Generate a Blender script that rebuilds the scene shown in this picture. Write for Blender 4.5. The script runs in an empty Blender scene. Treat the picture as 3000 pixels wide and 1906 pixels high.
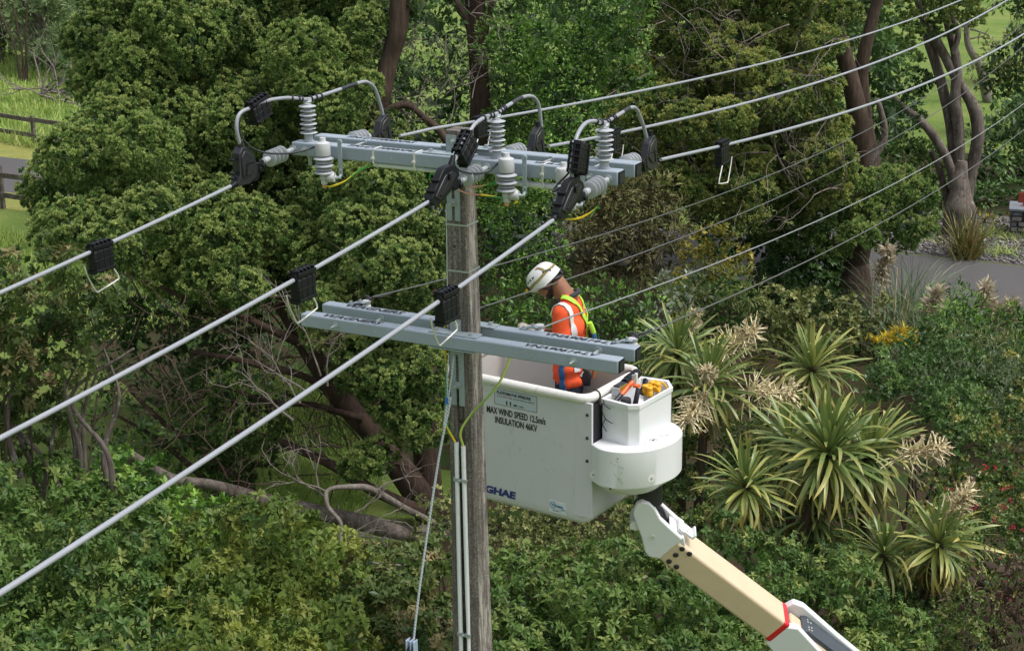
import bpy, math, random
import numpy as np
from mathutils import Vector, Matrix
from mathutils.bvhtree import BVHTree
random.seed(5)
rng = np.random.default_rng(11)
SC = bpy.context.scene
COL = SC.collection
PI = math.pi

# ---------------------------------------------------------------- camera
FPX, TH, RO = 4726.8, 0.2997, -0.0115            # focal length in photo pixels, pitch down, roll
CAM = np.array([0.3362, -10.6037, 10.9952])
FW = np.array([0, math.cos(TH), -math.sin(TH)])
_R0 = np.array([1, 0, 0.]); _U0 = np.array([0, math.sin(TH), math.cos(TH)])
CR = math.cos(RO)*_R0 + math.sin(RO)*_U0
CU = math.cos(RO)*_U0 - math.sin(RO)*_R0
cd = bpy.data.cameras.new('camera'); cam = bpy.data.objects.new('camera', cd); COL.objects.link(cam)
cd.sensor_width = 36.0; cd.sensor_fit = 'HORIZONTAL'; cd.lens = FPX/3000*36.0
cd.clip_start = 0.1; cd.clip_end = 2000
M4 = Matrix.Identity(4)
for i in range(3):
    M4[i][0] = CR[i]; M4[i][1] = CU[i]; M4[i][2] = -FW[i]; M4[i][3] = CAM[i]
cam.matrix_world = M4
SC.camera = cam

# ---------------------------------------------------------------- sky, sun, exposure (bright overcast)
SUN_EL, SUN_AZ = math.radians(64), math.radians(112)      # azimuth from +Y clockwise
W = bpy.data.worlds.new('World'); SC.world = W; W.use_nodes = True
nt = W.node_tree; nt.nodes.clear()
sky = nt.nodes.new('ShaderNodeTexSky'); sky.sky_type = 'NISHITA'; sky.sun_disc = False
sky.sun_elevation = SUN_EL; sky.sun_rotation = SUN_AZ; sky.air_density = 1.0; sky.dust_density = 4.0; sky.ozone_density = 1.0
hs = nt.nodes.new('ShaderNodeHueSaturation'); hs.inputs['Saturation'].default_value = 0.42; hs.inputs['Value'].default_value = 1.0
bg = nt.nodes.new('ShaderNodeBackground'); bg.inputs['Strength'].default_value = 0.135
wo = nt.nodes.new('ShaderNodeOutputWorld')
nt.links.new(sky.outputs[0], hs.inputs['Color']); nt.links.new(hs.outputs[0], bg.inputs['Color']); nt.links.new(bg.outputs[0], wo.inputs['Surface'])
sl = bpy.data.lights.new('sun', 'SUN'); sl.energy = 1.5; sl.angle = math.radians(14); sl.color = (1.0, 0.97, 0.94)
sun = bpy.data.objects.new('sun', sl); COL.objects.link(sun)
_sd = Vector((math.sin(SUN_AZ)*math.cos(SUN_EL), math.cos(SUN_AZ)*math.cos(SUN_EL), math.sin(SUN_EL)))
sun.rotation_euler = _sd.to_track_quat('Z', 'Y').to_euler(); sun.location = (10, -20, 40)
SC.view_settings.view_transform = 'Standard'; SC.view_settings.look = 'None'
SC.view_settings.exposure = 0.66; SC.view_settings.gamma = 1.0; SC.view_settings.use_curve_mapping = False
SC.cycles.use_denoising = True
SC.cycles.max_bounces = 6; SC.cycles.diffuse_bounces = 3; SC.cycles.glossy_bounces = 2
SC.cycles.transmission_bounces = 3; SC.cycles.transparent_max_bounces = 4
SC.cycles.caustics_reflective = False; SC.cycles.caustics_refractive = False

# ---------------------------------------------------------------- measuring helpers: photo pixel -> point in the place
def ray(px, py): return FW + CR*(px-1500)/FPX - CU*(py-953)/FPX
def hit(px, py, P, n):
    d = ray(px, py); n = np.asarray(n, float)
    return CAM + d*((np.asarray(P, float)-CAM) @ n)/(d @ n)
def atY(px, py, Y): return hit(px, py, (0, Y, 0), (0, 1, 0))
def gz(px, py, z=0.0): return hit(px, py, (0, 0, z), (0, 0, 1))
YW = -0.4807                                     # heading of the crossarms (and of the road beyond)
EX = np.array([math.cos(YW), math.sin(YW), 0]); EY = np.array([-math.sin(YW), math.cos(YW), 0]); EZ = np.array([0, 0, 1.])
def A(s, n, z): return EX*s + EY*n + EZ*z
ARM = (EX, EY, EZ, np.zeros(3))
def unit(v): v = np.asarray(v, float); return v/np.linalg.norm(v)

# ---------------------------------------------------------------- objects
def tag(o, label=None, cat=None, group=None, kind=None):
    if label: o['label'] = label
    if cat: o['category'] = cat
    if group: o['group'] = group
    if kind: o['kind'] = kind
    return o
def thing(name, label, cat, loc=(0, 0, 0), rz=0.0, group=None):
    o = bpy.data.objects.new(name, None); COL.objects.link(o); o.empty_display_size = 0.1
    o.location = tuple(float(x) for x in loc); o.rotation_euler = (0, 0, rz)
    return tag(o, label, cat, group)
def wloc(o):
    p = np.zeros(3)
    while o is not None: p = p + np.array(o.location); o = o.parent
    return p
def kids(o): return [c for c in bpy.data.objects if c.parent == o]
def dup(root, loc, rz=None, label=None, rot=None):
    ch = {}
    for o in bpy.data.objects:
        if o.parent: ch.setdefault(o.parent.name, []).append(o)
    def cp(o, par):
        c = o.copy(); COL.objects.link(c); c.parent = par
        for k in ch.get(o.name, []): cp(k, c)
        return c
    r = cp(root, None); r.location = tuple(float(x) for x in loc)
    if rz is not None: r.rotation_euler = (0, 0, rz)
    if rot is not None: r.rotation_euler = rot
    if label: r['label'] = label
    return r
def sharp(me, ang=35):
    me.shade_smooth(); me.set_sharp_from_angle(angle=math.radians(ang))

class MB:
    """collects shapes in a frame (ex, ey, ez, origin) and links them as one mesh"""
    def __init__(s, frame=None): s.v = []; s.f = []; s.fr = frame
    def pts(s, P):
        P = np.asarray(P, float).reshape(-1, 3)
        if s.fr is not None:
            ex, ey, ez, o = s.fr; P = P[:, :1]*ex + P[:, 1:2]*ey + P[:, 2:3]*ez + o
        k = len(s.v); s.v += [tuple(p) for p in P]; return k
    def poly(s, P, faces):
        k = s.pts(P); s.f += [tuple(i+k for i in f) for f in faces]; return s
    def box(s, c, size, rot=None):
        h = np.array(size)/2
        P = np.array([[x, y, z] for x in (-1, 1) for y in (-1, 1) for z in (-1, 1)])*h
        if rot is not None: P = P @ np.array(rot.to_matrix() if hasattr(rot, 'to_matrix') else rot).T
        return s.poly(P+np.array(c), [(0, 1, 3, 2), (4, 6, 7, 5), (0, 4, 5, 1), (2, 3, 7, 6), (0, 2, 6, 4), (1, 5, 7, 3)])
    def ring(s, c, ax, r, seg, up=None):
        ax = unit(ax); u = np.array([0, 0, 1.]) if abs(ax[2]) < .9 else np.array([1., 0, 0])
        if up is not None: u = up
        x = unit(np.cross(u, ax)); y = np.cross(ax, x)
        t = np.arange(seg)*2*PI/seg
        return np.asarray(c)+r*(np.cos(t)[:, None]*x+np.sin(t)[:, None]*y)
    def loft(s, rings, cap=True, close=False):
        n = len(rings[0]); k = s.pts(np.vstack(rings)); m = len(rings)
        for i in range(m if close else m-1):
            a, b = k+i*n, k+((i+1) % m)*n
            s.f += [(a+j, a+(j+1) % n, b+(j+1) % n, b+j) for j in range(n)]
        if cap and not close:
            s.f.append(tuple(k+j for j in reversed(range(n)))); s.f.append(tuple(k+(m-1)*n+j for j in range(n)))
        return s
    def cyl(s, p0, p1, r, r1=None, seg=12):
        p0 = np.array(p0, float); p1 = np.array(p1, float)
        return s.loft([s.ring(p0, p1-p0, r, seg), s.ring(p1, p1-p0, r if r1 is None else r1, seg)])
    def tube(s, P, r, seg=8, cap=True, closed=False):
        P = np.asarray(P, float); n = len(P); r = np.broadcast_to(np.asarray(r, float), (n,))
        T = (np.roll(P, -1, 0)-np.roll(P, 1, 0)) if closed else np.gradient(P, axis=0)
        T /= np.linalg.norm(T, axis=1)[:, None]+1e-12
        u = np.array([0, 0, 1.]) if abs(T[0][2]) < .9 else np.array([1., 0, 0])
        x = unit(np.cross(u, T[0])); rings = []; t = np.arange(seg)*2*PI/seg
        for i in range(n):
            x = x-T[i]*(x @ T[i]); x /= np.linalg.norm(x)+1e-12; y = np.cross(T[i], x)
            rings.append(P[i]+r[i]*(np.cos(t)[:, None]*x+np.sin(t)[:, None]*y))
        return s.loft(rings, cap, closed)
    def lathe(s, prof, p0, ax, seg=20):
        ax = unit(ax); p0 = np.array(p0, float)
        return s.loft([s.ring(p0+ax*h, ax, max(r, 1e-4), seg) for r, h in prof])
    def prism(s, poly, u, v, o, th):
        u = np.array(u, float); v = np.array(v, float); o = np.array(o, float); w = np.cross(u, v); w /= np.linalg.norm(w)
        P = np.array([o+u*a+v*b for a, b in poly]); n = len(P)
        k = s.pts(np.vstack([P-w*th/2, P+w*th/2]))
        s.f.append(tuple(k+j for j in reversed(range(n)))); s.f.append(tuple(k+n+j for j in range(n)))
        s.f += [(k+j, k+(j+1) % n, k+n+(j+1) % n, k+n+j) for j in range(n)]
        return s
    def sph(s, c, r, seg=14, rings=9, rot=None):
        r = np.broadcast_to(np.asarray(r, float), (3,)); c = np.array(c, float); L = []
        for i in range(rings+1):
            ph = PI*i/rings; t = np.arange(seg)*2*PI/seg
            P = np.stack([np.sin(ph)*np.cos(t)+1e-5*np.cos(t), np.sin(ph)*np.sin(t)+1e-5*np.sin(t), np.full(seg, -np.cos(ph))], 1)*r
            if rot is not None: P = P @ np.array(rot).T
            L.append(P+c)
        return s.loft(L)
    def cone(s, a, ra, b, rb, seg=14):
        s.sph(a, ra, seg, 8); s.sph(b, rb, seg, 8); return s.cyl(a, b, ra, rb, seg)
    def mesh(s, name, off=None):
        me = bpy.data.meshes.new(name)
        v = np.array(s.v) if off is None else np.array(s.v)-off
        me.from_pydata(v.tolist(), [], s.f); me.update(); return me
    def build(s, name, mat, parent=None, smooth=35, bevel=0, seg=2, local=False):
        """world coordinates unless local; the parent's place is taken off"""
        off = None
        if not local: off = wloc(parent) if parent is not None else None
        me = s.mesh(name, off)
        me.materials.append(mat)
        if smooth: sharp(me, smooth)
        o = bpy.data.objects.new(name, me); COL.objects.link(o)
        if parent is not None: o.parent = parent
        if bevel:
            b = o.modifiers.new('bevel', 'BEVEL'); b.width = bevel; b.segments = seg; b.limit_method = 'ANGLE'; b.angle_limit = math.radians(40); b.harden_normals = False
        return o
    def alone(s, name, mat, label, cat, loc=None, group=None, kind=None, **k):
        """a thing that is one mesh, its origin at loc"""
        v = np.array(s.v)
        if loc is None: loc = np.array([v[:, 0].mean(), v[:, 1].mean(), v[:, 2].min()])
        me = s.mesh(name, np.array(loc)); me.materials.append(mat); sharp(me, k.get('smooth', 35))
        o = bpy.data.objects.new(name, me); COL.objects.link(o); o.location = tuple(float(x) for x in loc)
        return tag(o, label, cat, group, kind)

def crom(P, sub=8):
    P = np.asarray(P, float); Q = np.vstack([2*P[0]-P[1], P, 2*P[-1]-P[-2]]); out = []
    for i in range(1, len(Q)-2):
        p0, p1, p2, p3 = Q[i-1], Q[i], Q[i+1], Q[i+2]
        for t in np.linspace(0, 1, sub, endpoint=False):
            out.append(.5*(2*p1+(p2-p0)*t+(2*p0-5*p1+4*p2-p3)*t*t+(3*p1-p0-3*p2+p3)*t**3))
    out.append(P[-1]); return np.array(out)

def text(body, size, o, xd, yd, mat, parent, name='lettering', bold=0.0, shear=0.0, sx=1.0, align='LEFT', th=0.0006, local=False, space=1.0):
    cu = bpy.data.curves.new('t', 'FONT'); cu.body = body; cu.size = size; cu.offset = bold*size; cu.shear = shear; cu.extrude = th/2
    cu.align_x = align; cu.resolution_u = 3; cu.space_character = space
    ob = bpy.data.objects.new('t', cu); COL.objects.link(ob)
    me = bpy.data.meshes.new_from_object(ob.evaluated_get(bpy.context.evaluated_depsgraph_get()))
    bpy.data.objects.remove(ob); bpy.data.curves.remove(cu)
    n = len(me.vertices); c = np.empty(n*3); me.vertices.foreach_get('co', c); c = c.reshape(-1, 3)
    xd = unit(xd); yd = unit(yd); zd = np.cross(xd, yd)
    c = np.array(o)+c[:, :1]*sx*xd+c[:, 1:2]*yd+c[:, 2:3]*zd
    if not local: c = c-wloc(parent)
    me.vertices.foreach_set('co', c.ravel()); me.update(); me.materials.clear(); me.materials.append(mat); me.name = name
    t = bpy.data.objects.new(name, me); COL.objects.link(t); t.parent = parent
    return t

# ---------------------------------------------------------------- materials
class N:
    def __init__(s, name):
        s.m = bpy.data.materials.new(name); s.m.use_nodes = True; s.t = s.m.node_tree; s.t.nodes.clear()
        s.out = s.add('ShaderNodeOutputMaterial'); s.b = s.add('ShaderNodeBsdfPrincipled'); s.ln(s.b.outputs[0], s.out.inputs['Surface'])
    def add(s, t, **k):
        n = s.t.nodes.new(t)
        for a, v in k.items(): setattr(n, a, v)
        return n
    def ln(s, a, b): s.t.links.new(a, b)
    def coord(s, scale=(1, 1, 1), kind='Object'):
        tc = s.add('ShaderNodeTexCoord'); mp = s.add('ShaderNodeMapping'); mp.inputs['Scale'].default_value = scale
        s.ln(tc.outputs[kind], mp.inputs[0]); return mp.outputs[0]
    def noise(s, vec, scale, detail=5, rough=.6):
        n = s.add('ShaderNodeTexNoise'); n.inputs['Scale'].default_value = scale; n.inputs['Detail'].default_value = detail; n.inputs['Roughness'].default_value = rough
        s.ln(vec, n.inputs['Vector']); return n.outputs['Fac']
    def ramp(s, fac, stops):
        r = s.add('ShaderNodeValToRGB'); e = r.color_ramp.elements
        while len(e) < len(stops): e.new(.5)
        for i, (p, c) in enumerate(stops):
            e[i].position = p; e[i].color = (*c, 1) if len(c) == 3 else c
        s.ln(fac, r.inputs[0]); return r.outputs[0]
    def mix(s, fac, a, b):
        m = s.add('ShaderNodeMix', data_type='RGBA')
        for i, x in ((0, fac), (6, a), (7, b)):
            if hasattr(x, 'links'): s.ln(x, m.inputs[i])
            else: m.inputs[i].default_value = x if i == 0 else (*x, 1)
        return m.outputs[2]
    def bump(s, h, strength=.3, dist=.01):
        b = s.add('ShaderNodeBump'); b.inputs['Strength'].default_value = strength; b.inputs['Distance'].default_value = dist
        s.ln(h, b.inputs['Height']); s.ln(b.outputs[0], s.b.inputs['Normal']); return b
    def base(s, c):
        if hasattr(c, 'links'): s.ln(c, s.b.inputs['Base Color'])
        else: s.b.inputs['Base Color'].default_value = (*c, 1)
    def set(s, rough=.5, metal=0., spec=.5):
        s.b.inputs['Roughness'].default_value = rough; s.b.inputs['Metallic'].default_value = metal; s.b.inputs['Specular IOR Level'].default_value = spec; return s

def plain(name, c, rough=.5, metal=0., var=.12, scale=30., bump=.0, spec=.5, grime=None):
    n = N(name); v = n.coord(); f = n.noise(v, scale)
    a = tuple(x*(1-var) for x in c); b = tuple(min(1, x*(1+var)) for x in c)
    col = n.ramp(f, [(.3, a), (.7, b)])
    if grime:
        g = n.noise(n.coord((1, 1, .35)), grime[1], 8, .7)
        gm = n.ramp(g, [(grime[2], (0, 0, 0)), (grime[2]+.12, (1, 1, 1))]); col = n.mix(gm, col, grime[0])
    n.base(col); n.set(rough, metal, spec)
    if bump: n.bump(n.noise(v, scale*4), bump, .004)
    return n.m

def leafmat(name, stops, young_toplit=(.2, .26, .06), rough=.45, transl=.3, spec=.35, hue=.0):
    n = N(name)
    at = n.add('ShaderNodeAttribute', attribute_name='tint'); ay = n.add('ShaderNodeAttribute', attribute_name='young_toplit')  # pale colour for young growth and for top light painted on upward sprigs
    col = n.ramp(at.outputs['Fac'], stops); col = n.mix(ay.outputs['Fac'], col, young_toplit)
    n.base(col); n.set(rough, 0, spec)
    tr = n.add('ShaderNodeBsdfTranslucent'); n.ln(col, tr.inputs[0])
    ms = n.add('ShaderNodeMixShader'); ms.inputs[0].default_value = transl
    n.ln(n.b.outputs[0], ms.inputs[1]); n.ln(tr.outputs[0], ms.inputs[2]); n.ln(ms.outputs[0], n.out.inputs['Surface'])
    return n.m

def barkmat(name, a, b, lichen=(.35, .36, .3), lt=.62, stretch=.12):
    n = N(name); v = n.coord((1, 1, stretch)); f = n.noise(v, 14, 8, .7); g = n.noise(n.coord(), 3, 4)
    col = n.ramp(f, [(.3, a), (.65, b)]); col = n.mix(n.ramp(g, [(.4, (0, 0, 0)), (.7, (.5, .5, .5))]), col, tuple(x*.6 for x in a))
    l = n.noise(n.coord(), 9, 7, .75); col = n.mix(n.ramp(l, [(lt, (0, 0, 0)), (lt+.05, (1, 1, 1))]), col, lichen)
    n.base(col); n.set(.9, 0, .2); n.bump(f, .8, .03); return n.m

GREY_ARM = plain('grey_fibreglass', (.275, .325, .375), .42, 0, .05, 8, .05, grime=((.36, .40, .42), 14, .64))
END_CAP = plain('black_cap', (.008, .010, .013), .6, spec=.2)
GALV = plain('galvanised', (.42, .46, .48), .42, .55, .14, 60, .1)
GALV_PLATE = plain('galvanised_plate', (.30, .36, .38), .5, .3, .1, 40, .1)
SILICONE = plain('grey_silicone', (.36, .38, .40), .45, 0, .05, 10)
ARRESTER = plain('pale_grey_polymer', (.47, .48, .49), .4, 0, .04, 10)
BLACK = plain('black_plastic', (.007, .008, .010), .45, 0, .2, 40, .05, spec=.25)
BLACK2 = plain('dark_grey_plastic', (.014, .015, .018), .45, 0, .15, 30, .05)
CABLE = plain('grey_covered_conductor', (.27, .285, .315), .40, 0, .06, 4)
TAPE = plain('black_tape', (.02, .022, .027), .5)
LEAD = plain('black_lead', (.02, .022, .026), .4)
STEEL = plain('stainless_wire', (.66, .65, .60), .35, .15, .06, 20)
ALU = plain('aluminium_strand', (.30, .31, .31), .5, .4, .2, 90)
LVDARK = plain('dark_strand', (.10, .105, .10), .6, .2, .2, 90)
COPPER = plain('copper', (.72, .36, .24), .35, .8, .1, 60)
PVC = plain('white_conduit', (.72, .74, .74), .4, 0, .03, 12, grime=((.55, .55, .50), 9, .66))
INK = plain('black_ink', (.012, .012, .014), .6)
WHITE = plain('white_gelcoat', (.575, .572, .605), .30, 0, .02, 4, grime=((.46, .455, .44), 6, .62))
WHITE2 = plain('white_paint', (.69, .70, .71), .28, 0, .02, 5, grime=((.56, .555, .53), 9, .64))
LINER = plain('cream_liner', (.62, .60, .56), .4, 0, .04, 5, grime=((.45, .43, .39), 6, .62))
RIMM = plain('worn_white_rim', (.66, .65, .61), .45, 0, .05, 12, .15, grime=((.36, .35, .31), 16, .60))
BEIGE = plain('beige_fibreglass', (.60, .475, .32), .4, 0, .04, 6, .05, grime=((.46, .37, .26), 10, .64))
RED = plain('red_band', (.52, .012, .018), .35, 0, .1, 12)
SIGNM = plain('sign_plate', (.46, .52, .60), .35, .1, .03, 8)
BLUE = plain('navy_ink', (.012, .03, .16), .5)
TEAL = plain('teal_ink', (.03, .16, .32), .5)
REDINK = plain('red_ink', (.4, .03, .03), .5)
ORANGE = plain('orange_cloth', (.80, .105, .035), .85, 0, .12, 9, .25, .2)
REFL = plain('reflective_tape', (.68, .68, .70), .5, 0, .04, 120)
LIME = plain('lime_webbing', (.40, .72, .06), .7, 0, .08, 80)
BLUEWEB = plain('blue_webbing', (.02, .11, .27), .7, 0, .15, 80)
NAVY = plain('navy_cloth', (.018, .022, .036), .85, 0, .2, 12, .2, .2)
SKIN = plain('brown_skin', (.27, .118, .066), .5, 0, .12, 20)
HAIR = plain('dark_hair', (.012, .009, .008), .7)
HELMET = plain('white_helmet', (.68, .685, .67), .3, 0, .03, 10)
STRAP = plain('olive_strap', (.22, .18, .05), .7, 0, .2, 60)
YELLOW = plain('yellow_plastic', (.78, .40, .01), .4)
ORANGE2 = plain('orange_plastic', (.80, .12, .015), .4)
GLOVE = plain('pale_glove', (.42, .38, .32), .85, 0, .2, 25, .2)
COLLAR = plain('charcoal_collar', (.03, .032, .038), .85)

def stripemat(name, a, b, freq=1.0):
    n = N(name); at = n.add('ShaderNodeAttribute', attribute_name='around')
    col = n.ramp(at.outputs['Fac'], [(.0, a), (.5, b)]); n.s = None
    for l in list(n.t.links):
        if l.to_node.type == 'VALTORGB': l.to_node.color_ramp.interpolation = 'CONSTANT'
    n.base(col); n.set(.4); return n.m
EARTH = stripemat('green_yellow_wire', (.03, .28, .05), (.80, .55, .02))
EARTH2 = stripemat('pale_green_wire', (.20, .34, .06), (.50, .60, .14))

def polemat():
    n = N('weathered_concrete'); v = n.coord((1, 1, .45)); f = n.noise(n.coord(), 70, 6, .8); g = n.noise(v, 9, 6, .7)
    col = n.ramp(f, [(.33, (.065, .056, .050)), (.47, (.165, .142, .124)), (.64, (.37, .345, .315))])
    col = n.mix(n.ramp(g, [(.42, (0, 0, 0)), (.62, (.55, .55, .55))]), col, (.075, .066, .06))
    l = n.noise(n.coord((1, 1, .16)), 13, 8, .8)
    at = n.add('ShaderNodeAttribute', attribute_name='lichen')
    k = n.add('ShaderNodeMath', operation='MULTIPLY_ADD'); n.ln(at.outputs['Fac'], k.inputs[0]); k.inputs[1].default_value = .18; n.ln(l, k.inputs[2])
    col = n.mix(n.ramp(k.outputs[0], [(.68, (0, 0, 0)), (.75, (.85, .85, .85))]), col, (.46, .43, .37))
    st = n.noise(n.coord((1, 1, .035)), 42, 6, .75); col = n.mix(n.ramp(st, [(.40, (.6, .6, .6)), (.58, (0, 0, 0))]), col, (.055, .045, .038))
    n.base(col); n.set(.92, 0, .2); n.bump(st, .7, .008); return n.m
POLE = polemat()
# ================================================================ GROUND, ROAD
def groundmat():
    n = N('paddock'); v = n.coord((1, 1, 1)); f = n.noise(v, .35, 6, .65); g = n.noise(v, 9, 6, .8)
    col = n.ramp(f, [(.32, (.12, .20, .035)), (.5, (.19, .27, .055)), (.68, (.28, .31, .09))])
    col = n.mix(n.ramp(g, [(.35, (0, 0, 0)), (.7, (.5, .5, .5))]), col, (.09, .16, .028))
    n.base(col); n.set(.9, 0, .2); n.bump(g, 1.0, .12); return n.m
def sheet(name, P, mat, z, kind='structure'):
    m = MB(); m.poly([(x, y, z) for x, y in P], [tuple(range(len(P)))]); return m.alone(name, mat, None, None, (0, 0, 0), kind=kind)
def AQ(s0, s1, n0, n1): return [tuple((EX*s+EY*n)[:2]) for s, n in ((s0, n0), (s1, n0), (s1, n1), (s0, n1))]
def gridsheet(name, P4, mat, z, nx, ny, amp, freq):
    P4 = np.array(P4); m = MB(); V = []
    for j in range(ny+1):
        for i in range(nx+1):
            a, b = i/nx, j/ny; p = (1-a)*(1-b)*P4[0]+a*(1-b)*P4[1]+a*b*P4[2]+(1-a)*b*P4[3]
            e = min(a, 1-a, b, 1-b)*8; V.append((p[0], p[1], z+min(1, e)*amp*(.5+.5*math.sin(p[0]*freq+1.3*math.sin(p[1]*freq*.7))*math.cos(p[1]*freq*.8))))
    m.poly(V, [(j*(nx+1)+i, j*(nx+1)+i+1, (j+1)*(nx+1)+i+1, (j+1)*(nx+1)+i) for j in range(ny) for i in range(nx)])
    return m.alone(name, mat, None, None, (0, 0, 0), kind='structure', smooth=80)
sheet('ground', [(-900, -300), (900, -300), (900, 1500), (-900, 1500)], groundmat(), 0)
def asphalt():
    n = N('asphalt'); f = n.noise(n.coord(), 60, 6, .85); g = n.noise(n.coord((1, .3, 1)), .5, 5)
    col = n.ramp(f, [(.3, (.050, .049, .049)), (.7, (.125, .120, .118))]); col = n.mix(n.ramp(g, [(.4, (0, 0, 0)), (.7, (.5, .5, .5))]), col, (.070, .067, .066))
    n.base(col); n.set(.85, 0, .3); n.bump(f, .5, .01); return n.m
sheet('road', AQ(-90, 60, 28.2, 32.5), asphalt(), .012)
def vergemat():
    n = N('mown_verge'); f = n.noise(n.coord((1, 3, 1)), 1.2, 7, .75); g = n.noise(n.coord(), 14, 6, .8)
    col = n.ramp(f, [(.33, (.16, .20, .04)), (.5, (.27, .27, .075)), (.68, (.36, .32, .12))]); col = n.mix(n.ramp(g, [(.4, (0, 0, 0)), (.7, (.6, .6, .6))]), col, (.12, .155, .03))
    n.base(col); n.set(.9, 0, .2); n.bump(g, .9, .05); return n.m
VERGE = vergemat()
sheet('mown_verge', [tuple((EX*s+EY*n)[:2]) for s, n in ((-90, 32.5), (-18, 32.5), (-30, 33.2), (-90, 44))], VERGE, .006); sheet('near_verge', AQ(-90, -18, 26.4, 28.2), VERGE, .006)
def litter():
    n = N('leaf_litter'); f = n.noise(n.coord(), 18, 8, .8); g = n.noise(n.coord(), 1.1, 5, .7)
    col = n.ramp(f, [(.3, (.018, .013, .009)), (.6, (.06, .042, .026)), (.75, (.12, .085, .05))]); col = n.mix(n.ramp(g, [(.45, (0, 0, 0)), (.6, (1, 1, 1))]), col, (.03, .055, .012))
    n.base(col); n.set(.95, 0, .1); n.bump(f, .8, .03); return n.m
LITTER = litter()
sheet('leaf_litter', [(-2.2, .8), (14, .8), (15, 24), (3, 27.5), (-1.0, 14.2), (-2.4, 10)], LITTER, .004)
sheet('forest_floor', [(-5.5, 17.8), (1.5, 15.5), (5, 24), (3.0, 31.0), (-9, 36.0), (-11, 26)], LITTER, .008)
def gravelmat():
    n = N('river_gravel'); f = n.noise(n.coord(), 26, 5, .8); n.base(n.ramp(f, [(.3, (.03, .028, .027)), (.55, (.16, .15, .14)), (.7, (.30, .285, .27))])); n.set(.9, 0, .2); n.bump(f, 1, .05); return n.m
sheet('thicket_floor', AQ(-10, 14, 37.9, 47), LITTER, .007)
sheet('gravel_bed', AQ(-8.5, 6, 32.6, 38), gravelmat(), .009)
# stones on the gravel bed: real geometry, too many to count
g_r = np.random.default_rng(21)
def rocks(name, pos, sz, mat, label=None, kind='stuff', parent=None):
    oc = np.array([(1, 0, 0), (-1, 0, 0), (0, 1, 0), (0, -1, 0), (0, 0, 1), (0, 0, -1)], float); fc = [(0, 2, 4), (2, 1, 4), (1, 3, 4), (3, 0, 4), (2, 0, 5), (1, 2, 5), (3, 1, 5), (0, 3, 5)]
    n = len(pos); V = oc[None]*sz[:, None, :]*(1+.25*g_r.standard_normal((n, 6, 1))); a = g_r.uniform(0, 6.28, n); c, s_ = np.cos(a)[:, None], np.sin(a)[:, None]
    X = V[..., 0]*c-V[..., 1]*s_; Y = V[..., 0]*s_+V[..., 1]*c; V = np.stack([X, Y, V[..., 2]], 2)+pos[:, None]
    return leafmesh(name, V, fc, g_r.uniform(0, 1, n), np.zeros(n), mat, parent, kind, label)

# ================================================================ FOLIAGE MACHINERY
def leafmesh(name, V, faces, tint, young_toplit, mat, parent=None, kind=None, label=None):
    n, k = V.shape[:2]; me = bpy.data.meshes.new(name)
    lt = np.array([len(f) for f in faces]); li = np.concatenate([np.array(f) for f in faces])
    me.vertices.add(n*k); me.vertices.foreach_set('co', np.ascontiguousarray(V-(wloc(parent) if parent is not None else 0), dtype=np.float32).ravel())
    L = (np.arange(n)[:, None]*k+li[None]).astype(np.int32).ravel(); me.loops.add(len(L)); me.loops.foreach_set('vertex_index', L)
    st = np.concatenate([[0], np.cumsum(np.tile(lt, n))[:-1]]).astype(np.int32); me.polygons.add(len(st)); me.polygons.foreach_set('loop_start', st)
    me.update(calc_edges=True)
    for nm, a in (('tint', tint), ('young_toplit', young_toplit)):
        at = me.attributes.new(nm, 'FLOAT', 'POINT'); at.data.foreach_set('value', np.repeat(a, k).astype(np.float32))
    me.materials.append(mat); o = bpy.data.objects.new(name, me); COL.objects.link(o)
    if parent is not None: o.parent = parent
    if kind: o['kind'] = kind
    if label: o['label'] = label
    return o
def blades(nb, tilt, wid, L=1.0, tilt2=None):
    V, F = [], []
    for i in range(nb):
        a = 2*PI*i/nb+.4*(i % 2); t = tilt if (i % 2 == 0 or tilt2 is None) else tilt2
        d = np.array((math.cos(t), math.sin(t)*math.cos(a), math.sin(t)*math.sin(a))); s_ = np.array((0, -math.sin(a), math.cos(a)))
        k = len(V); V += [d*.12+s_*wid/2, d*.12-s_*wid/2, d*L*(1 if i % 2 else .85)]; F.append((k, k+1, k+2))
    return np.array(V), F
TUFT = blades(7, .85, .60, 1.0, .35)
TUFT6 = blades(6, .85, .62, 1.0, .35)
def leaf8(w=.42, curl=.22, fold=.05):
    V = np.array([(0, 0, 0), (.3, -w*.46, fold-curl*.06), (.3, 0, -curl*.06), (.3, w*.46, fold-curl*.06), (.66, -w*.42, fold-curl*.42), (.66, 0, -curl*.42), (.66, w*.42, fold-curl*.42), (1, 0, -curl)])
    return V, [(0, 2, 1), (0, 3, 2), (1, 2, 5, 4), (2, 3, 6, 5), (4, 5, 7), (5, 6, 7)]
LEAF8 = leaf8()
LEAF4 = (np.array([(0, 0, 0), (.45, -.24, .04), (.45, 0, -.03), (.45, .24, .04), (1, 0, -.16)]), [(0, 2, 1), (0, 3, 2), (1, 2, 4), (2, 3, 4)])
LEAF2 = (np.array([(0, 0, 0), (.5, -.26, .03), (1, 0, -.08), (.5, .26, .03)]), [(0, 2, 1), (0, 3, 2)])
NARROW = (np.array([(0, 0, 0), (.5, -.10, .03), (1, 0, -.15), (.5, .10, .03)]), [(0, 2, 1), (0, 3, 2)])
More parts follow.
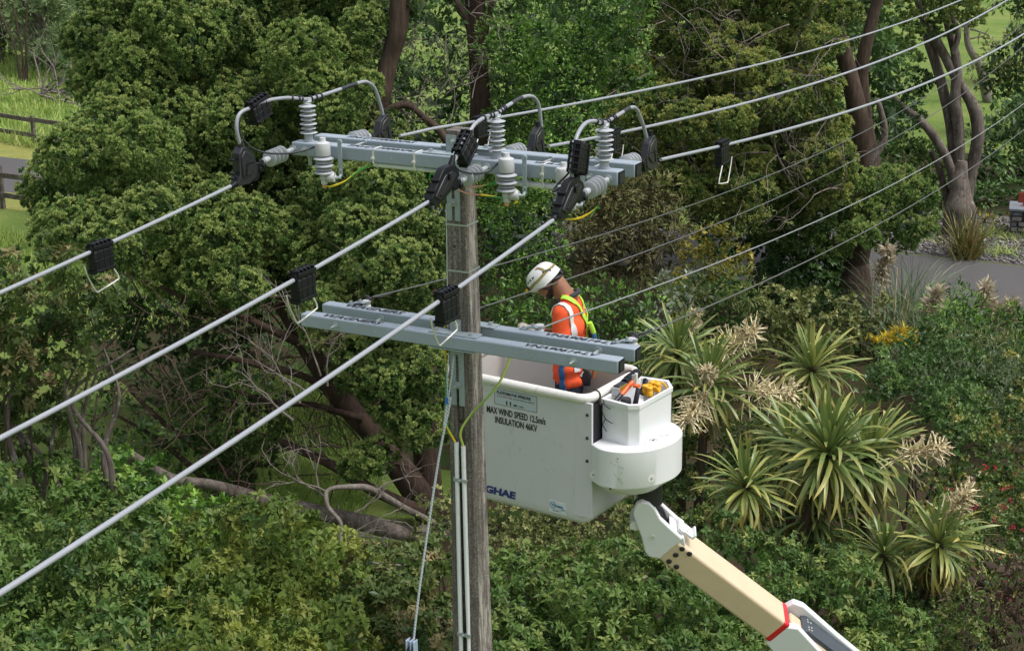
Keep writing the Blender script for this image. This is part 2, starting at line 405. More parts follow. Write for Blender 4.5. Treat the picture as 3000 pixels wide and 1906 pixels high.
def whorl(leaf, nl, tilts, lens):
    V, F = [], []
    for i in range(nl):
        a = i*2.4; t = tilts[i % len(tilts)]; L = lens[i % len(lens)]
        d = np.array((math.cos(t), math.sin(t)*math.cos(a), math.sin(t)*math.sin(a))); s_ = np.array((0, -math.sin(a), math.cos(a))); no = np.cross(d, s_); no = no if no[0] > 0 else -no
        s_ = np.cross(no, d); k = len(V); b = np.array((.25*(1-i/nl), 0, 0))
        for p in leaf[0]: V.append(b+L*(d*p[0]+s_*p[1]+no*p[2]))
        F += [tuple(j+k for j in f) for f in leaf[1]]
    return np.array(V), F
SHOOT = whorl(leaf8(.40, .34, .06), 7, (.55, 1.0, 1.3, 1.55, 1.8), (.7, .9, 1.05, 1.0))
SHOOT4 = whorl(LEAF4, 6, (.5, .85, 1.2), (.8, 1.0, 1.0))
SHOOT2 = whorl(LEAF2, 7, (.5, .9, 1.3), (.8, 1.0, 1.0))
def put(tm, pos, T, Nh, sc):
    T = T/np.linalg.norm(T, axis=1)[:, None]; Nn = Nh-T*(Nh*T).sum(1)[:, None]; Nn /= np.linalg.norm(Nn, axis=1)[:, None]+1e-9; B = np.cross(Nn, T)
    V = tm[0]; return pos[:, None]+sc[:, None, None]*(V[None, :, :1]*T[:, None]+V[None, :, 1:2]*B[:, None]+V[None, :, 2:3]*Nn[:, None])
def rdir(r, n): v = r.standard_normal((n, 3)); return v/np.linalg.norm(v, axis=1)[:, None]
def inpoly(P, x, y):
    P = np.array(P, float); n = len(P); c = np.zeros(x.shape, bool); j = n-1
    for i in range(n):
        xi, yi, xj, yj = *P[i], *P[j]
        c ^= ((yi > y) != (yj > y)) & (x < (xj-xi)*(y-yi)/(yj-yi+1e-9)+xi); j = i
    return c
def pxm(Y, py=900): p = atY(1500, py, Y); return FPX/((p-CAM) @ FW)              # photo pixels per metre there
def lobes_in(poly, Yf, rpx, spacing, seed, jit=.5, squash=.85):
    """foliage masses filling an outline seen in the photograph, each at its own distance and of its real size"""
    r = np.random.default_rng(seed); P = np.array(poly); x0, y0 = P.min(0); x1, y1 = P.max(0); got = []
    for _ in range(4000):
        x, y = r.uniform(x0, x1), r.uniform(y0, y1)
        if not inpoly(P, np.array([x]), np.array([y]))[0]: continue
        if any((x-a)**2+(y-b)**2 < spacing**2 for a, b in got): continue
        got.append((x, y))
    out = []
    for x, y in got:
        Y = (Yf(x, y) if callable(Yf) else Yf)+r.normal(0, jit); k = pxm(Y, y); R = r.uniform(*rpx)/k; c = atY(x, y, Y)
        out.append((*c, R, R*r.uniform(.9, 1.15), R*squash))
    return np.array(out)
def crown(lobes, dens, cr, per, size, seed, out=.75, up=.45, back=.45, jit=.35, young_toplit=.25, drop=None, zmin=.15):
    """leaf positions: clumps spread over every lobe, sprigs spread over every clump"""
    r = np.random.default_rng(seed); C, R = lobes[:, :3], lobes[:, 3:]; cp, cn, ct = [], [], []
    for i in range(len(lobes)):
        n = max(4, int(dens*4*PI*(R[i].mean())**2)); d = rdir(r, n); keep = (d[:, 1] < .25) | (r.random(n) < back); keep &= (d[:, 2] > -.55) | (r.random(n) < .45); d = d[keep]
        p = C[i]+d*R[i]*r.uniform(.72, 1.06, (len(d), 1)); q = np.ones(len(d), bool)
        for j in range(len(lobes)):
            if j != i and np.abs(C[j]-C[i]).max() < R[i].max()+R[j].max(): q &= (((p-C[j])/R[j])**2).sum(1) > .62
        q &= p[:, 2] > zmin
        if drop is not None: q &= ~drop(p)
        cp.append(p[q]); nn = d[q]/R[i]; cn.append(nn/np.linalg.norm(nn, axis=1)[:, None]); ct.append(np.full(q.sum(), r.normal(0, .16)))
    cp, cn, ct = np.vstack(cp), np.vstack(cn), np.concatenate(ct); nc = len(cp)
    ct = ct+r.normal(0, .12, nc); cr_ = cr*r.uniform(.6, 1.4, nc); cy = r.random(nc)
    ix = np.repeat(np.arange(nc), per); n = len(ix); ax = cn[ix]*out+np.array((0, 0, up)); d = ax+rdir(r, n)*.85; d /= np.linalg.norm(d, axis=1)[:, None]
    pos = cp[ix]+d*(cr_[ix]*r.uniform(.45, 1.0, n))[:, None]; T = d+rdir(r, n)*jit; Nh = cn[ix]*.6+np.array((0, 0, .8))+rdir(r, n)*.5
    tint = np.clip(.45+ct[ix]+r.normal(0, .08, n), 0, 1); yg = np.clip((cy[ix]-(1-young_toplit))*2.2+r.normal(0, .12, n), 0, .85)*np.clip(d[:, 2]*.8+.5, 0, 1)  # young tips are paler; upward sprigs paler still, top light put into colour
    return pos, T, Nh, size*r.uniform(.7, 1.25, n), tint, yg
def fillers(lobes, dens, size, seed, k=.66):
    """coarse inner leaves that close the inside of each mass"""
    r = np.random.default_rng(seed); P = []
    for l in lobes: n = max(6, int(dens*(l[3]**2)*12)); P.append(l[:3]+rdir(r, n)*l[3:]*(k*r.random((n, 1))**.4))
    P = np.vstack(P); n = len(P); return P, rdir(r, n), rdir(r, n), size*r.uniform(.6, 1.3, n), np.clip(r.normal(.2, .12, n), 0, 1), np.zeros(n)  # low tint darkens them: inner shade is put into the leaf colour
def leaves(name, tm, a, mat, parent, kind=None): return leafmesh(name, put(tm, *a[:4]), tm[1], a[4], a[5], mat, parent, kind or 'stuff')
def pxline(pts, Y):
    if not hasattr(Y, '__len__'): Y = [Y]*len(pts)
    return np.array([atY(x, y, q) for (x, y), q in zip(pts, Y)])
def limb(m, P, r0, r1, seed=0, sub=6, seg=9, wob=.12):
    r = np.random.default_rng(seed); C = crom(P, sub); k = max(3, len(P)+1); t = np.linspace(0, k-1, len(C)); N_ = lambda a: np.interp(t, np.arange(k), r.normal(0, a, k))
    R = np.linspace(r0, r1, len(C))*(1+N_(.09)); C = C+np.stack([N_(1), N_(1), N_(1)], 1)*R[:, None]*wob*1.6; m.tube(C, R, seg); return C
def twigs(m, p, d, L, r, depth, rg, spread=.6, up=.0, seg=5, nb=3):
    n = 5; P = [p]; q = p.copy(); dd = unit(d)
    for i in range(n): dd = unit(dd+rg.standard_normal(3)*.22+np.array((0, 0, up))); q = q+dd*L/n; P.append(q)
    m.tube(np.array(P), np.linspace(r, r*.5, n+1), seg)
    if depth > 0:
        for k in range(nb):
            j = rg.integers(2, n+1); twigs(m, P[j], dd*1.0+rdir(rg, 1)[0]*spread*1.3, L*rg.uniform(.5, .8), r*.55, depth-1, rg, spread, up, max(3, seg-1), nb)
# ---- leaf and bark materials
TOT = leafmat('totara_leaf', [(.0, (0.042, 0.092, 0.021)), (.45, (0.117, 0.203, 0.049)), (1., (0.244, 0.347, 0.092))], (.40, .475, .155), .5, .28)
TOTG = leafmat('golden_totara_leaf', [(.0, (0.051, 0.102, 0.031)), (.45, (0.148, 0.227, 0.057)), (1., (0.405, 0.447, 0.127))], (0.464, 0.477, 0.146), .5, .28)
TOTD = leafmat('deep_totara_leaf', [(.0, (0.023, 0.053, 0.014)), (.45, (0.061, 0.115, 0.029)), (1., (0.138, 0.209, 0.056))], (0.221, 0.294, 0.092), .5, .28)  # darker totara copy; inner leaves carry the crown's shade in this colour
VINE = leafmat('vine_leaf', [(.0, (0.033, 0.079, 0.014)), (.5, (0.090, 0.198, 0.028)), (1., (0.209, 0.358, 0.062))], (0.362, 0.546, 0.104), .38, .32)
VINED = leafmat('dark_vine_leaf', [(.0, (.018, .042, .010)), (.5, (.050, .095, .020)), (1., (.11, .18, .04))], (.22, .30, .07), .4, .28)
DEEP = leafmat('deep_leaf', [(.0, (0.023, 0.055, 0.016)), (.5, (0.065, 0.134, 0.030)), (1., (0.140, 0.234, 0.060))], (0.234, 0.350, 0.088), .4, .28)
BROAD = leafmat('broad_leaf', [(.0, (0.036, 0.081, 0.019)), (.45, (0.084, 0.160, 0.033)), (1., (0.186, 0.265, 0.064))], (0.331, 0.370, 0.105), .46, .3, .28)
BROADR = leafmat('reddish_broad_leaf', [(.0, (0.032, 0.063, 0.014)), (.5, (0.084, 0.131, 0.029)), (1., (0.168, 0.179, 0.058))], (0.378, 0.265, 0.137), .46, .3, .28)
BROADY = leafmat('yellowing_broad_leaf', [(.0, (0.044, 0.089, 0.015)), (.5, (0.132, 0.195, 0.031)), (1., (0.264, 0.295, 0.053))], (0.317, 0.327, 0.077), .46, .3, .28)
OLIVE = leafmat('olive_leaf', [(.0, (0.059, 0.082, 0.020)), (.5, (0.160, 0.192, 0.057)), (1., (0.321, 0.338, 0.126))], (0.473, 0.474, 0.186), .5, .28)
SILVER = leafmat('silver_leaf', [(.0, (0.060, 0.078, 0.048)), (.5, (0.168, 0.198, 0.138)), (1., (0.324, 0.360, 0.276))], (0.360, 0.408, 0.312), .55, .2)
GOLD = leafmat('golden_leaf', [(.0, (0.079, 0.083, 0.014)), (.5, (0.216, 0.203, 0.031)), (1., (0.403, 0.345, 0.072))], (0.461, 0.390, 0.086), .5, .28)
BROWN = leafmat('brown_twig_leaf', [(.0, (0.053, 0.048, 0.023)), (.5, (0.165, 0.152, 0.064)), (1., (0.332, 0.333, 0.150))], (0.170, 0.260, 0.072), .8, .1)
SMALL = leafmat('small_dark_leaf', [(.0, (0.036, 0.076, 0.019)), (.5, (0.101, 0.172, 0.039)), (1., (0.243, 0.325, 0.088))], (0.466, 0.420, 0.117), .35, .26, .45)
WILLOW = leafmat('willow_leaf', [(.0, (0.141, 0.210, 0.090)), (.5, (0.281, 0.378, 0.171)), (1., (0.483, 0.587, 0.301))], (0.564, 0.630, 0.323), .5, .3)
PAMP = leafmat('pampas_blade', [(.0, (0.069, 0.118, 0.061)), (.5, (0.130, 0.196, 0.104)), (1., (0.234, 0.294, 0.174))], (0.391, 0.372, 0.191), .5, .25)
GRASS = leafmat('grass_blade', [(.0, (0.125, 0.230, 0.039)), (.5, (0.250, 0.384, 0.068)), (1., (0.465, 0.517, 0.156))], (0.643, 0.614, 0.272), .6, .3)
PLUME = leafmat('plume', [(.0, (0.400, 0.330, 0.220)), (1., (0.600, 0.530, 0.400))], (0.600, 0.500, 0.400), .9, .3)
CREAM = leafmat('cream_flower', [(.0, (0.300, 0.230, 0.120)), (.5, (0.520, 0.430, 0.280)), (1., (0.700, 0.620, 0.460))], (0.700, 0.600, 0.450), .8, .3)
BARK = barkmat('brown_bark', (.035, .024, .018), (.11, .078, .058), lt=.70)
BARKR = barkmat('reddish_bark', (.028, .019, .014), (.085, .056, .042), lt=.68)
BARKG = barkmat('grey_lichen_bark', (.055, .043, .036), (.23, .195, .165), lt=.60)
FARB = barkmat('pale_far_bark', (.10, .09, .075), (.24, .22, .18), lt=.6)
DEAD = barkmat('dead_wood', (.10, .085, .07), (.26, .23, .20), lt=.66)

def tree(name, label, cat, base, mats=None, group=None): return thing(name, label, cat, base, 0, group)
# ================================================================ TREES
# -- the big tufted tree on the left
t1 = tree('totara_tree', 'big tufted olive-green tree filling the left, its crown in rounded clumps', 'tree', (-1.1, 14.0, 0), None)
polyA = [(300, -90), (1080, -90), (1110, 60), (1060, 200), (1060, 330), (1110, 440), (1140, 560), (1240, 650), (1260, 760), (1220, 850), (1100, 900), (960, 880), (820, 860), (700, 850), (560, 830), (430, 760), (300, 735), (190, 700), (165, 600), (185, 500), (260, 430), (330, 330), (300, 230), (260, 150), (330, 60)]
YA = lambda x, y: 16.6-3.4*np.clip(y/850, 0, 1)-.4*math.sin(x/160)
LA = lobes_in(polyA, YA, (62, 122), 92, 1, .8, .82)
LB = lobes_in([(930, 900), (1200, 900), (1240, 1060), (1285, 1180), (1260, 1270), (1180, 1210), (1060, 1110), (960, 1030)], 12.2, (55, 85), 62, 2, .25)
LC = np.array([(*atY(1080, 1345, 11.9), .30, .3, .26), (*atY(1120, 1310, 12.0), .26, .26, .22), (*atY(1040, 1370, 11.9), .2, .2, .18)])
LAk = lobes_in(polyA, lambda x, y: YA(x, y)+1.35, (60, 110), 96, 171, .4)
LAB = np.vstack([LA, LB, LC, LAk])
leaves('crown', TUFT, crown(LAB, 100, .058, 8, .056, 4, young_toplit=.72, out=.95, up=.35, jit=.2), TOT, t1)
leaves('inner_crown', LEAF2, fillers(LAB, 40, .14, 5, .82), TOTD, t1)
m = MB(); limb(m, pxline([(1275, 1590), (1262, 1500), (1150, 1340), (1030, 1200), (930, 1060), (850, 940), (760, 800)], [13.9, 13.9, 13.8, 13.8, 13.9, 14.2, 14.6]), .27, .11, 1, 8, 12); m.build('trunk', BARKR, t1, 60)
m = MB(); limb(m, pxline([(1275, 1590), (1258, 1450), (1250, 1250), (1262, 1130), (1230, 1030), (1160, 900)], [14.3, 14.4, 14.4, 14.4, 14.4, 14.6]), .26, .16, 2, 8, 12); m.build('trunk', BARK, t1, 60)
m = MB(); limb(m, pxline([(1300, 1560), (1180, 1560), (1050, 1530), (900, 1490), (760, 1460), (620, 1420), (500, 1400), (380, 1330)], [13.6, 13.0, 12.6, 12.4, 12.3, 12.2, 12.1, 12.0]), .165, .065, 3, 8, 12); o = m.build('limb', BARKG, t1, 60); o['label'] = 'long low limb with lichen, running left'
m = MB()
for k, (pts, r0, r1) in enumerate(([(1200, 1480), (1080, 1440), (960, 1340), (840, 1290), (700, 1250)], .12, .05) if False else e for e in (([(1240, 1500), (1100, 1440), (960, 1350), (820, 1290), (690, 1260)], .12, .04), ([(760, 1460), (600, 1330), (470, 1230), (380, 1140)], .07, .03), ([(620, 1420), (470, 1290), (330, 1210)], .055, .02), ([(1000, 1160), (860, 1090), (720, 1060), (560, 1030)], .09, .03), ([(900, 1020), (720, 930), (560, 880), (430, 820)], .08, .03), ([(1060, 1230), (930, 1190), (800, 1180), (650, 1130)], .07, .025))):
    limb(m, pxline(pts, 13.0+.3*(k % 3)), r0, r1, 10+k, 6, 7, .15)
o = m.build('branch', BARKR, t1, 60); o['kind'] = 'stuff'
m = MB(); rg = np.random.default_rng(31)
for _ in range(125):
    x, y = rg.uniform(330, 1180), rg.uniform(860, 1440); twigs(m, atY(x, y, rg.uniform(11.6, 14.6)), np.array((rg.normal(-.4, .8), rg.normal(-.2, .4), rg.normal(.1, .7))), rg.uniform(.5, 1.2), rg.uniform(.008, .018), 2, rg, .7, 0, 4, 2)
o = m.build('twig', BARK, t1, 0); o['kind'] = 'stuff'
# dark green low sprays inside
LD = lobes_in([(620, 1270), (760, 1280), (790, 1380), (700, 1420), (600, 1390)], 13.2, (35, 60), 50, 6, .3)
LD = np.vstack([LD, lobes_in([(480, 1100), (640, 1100), (860, 1180), (850, 1260), (640, 1240), (500, 1200)], 13.6, (25, 45), 70, 71, .4), lobes_in([(360, 900), (620, 930), (760, 960), (700, 1080), (500, 1060), (380, 1010)], 15.0, (30, 60), 78, 7, .4)])
leaves('low_spray', TUFT6, crown(LD, 60, .07, 6, .07, 8, young_toplit=.1), TOTD, t1)
# -- dead grey branch hanging in front
t = thing('dead_branch', 'bare grey lichened branch tangled above the broad-leaved shrubs', 'branch', atY(1080, 1480, 11.0)); rg = np.random.default_rng(8)
m = MB(); limb(m, pxline([(1290, 1545), (1180, 1480), (1090, 1430), (1020, 1425), (960, 1440), (960, 1480), (1000, 1530), (1000, 1590), (1030, 1630), (1110, 1650), (1190, 1655)], [12.4, 11.6, 11.2, 11.0, 10.9, 10.8, 10.7, 10.6, 10.5, 10.4, 10.4]), .055, .012, 4, 6, 8, .2); m.build('stem', DEAD, t, 60)
m = MB()
for (x, y), d in (((1000, 1560), (1, 0, .25)), ((1000, 1570), (1, 0, -.15)), ((960, 1440), (-1, 0, .2)), ((960, 1460), (-1, 0, .6)), ((1040, 1500), (1, 0, .5)), ((1000, 1590), (-1, 0, .1)), ((1100, 1440), (1, 0, .3)), ((940, 1450), (-.5, 0, 1)), ((1000, 1560), (1, 0, 0.05)), ((1010, 1600), (.6, 0, -.5)), ((900, 1150), (-.6, -.2, 1)), ((940, 1100), (-.2, 0, 1)), ((880, 1180), (-1, 0, .8)), ((960, 1130), (.1, 0, 1)), ((860, 1230), (-1, 0, .5)), ((800, 1180), (-.8, 0, 1)), ((830, 1120), (-.3, 0, 1))):
    twigs(m, atY(x, y, 11.0), np.array(d, float), rg.uniform(.6, 1.0), .016, 2, rg, .7, .02, 5, 3)
m.build('twig', DEAD, t, 0)
# -- pale slanting trunk right of the big crown
t2 = tree('bare_trunk_tree', 'pale slanting trunk rising behind the left jumper cable', 'tree', gz(1075, 1180))
m = MB(); limb(m, pxline([(1080, 1180), (1085, 900), (1090, 640), (1098, 500), (1105, 400), (1112, 300), (1140, 190), (1168, 90), (1178, -40)], 15.8), .20, .15, 5, 7, 12); m.build('trunk', BARK, t2, 60)
m = MB(); limb(m, pxline([(1110, 330), (1190, 310), (1245, 345), (1300, 400), (1330, 470)], 15.9), .055, .075, 6, 6, 8, .15); m.build('limb', BARK, t2, 60)
m = MB(); rg = np.random.default_rng(12)
for _ in range(60): x, y = rg.uniform(1080, 1420), rg.uniform(20, 460); twigs(m, atY(x, y, rg.uniform(15.6, 18)), rdir(rg, 1)[0], rg.uniform(.4, 1.0), .010, 2, rg, .8, 0, 4, 2)
o = m.build('twig', BARKG, t2, 0); o['kind'] = 'stuff'
L = lobes_in([(1100, -90), (1330, -90), (1320, 30), (1230, 60), (1120, 40)], 16, (40, 70), 60, 9); leaves('crown', TUFT6, crown(L, 7, .17, 10, .09, 3), TOTD, t2)
# -- vine-hung trees in the middle
t3 = tree('vine_hung_tree', 'tall dark trunk draped with glossy bright green climbing leaves, behind the middle insulators', 'tree', gz(1385, 1100))
m = MB(); limb(m, pxline([(1390, 1100), (1385, 760), (1390, 560), (1400, 420), (1410, 270), (1400, 120), (1385, -40)], 19.5), .26, .17, 7, 7, 12); m.build('trunk', BARKR, t3, 60)
m = MB(); limb(m, pxline([(1395, 200), (1380, 90), (1340, 20), (1310, -40)], 19.4), .11, .07, 8, 6, 8); limb(m, pxline([(1412, 130), (1430, 60), (1450, -40)], 19.4), .08, .05, 9, 6, 8); o = m.build('limb', BARK, t3, 60); o['kind'] = 'stuff'
L = lobes_in([(1430, -80), (1830, -80), (1870, 60), (1840, 200), (1760, 330), (1640, 420), (1560, 560), (1440, 640), (1430, 400), (1500, 250)], lambda x, y: 19.6-1.0*(x > 1560), (50, 105), 78, 12, .5)
leaves('crown', LEAF4, crown(L, 48, .11, 7, .082, 13, young_toplit=.35), VINE, t3); leaves('inner_crown', LEAF2, fillers(L, 22, .16, 14), DEEP, t3)
L = lobes_in([(1120, -60), (1370, 40), (1370, 500), (1320, 640), (1180, 560), (1130, 420)], 20.5, (35, 75), 80, 15, .6)
leaves('ivy', LEAF4, crown(L, 16, .16, 6, .085, 16, young_toplit=.15, out=.4), VINED, t3)
L = lobes_in([(1415, 560), (1560, 600), (1640, 640), (1620, 800), (1560, 900), (1440, 960), (1425, 800)], 17.5, (45, 80), 66, 17, .5)
t4 = thing('climbing_vine', 'mass of bright climbing leaves right of the pole shaft', 'vine', gz(1480, 1150)); leaves('foliage', LEAF4, crown(L, 40, .11, 7, .078, 18, young_toplit=.3), VINE, t4); leaves('inner_foliage', LEAF2, fillers(L, 11, .18, 19), DEEP, t4)
L = lobes_in([(1120, 600), (1310, 700), (1320, 880), (1250, 960), (1150, 930)], 14.6, (40, 70), 62, 27, .4)
leaves('vine', TUFT6, crown(L, 90, .06, 6, .058, 28, young_toplit=.3), TOTD, t1)
# -- golden totara right of the middle
t5 = tree('golden_totara_tree', 'spreading olive-gold tree with a thick trunk standing beside the road, behind the lines', 'tree', gz(2505, 905))
YG = lambda x, y: 24.5-1.5*np.clip(y/700, 0, 1)
LG = lobes_in([(1850, -90), (2430, -90), (2440, 60), (2400, 200), (2440, 330), (2400, 440), (2440, 520), (2330, 580), (2180, 640), (2040, 560), (1900, 560), (1840, 420), (1800, 300), (1870, 150)], YG, (48, 96), 66, 41, 1.1, .68)
leaves('crown', TUFT6, crown(LG, 52, .09, 8, .082, 42, young_toplit=.6, up=.5, jit=.2), TOTG, t5); leaves('inner_crown', LEAF2, fillers(LG, 14, .2, 43, .8), TOTD, t5)
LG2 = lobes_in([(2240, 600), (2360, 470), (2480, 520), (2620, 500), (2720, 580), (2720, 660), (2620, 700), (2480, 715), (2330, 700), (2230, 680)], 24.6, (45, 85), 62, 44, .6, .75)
leaves('low_crown', TUFT6, crown(LG2, 50, .09, 6, .082, 45, young_toplit=.5), TOT, t5); leaves('inner_crown', LEAF2, fillers(LG2, 14, .2, 46, .8), TOTD, t5)
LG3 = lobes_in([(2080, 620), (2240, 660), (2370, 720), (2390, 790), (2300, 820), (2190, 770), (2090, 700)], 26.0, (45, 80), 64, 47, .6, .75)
leaves('shaded_crown', TUFT6, crown(LG3, 40, .10, 6, .09, 48, young_toplit=.2), TOTD, t5)
m = MB(); limb(m, pxline([(2512, 915), (2500, 850), (2505, 760), (2525, 640), (2540, 540), (2540, 470), (2520, 360), (2490, 230), (2460, 100), (2440, -40)], 26.2), .50, .14, 20, 7, 16); m.build('trunk', BARK, t5, 60)
m = MB(); limb(m, pxline([(2560, 500), (2545, 420), (2530, 320), (2520, 200), (2560, 60), (2590, -40)], 26.4), .20, .13, 21, 7, 10); m.build('limb', BARK, t5, 60)
m = MB(); limb(m, pxline([(2550, 480), (2590, 400), (2580, 320), (2570, 290)], 26.0), .12, .05, 22, 6, 8); m.build('limb', BARKG, t5, 60)
m = MB(); limb(m, pxline([(2480, 500), (2420, 440), (2390, 400), (2360, 360)], 25.5), .15, .08, 23, 6, 8); m.build('limb', BARKG, t5, 60)
m = MB(); rg = np.random.default_rng(25)
for _ in range(100): x, y = rg.uniform(1870, 2480), rg.uniform(60, 620); twigs(m, atY(x, y, rg.uniform(21.8, 24)), np.array((rg.normal(-.5, .6), -.3, rg.normal(.1, .4))), rg.uniform(.7, 1.6), .018, 2, rg, .7, 0, 4, 2)
o = m.build('twig', BARKG, t5, 0); o['kind'] = 'stuff'
# -- many-stemmed tree at the right
t6 = tree('many_stemmed_tree', 'old grey many-stemmed tree on the gravel bed at the right', 'tree', gz(2815, 695))
stems = (([(2812, 705), (2806, 640), (2808, 580), (2814, 520), (2820, 470)], .60, .16), ([(2828, 600), (2846, 500), (2862, 400), (2847, 310), (2826, 262), (2780, 190), (2735, 110), (2700, 30), (2680, -40)], .27, .15), ([(2800, 580), (2798, 470), (2788, 380), (2765, 280), (2735, 160), (2705, 60), (2690, -40)], .26, .15), ([(2795, 540), (2770, 460), (2700, 360), (2655, 320), (2610, 280)], .20, .10), ([(2812, 540), (2806, 380), (2797, 280), (2800, 160), (2780, 80), (2750, -30)], .24, .12), ([(2785, 600), (2755, 510), (2730, 440)], .20, .10), ([(2790, 160), (2805, 100), (2790, 40), (2800, -20)], .12, .08))
for k, (p, r0, r1) in enumerate(stems):
    m = MB(); limb(m, pxline(p, 33.2+.25*(k % 3)), r0*(1 if k == 0 else .72), r1*(.9 if k == 0 else .72), 50+k, 7, 12, .10); m.build('trunk' if k == 0 else 'stem', BARKG, t6, 60)
L = lobes_in([(2450, -90), (2860, -90), (2870, 20), (2790, 90), (2680, 60), (2620, 130), (2540, 170), (2460, 100)], 32, (35, 70), 62, 51, .8, .6)
leaves('crown', TUFT6, crown(L, 30, .12, 6, .10, 52, young_toplit=.3), TOTG, t6)
L = lobes_in([(2540, 120), (2660, 150), (2680, 330), (2640, 460), (2560, 420)], 35.5, (45, 75), 58, 53, .6, .6); leaves('crown', TUFT6, crown(L, 28, .12, 6, .10, 54, young_toplit=.1), TOTD, t6)
L = lobes_in([(2620, 420), (2760, 420), (2770, 520), (2680, 560)], 34.5, (30, 55), 50, 55, .6, .6); leaves('crown', TUFT6, crown(L, 30, .12, 6, .10, 56, young_toplit=.3), TOT, t6)
# -- bushes at the far right
def bush(name, label, poly, Y, rpx, sp, mat, tm, dens, cr, per, size, seed, young_toplit=.2, group=None, jit=.5, fill=None, cat='bush', fmat=None, base=None, zmin=.15, **k):
    L = lobes_in(poly, Y, rpx, sp, seed, jit); c = L[:, :3].mean(0)
    t = thing(name, label, cat, base if base is not None else (c[0], c[1]+.2, 0), 0, group)
    leaves('foliage', tm, crown(L, dens, cr, per, size, seed+1, young_toplit=young_toplit, zmin=zmin, **k), mat, t)
    if fill: leaves('inner_foliage', LEAF2, fillers(L, fill*3.2, size*1.25, seed+2, .80), fmat or DEEP, t)
    m = MB(); rg_ = np.random.default_rng(seed); b = np.array(t.location)
    for j in range(min(6, len(L))):
        e = L[(j*7) % len(L), :3]; mid = (b+e)/2+rg_.standard_normal(3)*.12; limb(m, np.array([b+rg_.normal(0, .10, 3)*np.array((1, 1, 0)), mid, e+(b-e)*.12+np.array((0, .10, 0))]), .026, .008, seed+j, 5, 6)
    m.build('stem', FARB if 'far_' in name or 'willow' in name else BARK, t, 60); return t
bush('roadside_bush', 'dark dense bush at the right edge behind the stone pillar', [(2880, 420), (2900, 330), (3060, 280), (3080, 640), (2960, 660), (2880, 620), (2860, 520)], 40, (35, 60), 44, DEEP, LEAF4, 5, .3, 9, .20, 61, .25, fill=4)
bush('roadside_bush', 'olive bush at the top right edge beyond the grass strip', [(2900, 170), (2980, 60), (3080, 20), (3080, 260), (2960, 290), (2890, 270)], 48, (30, 55), 40, OLIVE, LEAF4, 4, .3, 9, .22, 63, .2, fill=4)
bush('roadside_bush', 'green bush in the top right corner', [(2930, -80), (3080, -80), (3080, 20), (2960, 40)], 60, (30, 50), 40, SMALL, LEAF4, 4, .35, 9, .26, 65, .2, fill=4)
bush('roadside_bush', 'low bush between the two right-hand trunks', [(2590, 560), (2740, 520), (2780, 600), (2760, 660), (2650, 650)], 36, (25, 45), 36, SMALL, LEAF4, 6, .25, 9, .16, 67, .25, fill=5)
bush('russet_bush', 'yellow-green and russet low growth left of the stone pillar', [(2850, 640), (2930, 630), (2940, 670), (2870, 680)], 34.5, (16, 26), 18, GOLD, LEAF4, 9, .15, 9, .12, 69, .3, fill=6, cat='shrub')
t = thing('dead_tree', 'small bleached dead tree on the grass strip at the right', 'dead tree', gz(2885, 300)); m = MB(); rg = np.random.default_rng(77)
b = gz(2893, 300); limb(m, np.array([b, b+np.array((-.3, 0, 1.2)), b+np.array((-1.0, 0, 2.4)), b+np.array((-1.1, 0, 3.6))]), .22, .10, 1, 6, 8, .25); m.build('trunk', DEAD, t, 60); m = MB()
for _ in range(9): twigs(m, b+np.array((-1.0+rg.normal(0, .2), 0, rg.uniform(2.2, 3.6))), np.array((rg.normal(-.3, .8), 0, rg.normal(.5, .5))), 1.0, .05, 1, rg, .7, 0, 5, 2)
m.build('branch', DEAD, t, 0)
# -- woodland closing the view behind the trees
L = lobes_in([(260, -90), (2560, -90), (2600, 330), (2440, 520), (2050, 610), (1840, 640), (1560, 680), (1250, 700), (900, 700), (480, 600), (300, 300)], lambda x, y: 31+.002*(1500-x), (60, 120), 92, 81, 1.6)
o = leaves('woodland', LEAF4, crown(L, 8, .28, 9, .17, 82, young_toplit=.1, back=.2), DEEP, None); tag(o, 'dark woodland closing the view behind the nearer trees', 'woodland')
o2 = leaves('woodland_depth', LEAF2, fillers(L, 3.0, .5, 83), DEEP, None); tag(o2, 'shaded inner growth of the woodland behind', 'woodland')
# -- far trees at the top left
bush('willow_tree', 'pale grey-green feathery tree in the top left corner beyond the paddock', [(60, -80), (230, -80), (250, 60), (235, 180), (150, 200), (80, 170), (50, 60)], 68, (35, 65), 46, WILLOW, NARROW, 3.2, .5, 16, .34, 91, .3, fill=3, fmat=WILLOW, cat='tree', jit=1.5)
bush('far_tree', 'brownish tree cut by the left edge at the top left', [(-60, -60), (20, -60), (35, 60), (20, 120), (-60, 130)], 70, (25, 45), 32, OLIVE, NARROW, 3.2, .5, 16, .34, 93, .3, fill=3, fmat=OLIVE, cat='tree', jit=1)
bush('far_tree', 'dark green tree between the feathery tree and the big crown', [(230, -80), (330, -80), (330, 150), (300, 190), (250, 170), (235, 80)], 63, (25, 55), 40, WILLOW, NARROW, 3.6, .45, 16, .30, 95, .05, fill=4, fmat=TOTD, cat='tree', jit=1)
t = thing('bare_sapling', 'cluster of thin dark stems at the foot of the feathery tree', 'sapling', gz(72, 238)); m = MB(); b = gz(72, 238)
for dx, tx in ((-.5, -1.0), (0, -.2), (.35, .5)): limb(m, np.array([b+np.array((dx*.3, 0, 0)), b+np.array((dx*.7, 0, 1.8)), b+np.array((tx, 0, 3.6))]), .07, .04, 3, 5, 6)
m.build('stem', BARK, t, 60)
m = MB(); rg = np.random.default_rng(5)
for _ in range(26): twigs(m, atY(rg.uniform(90, 160), rg.uniform(60, 200), 66.5), np.array((-.5, 0, rg.uniform(.5, 1.5))), 2.2, .05, 1, rg, .4, .1, 4, 2)
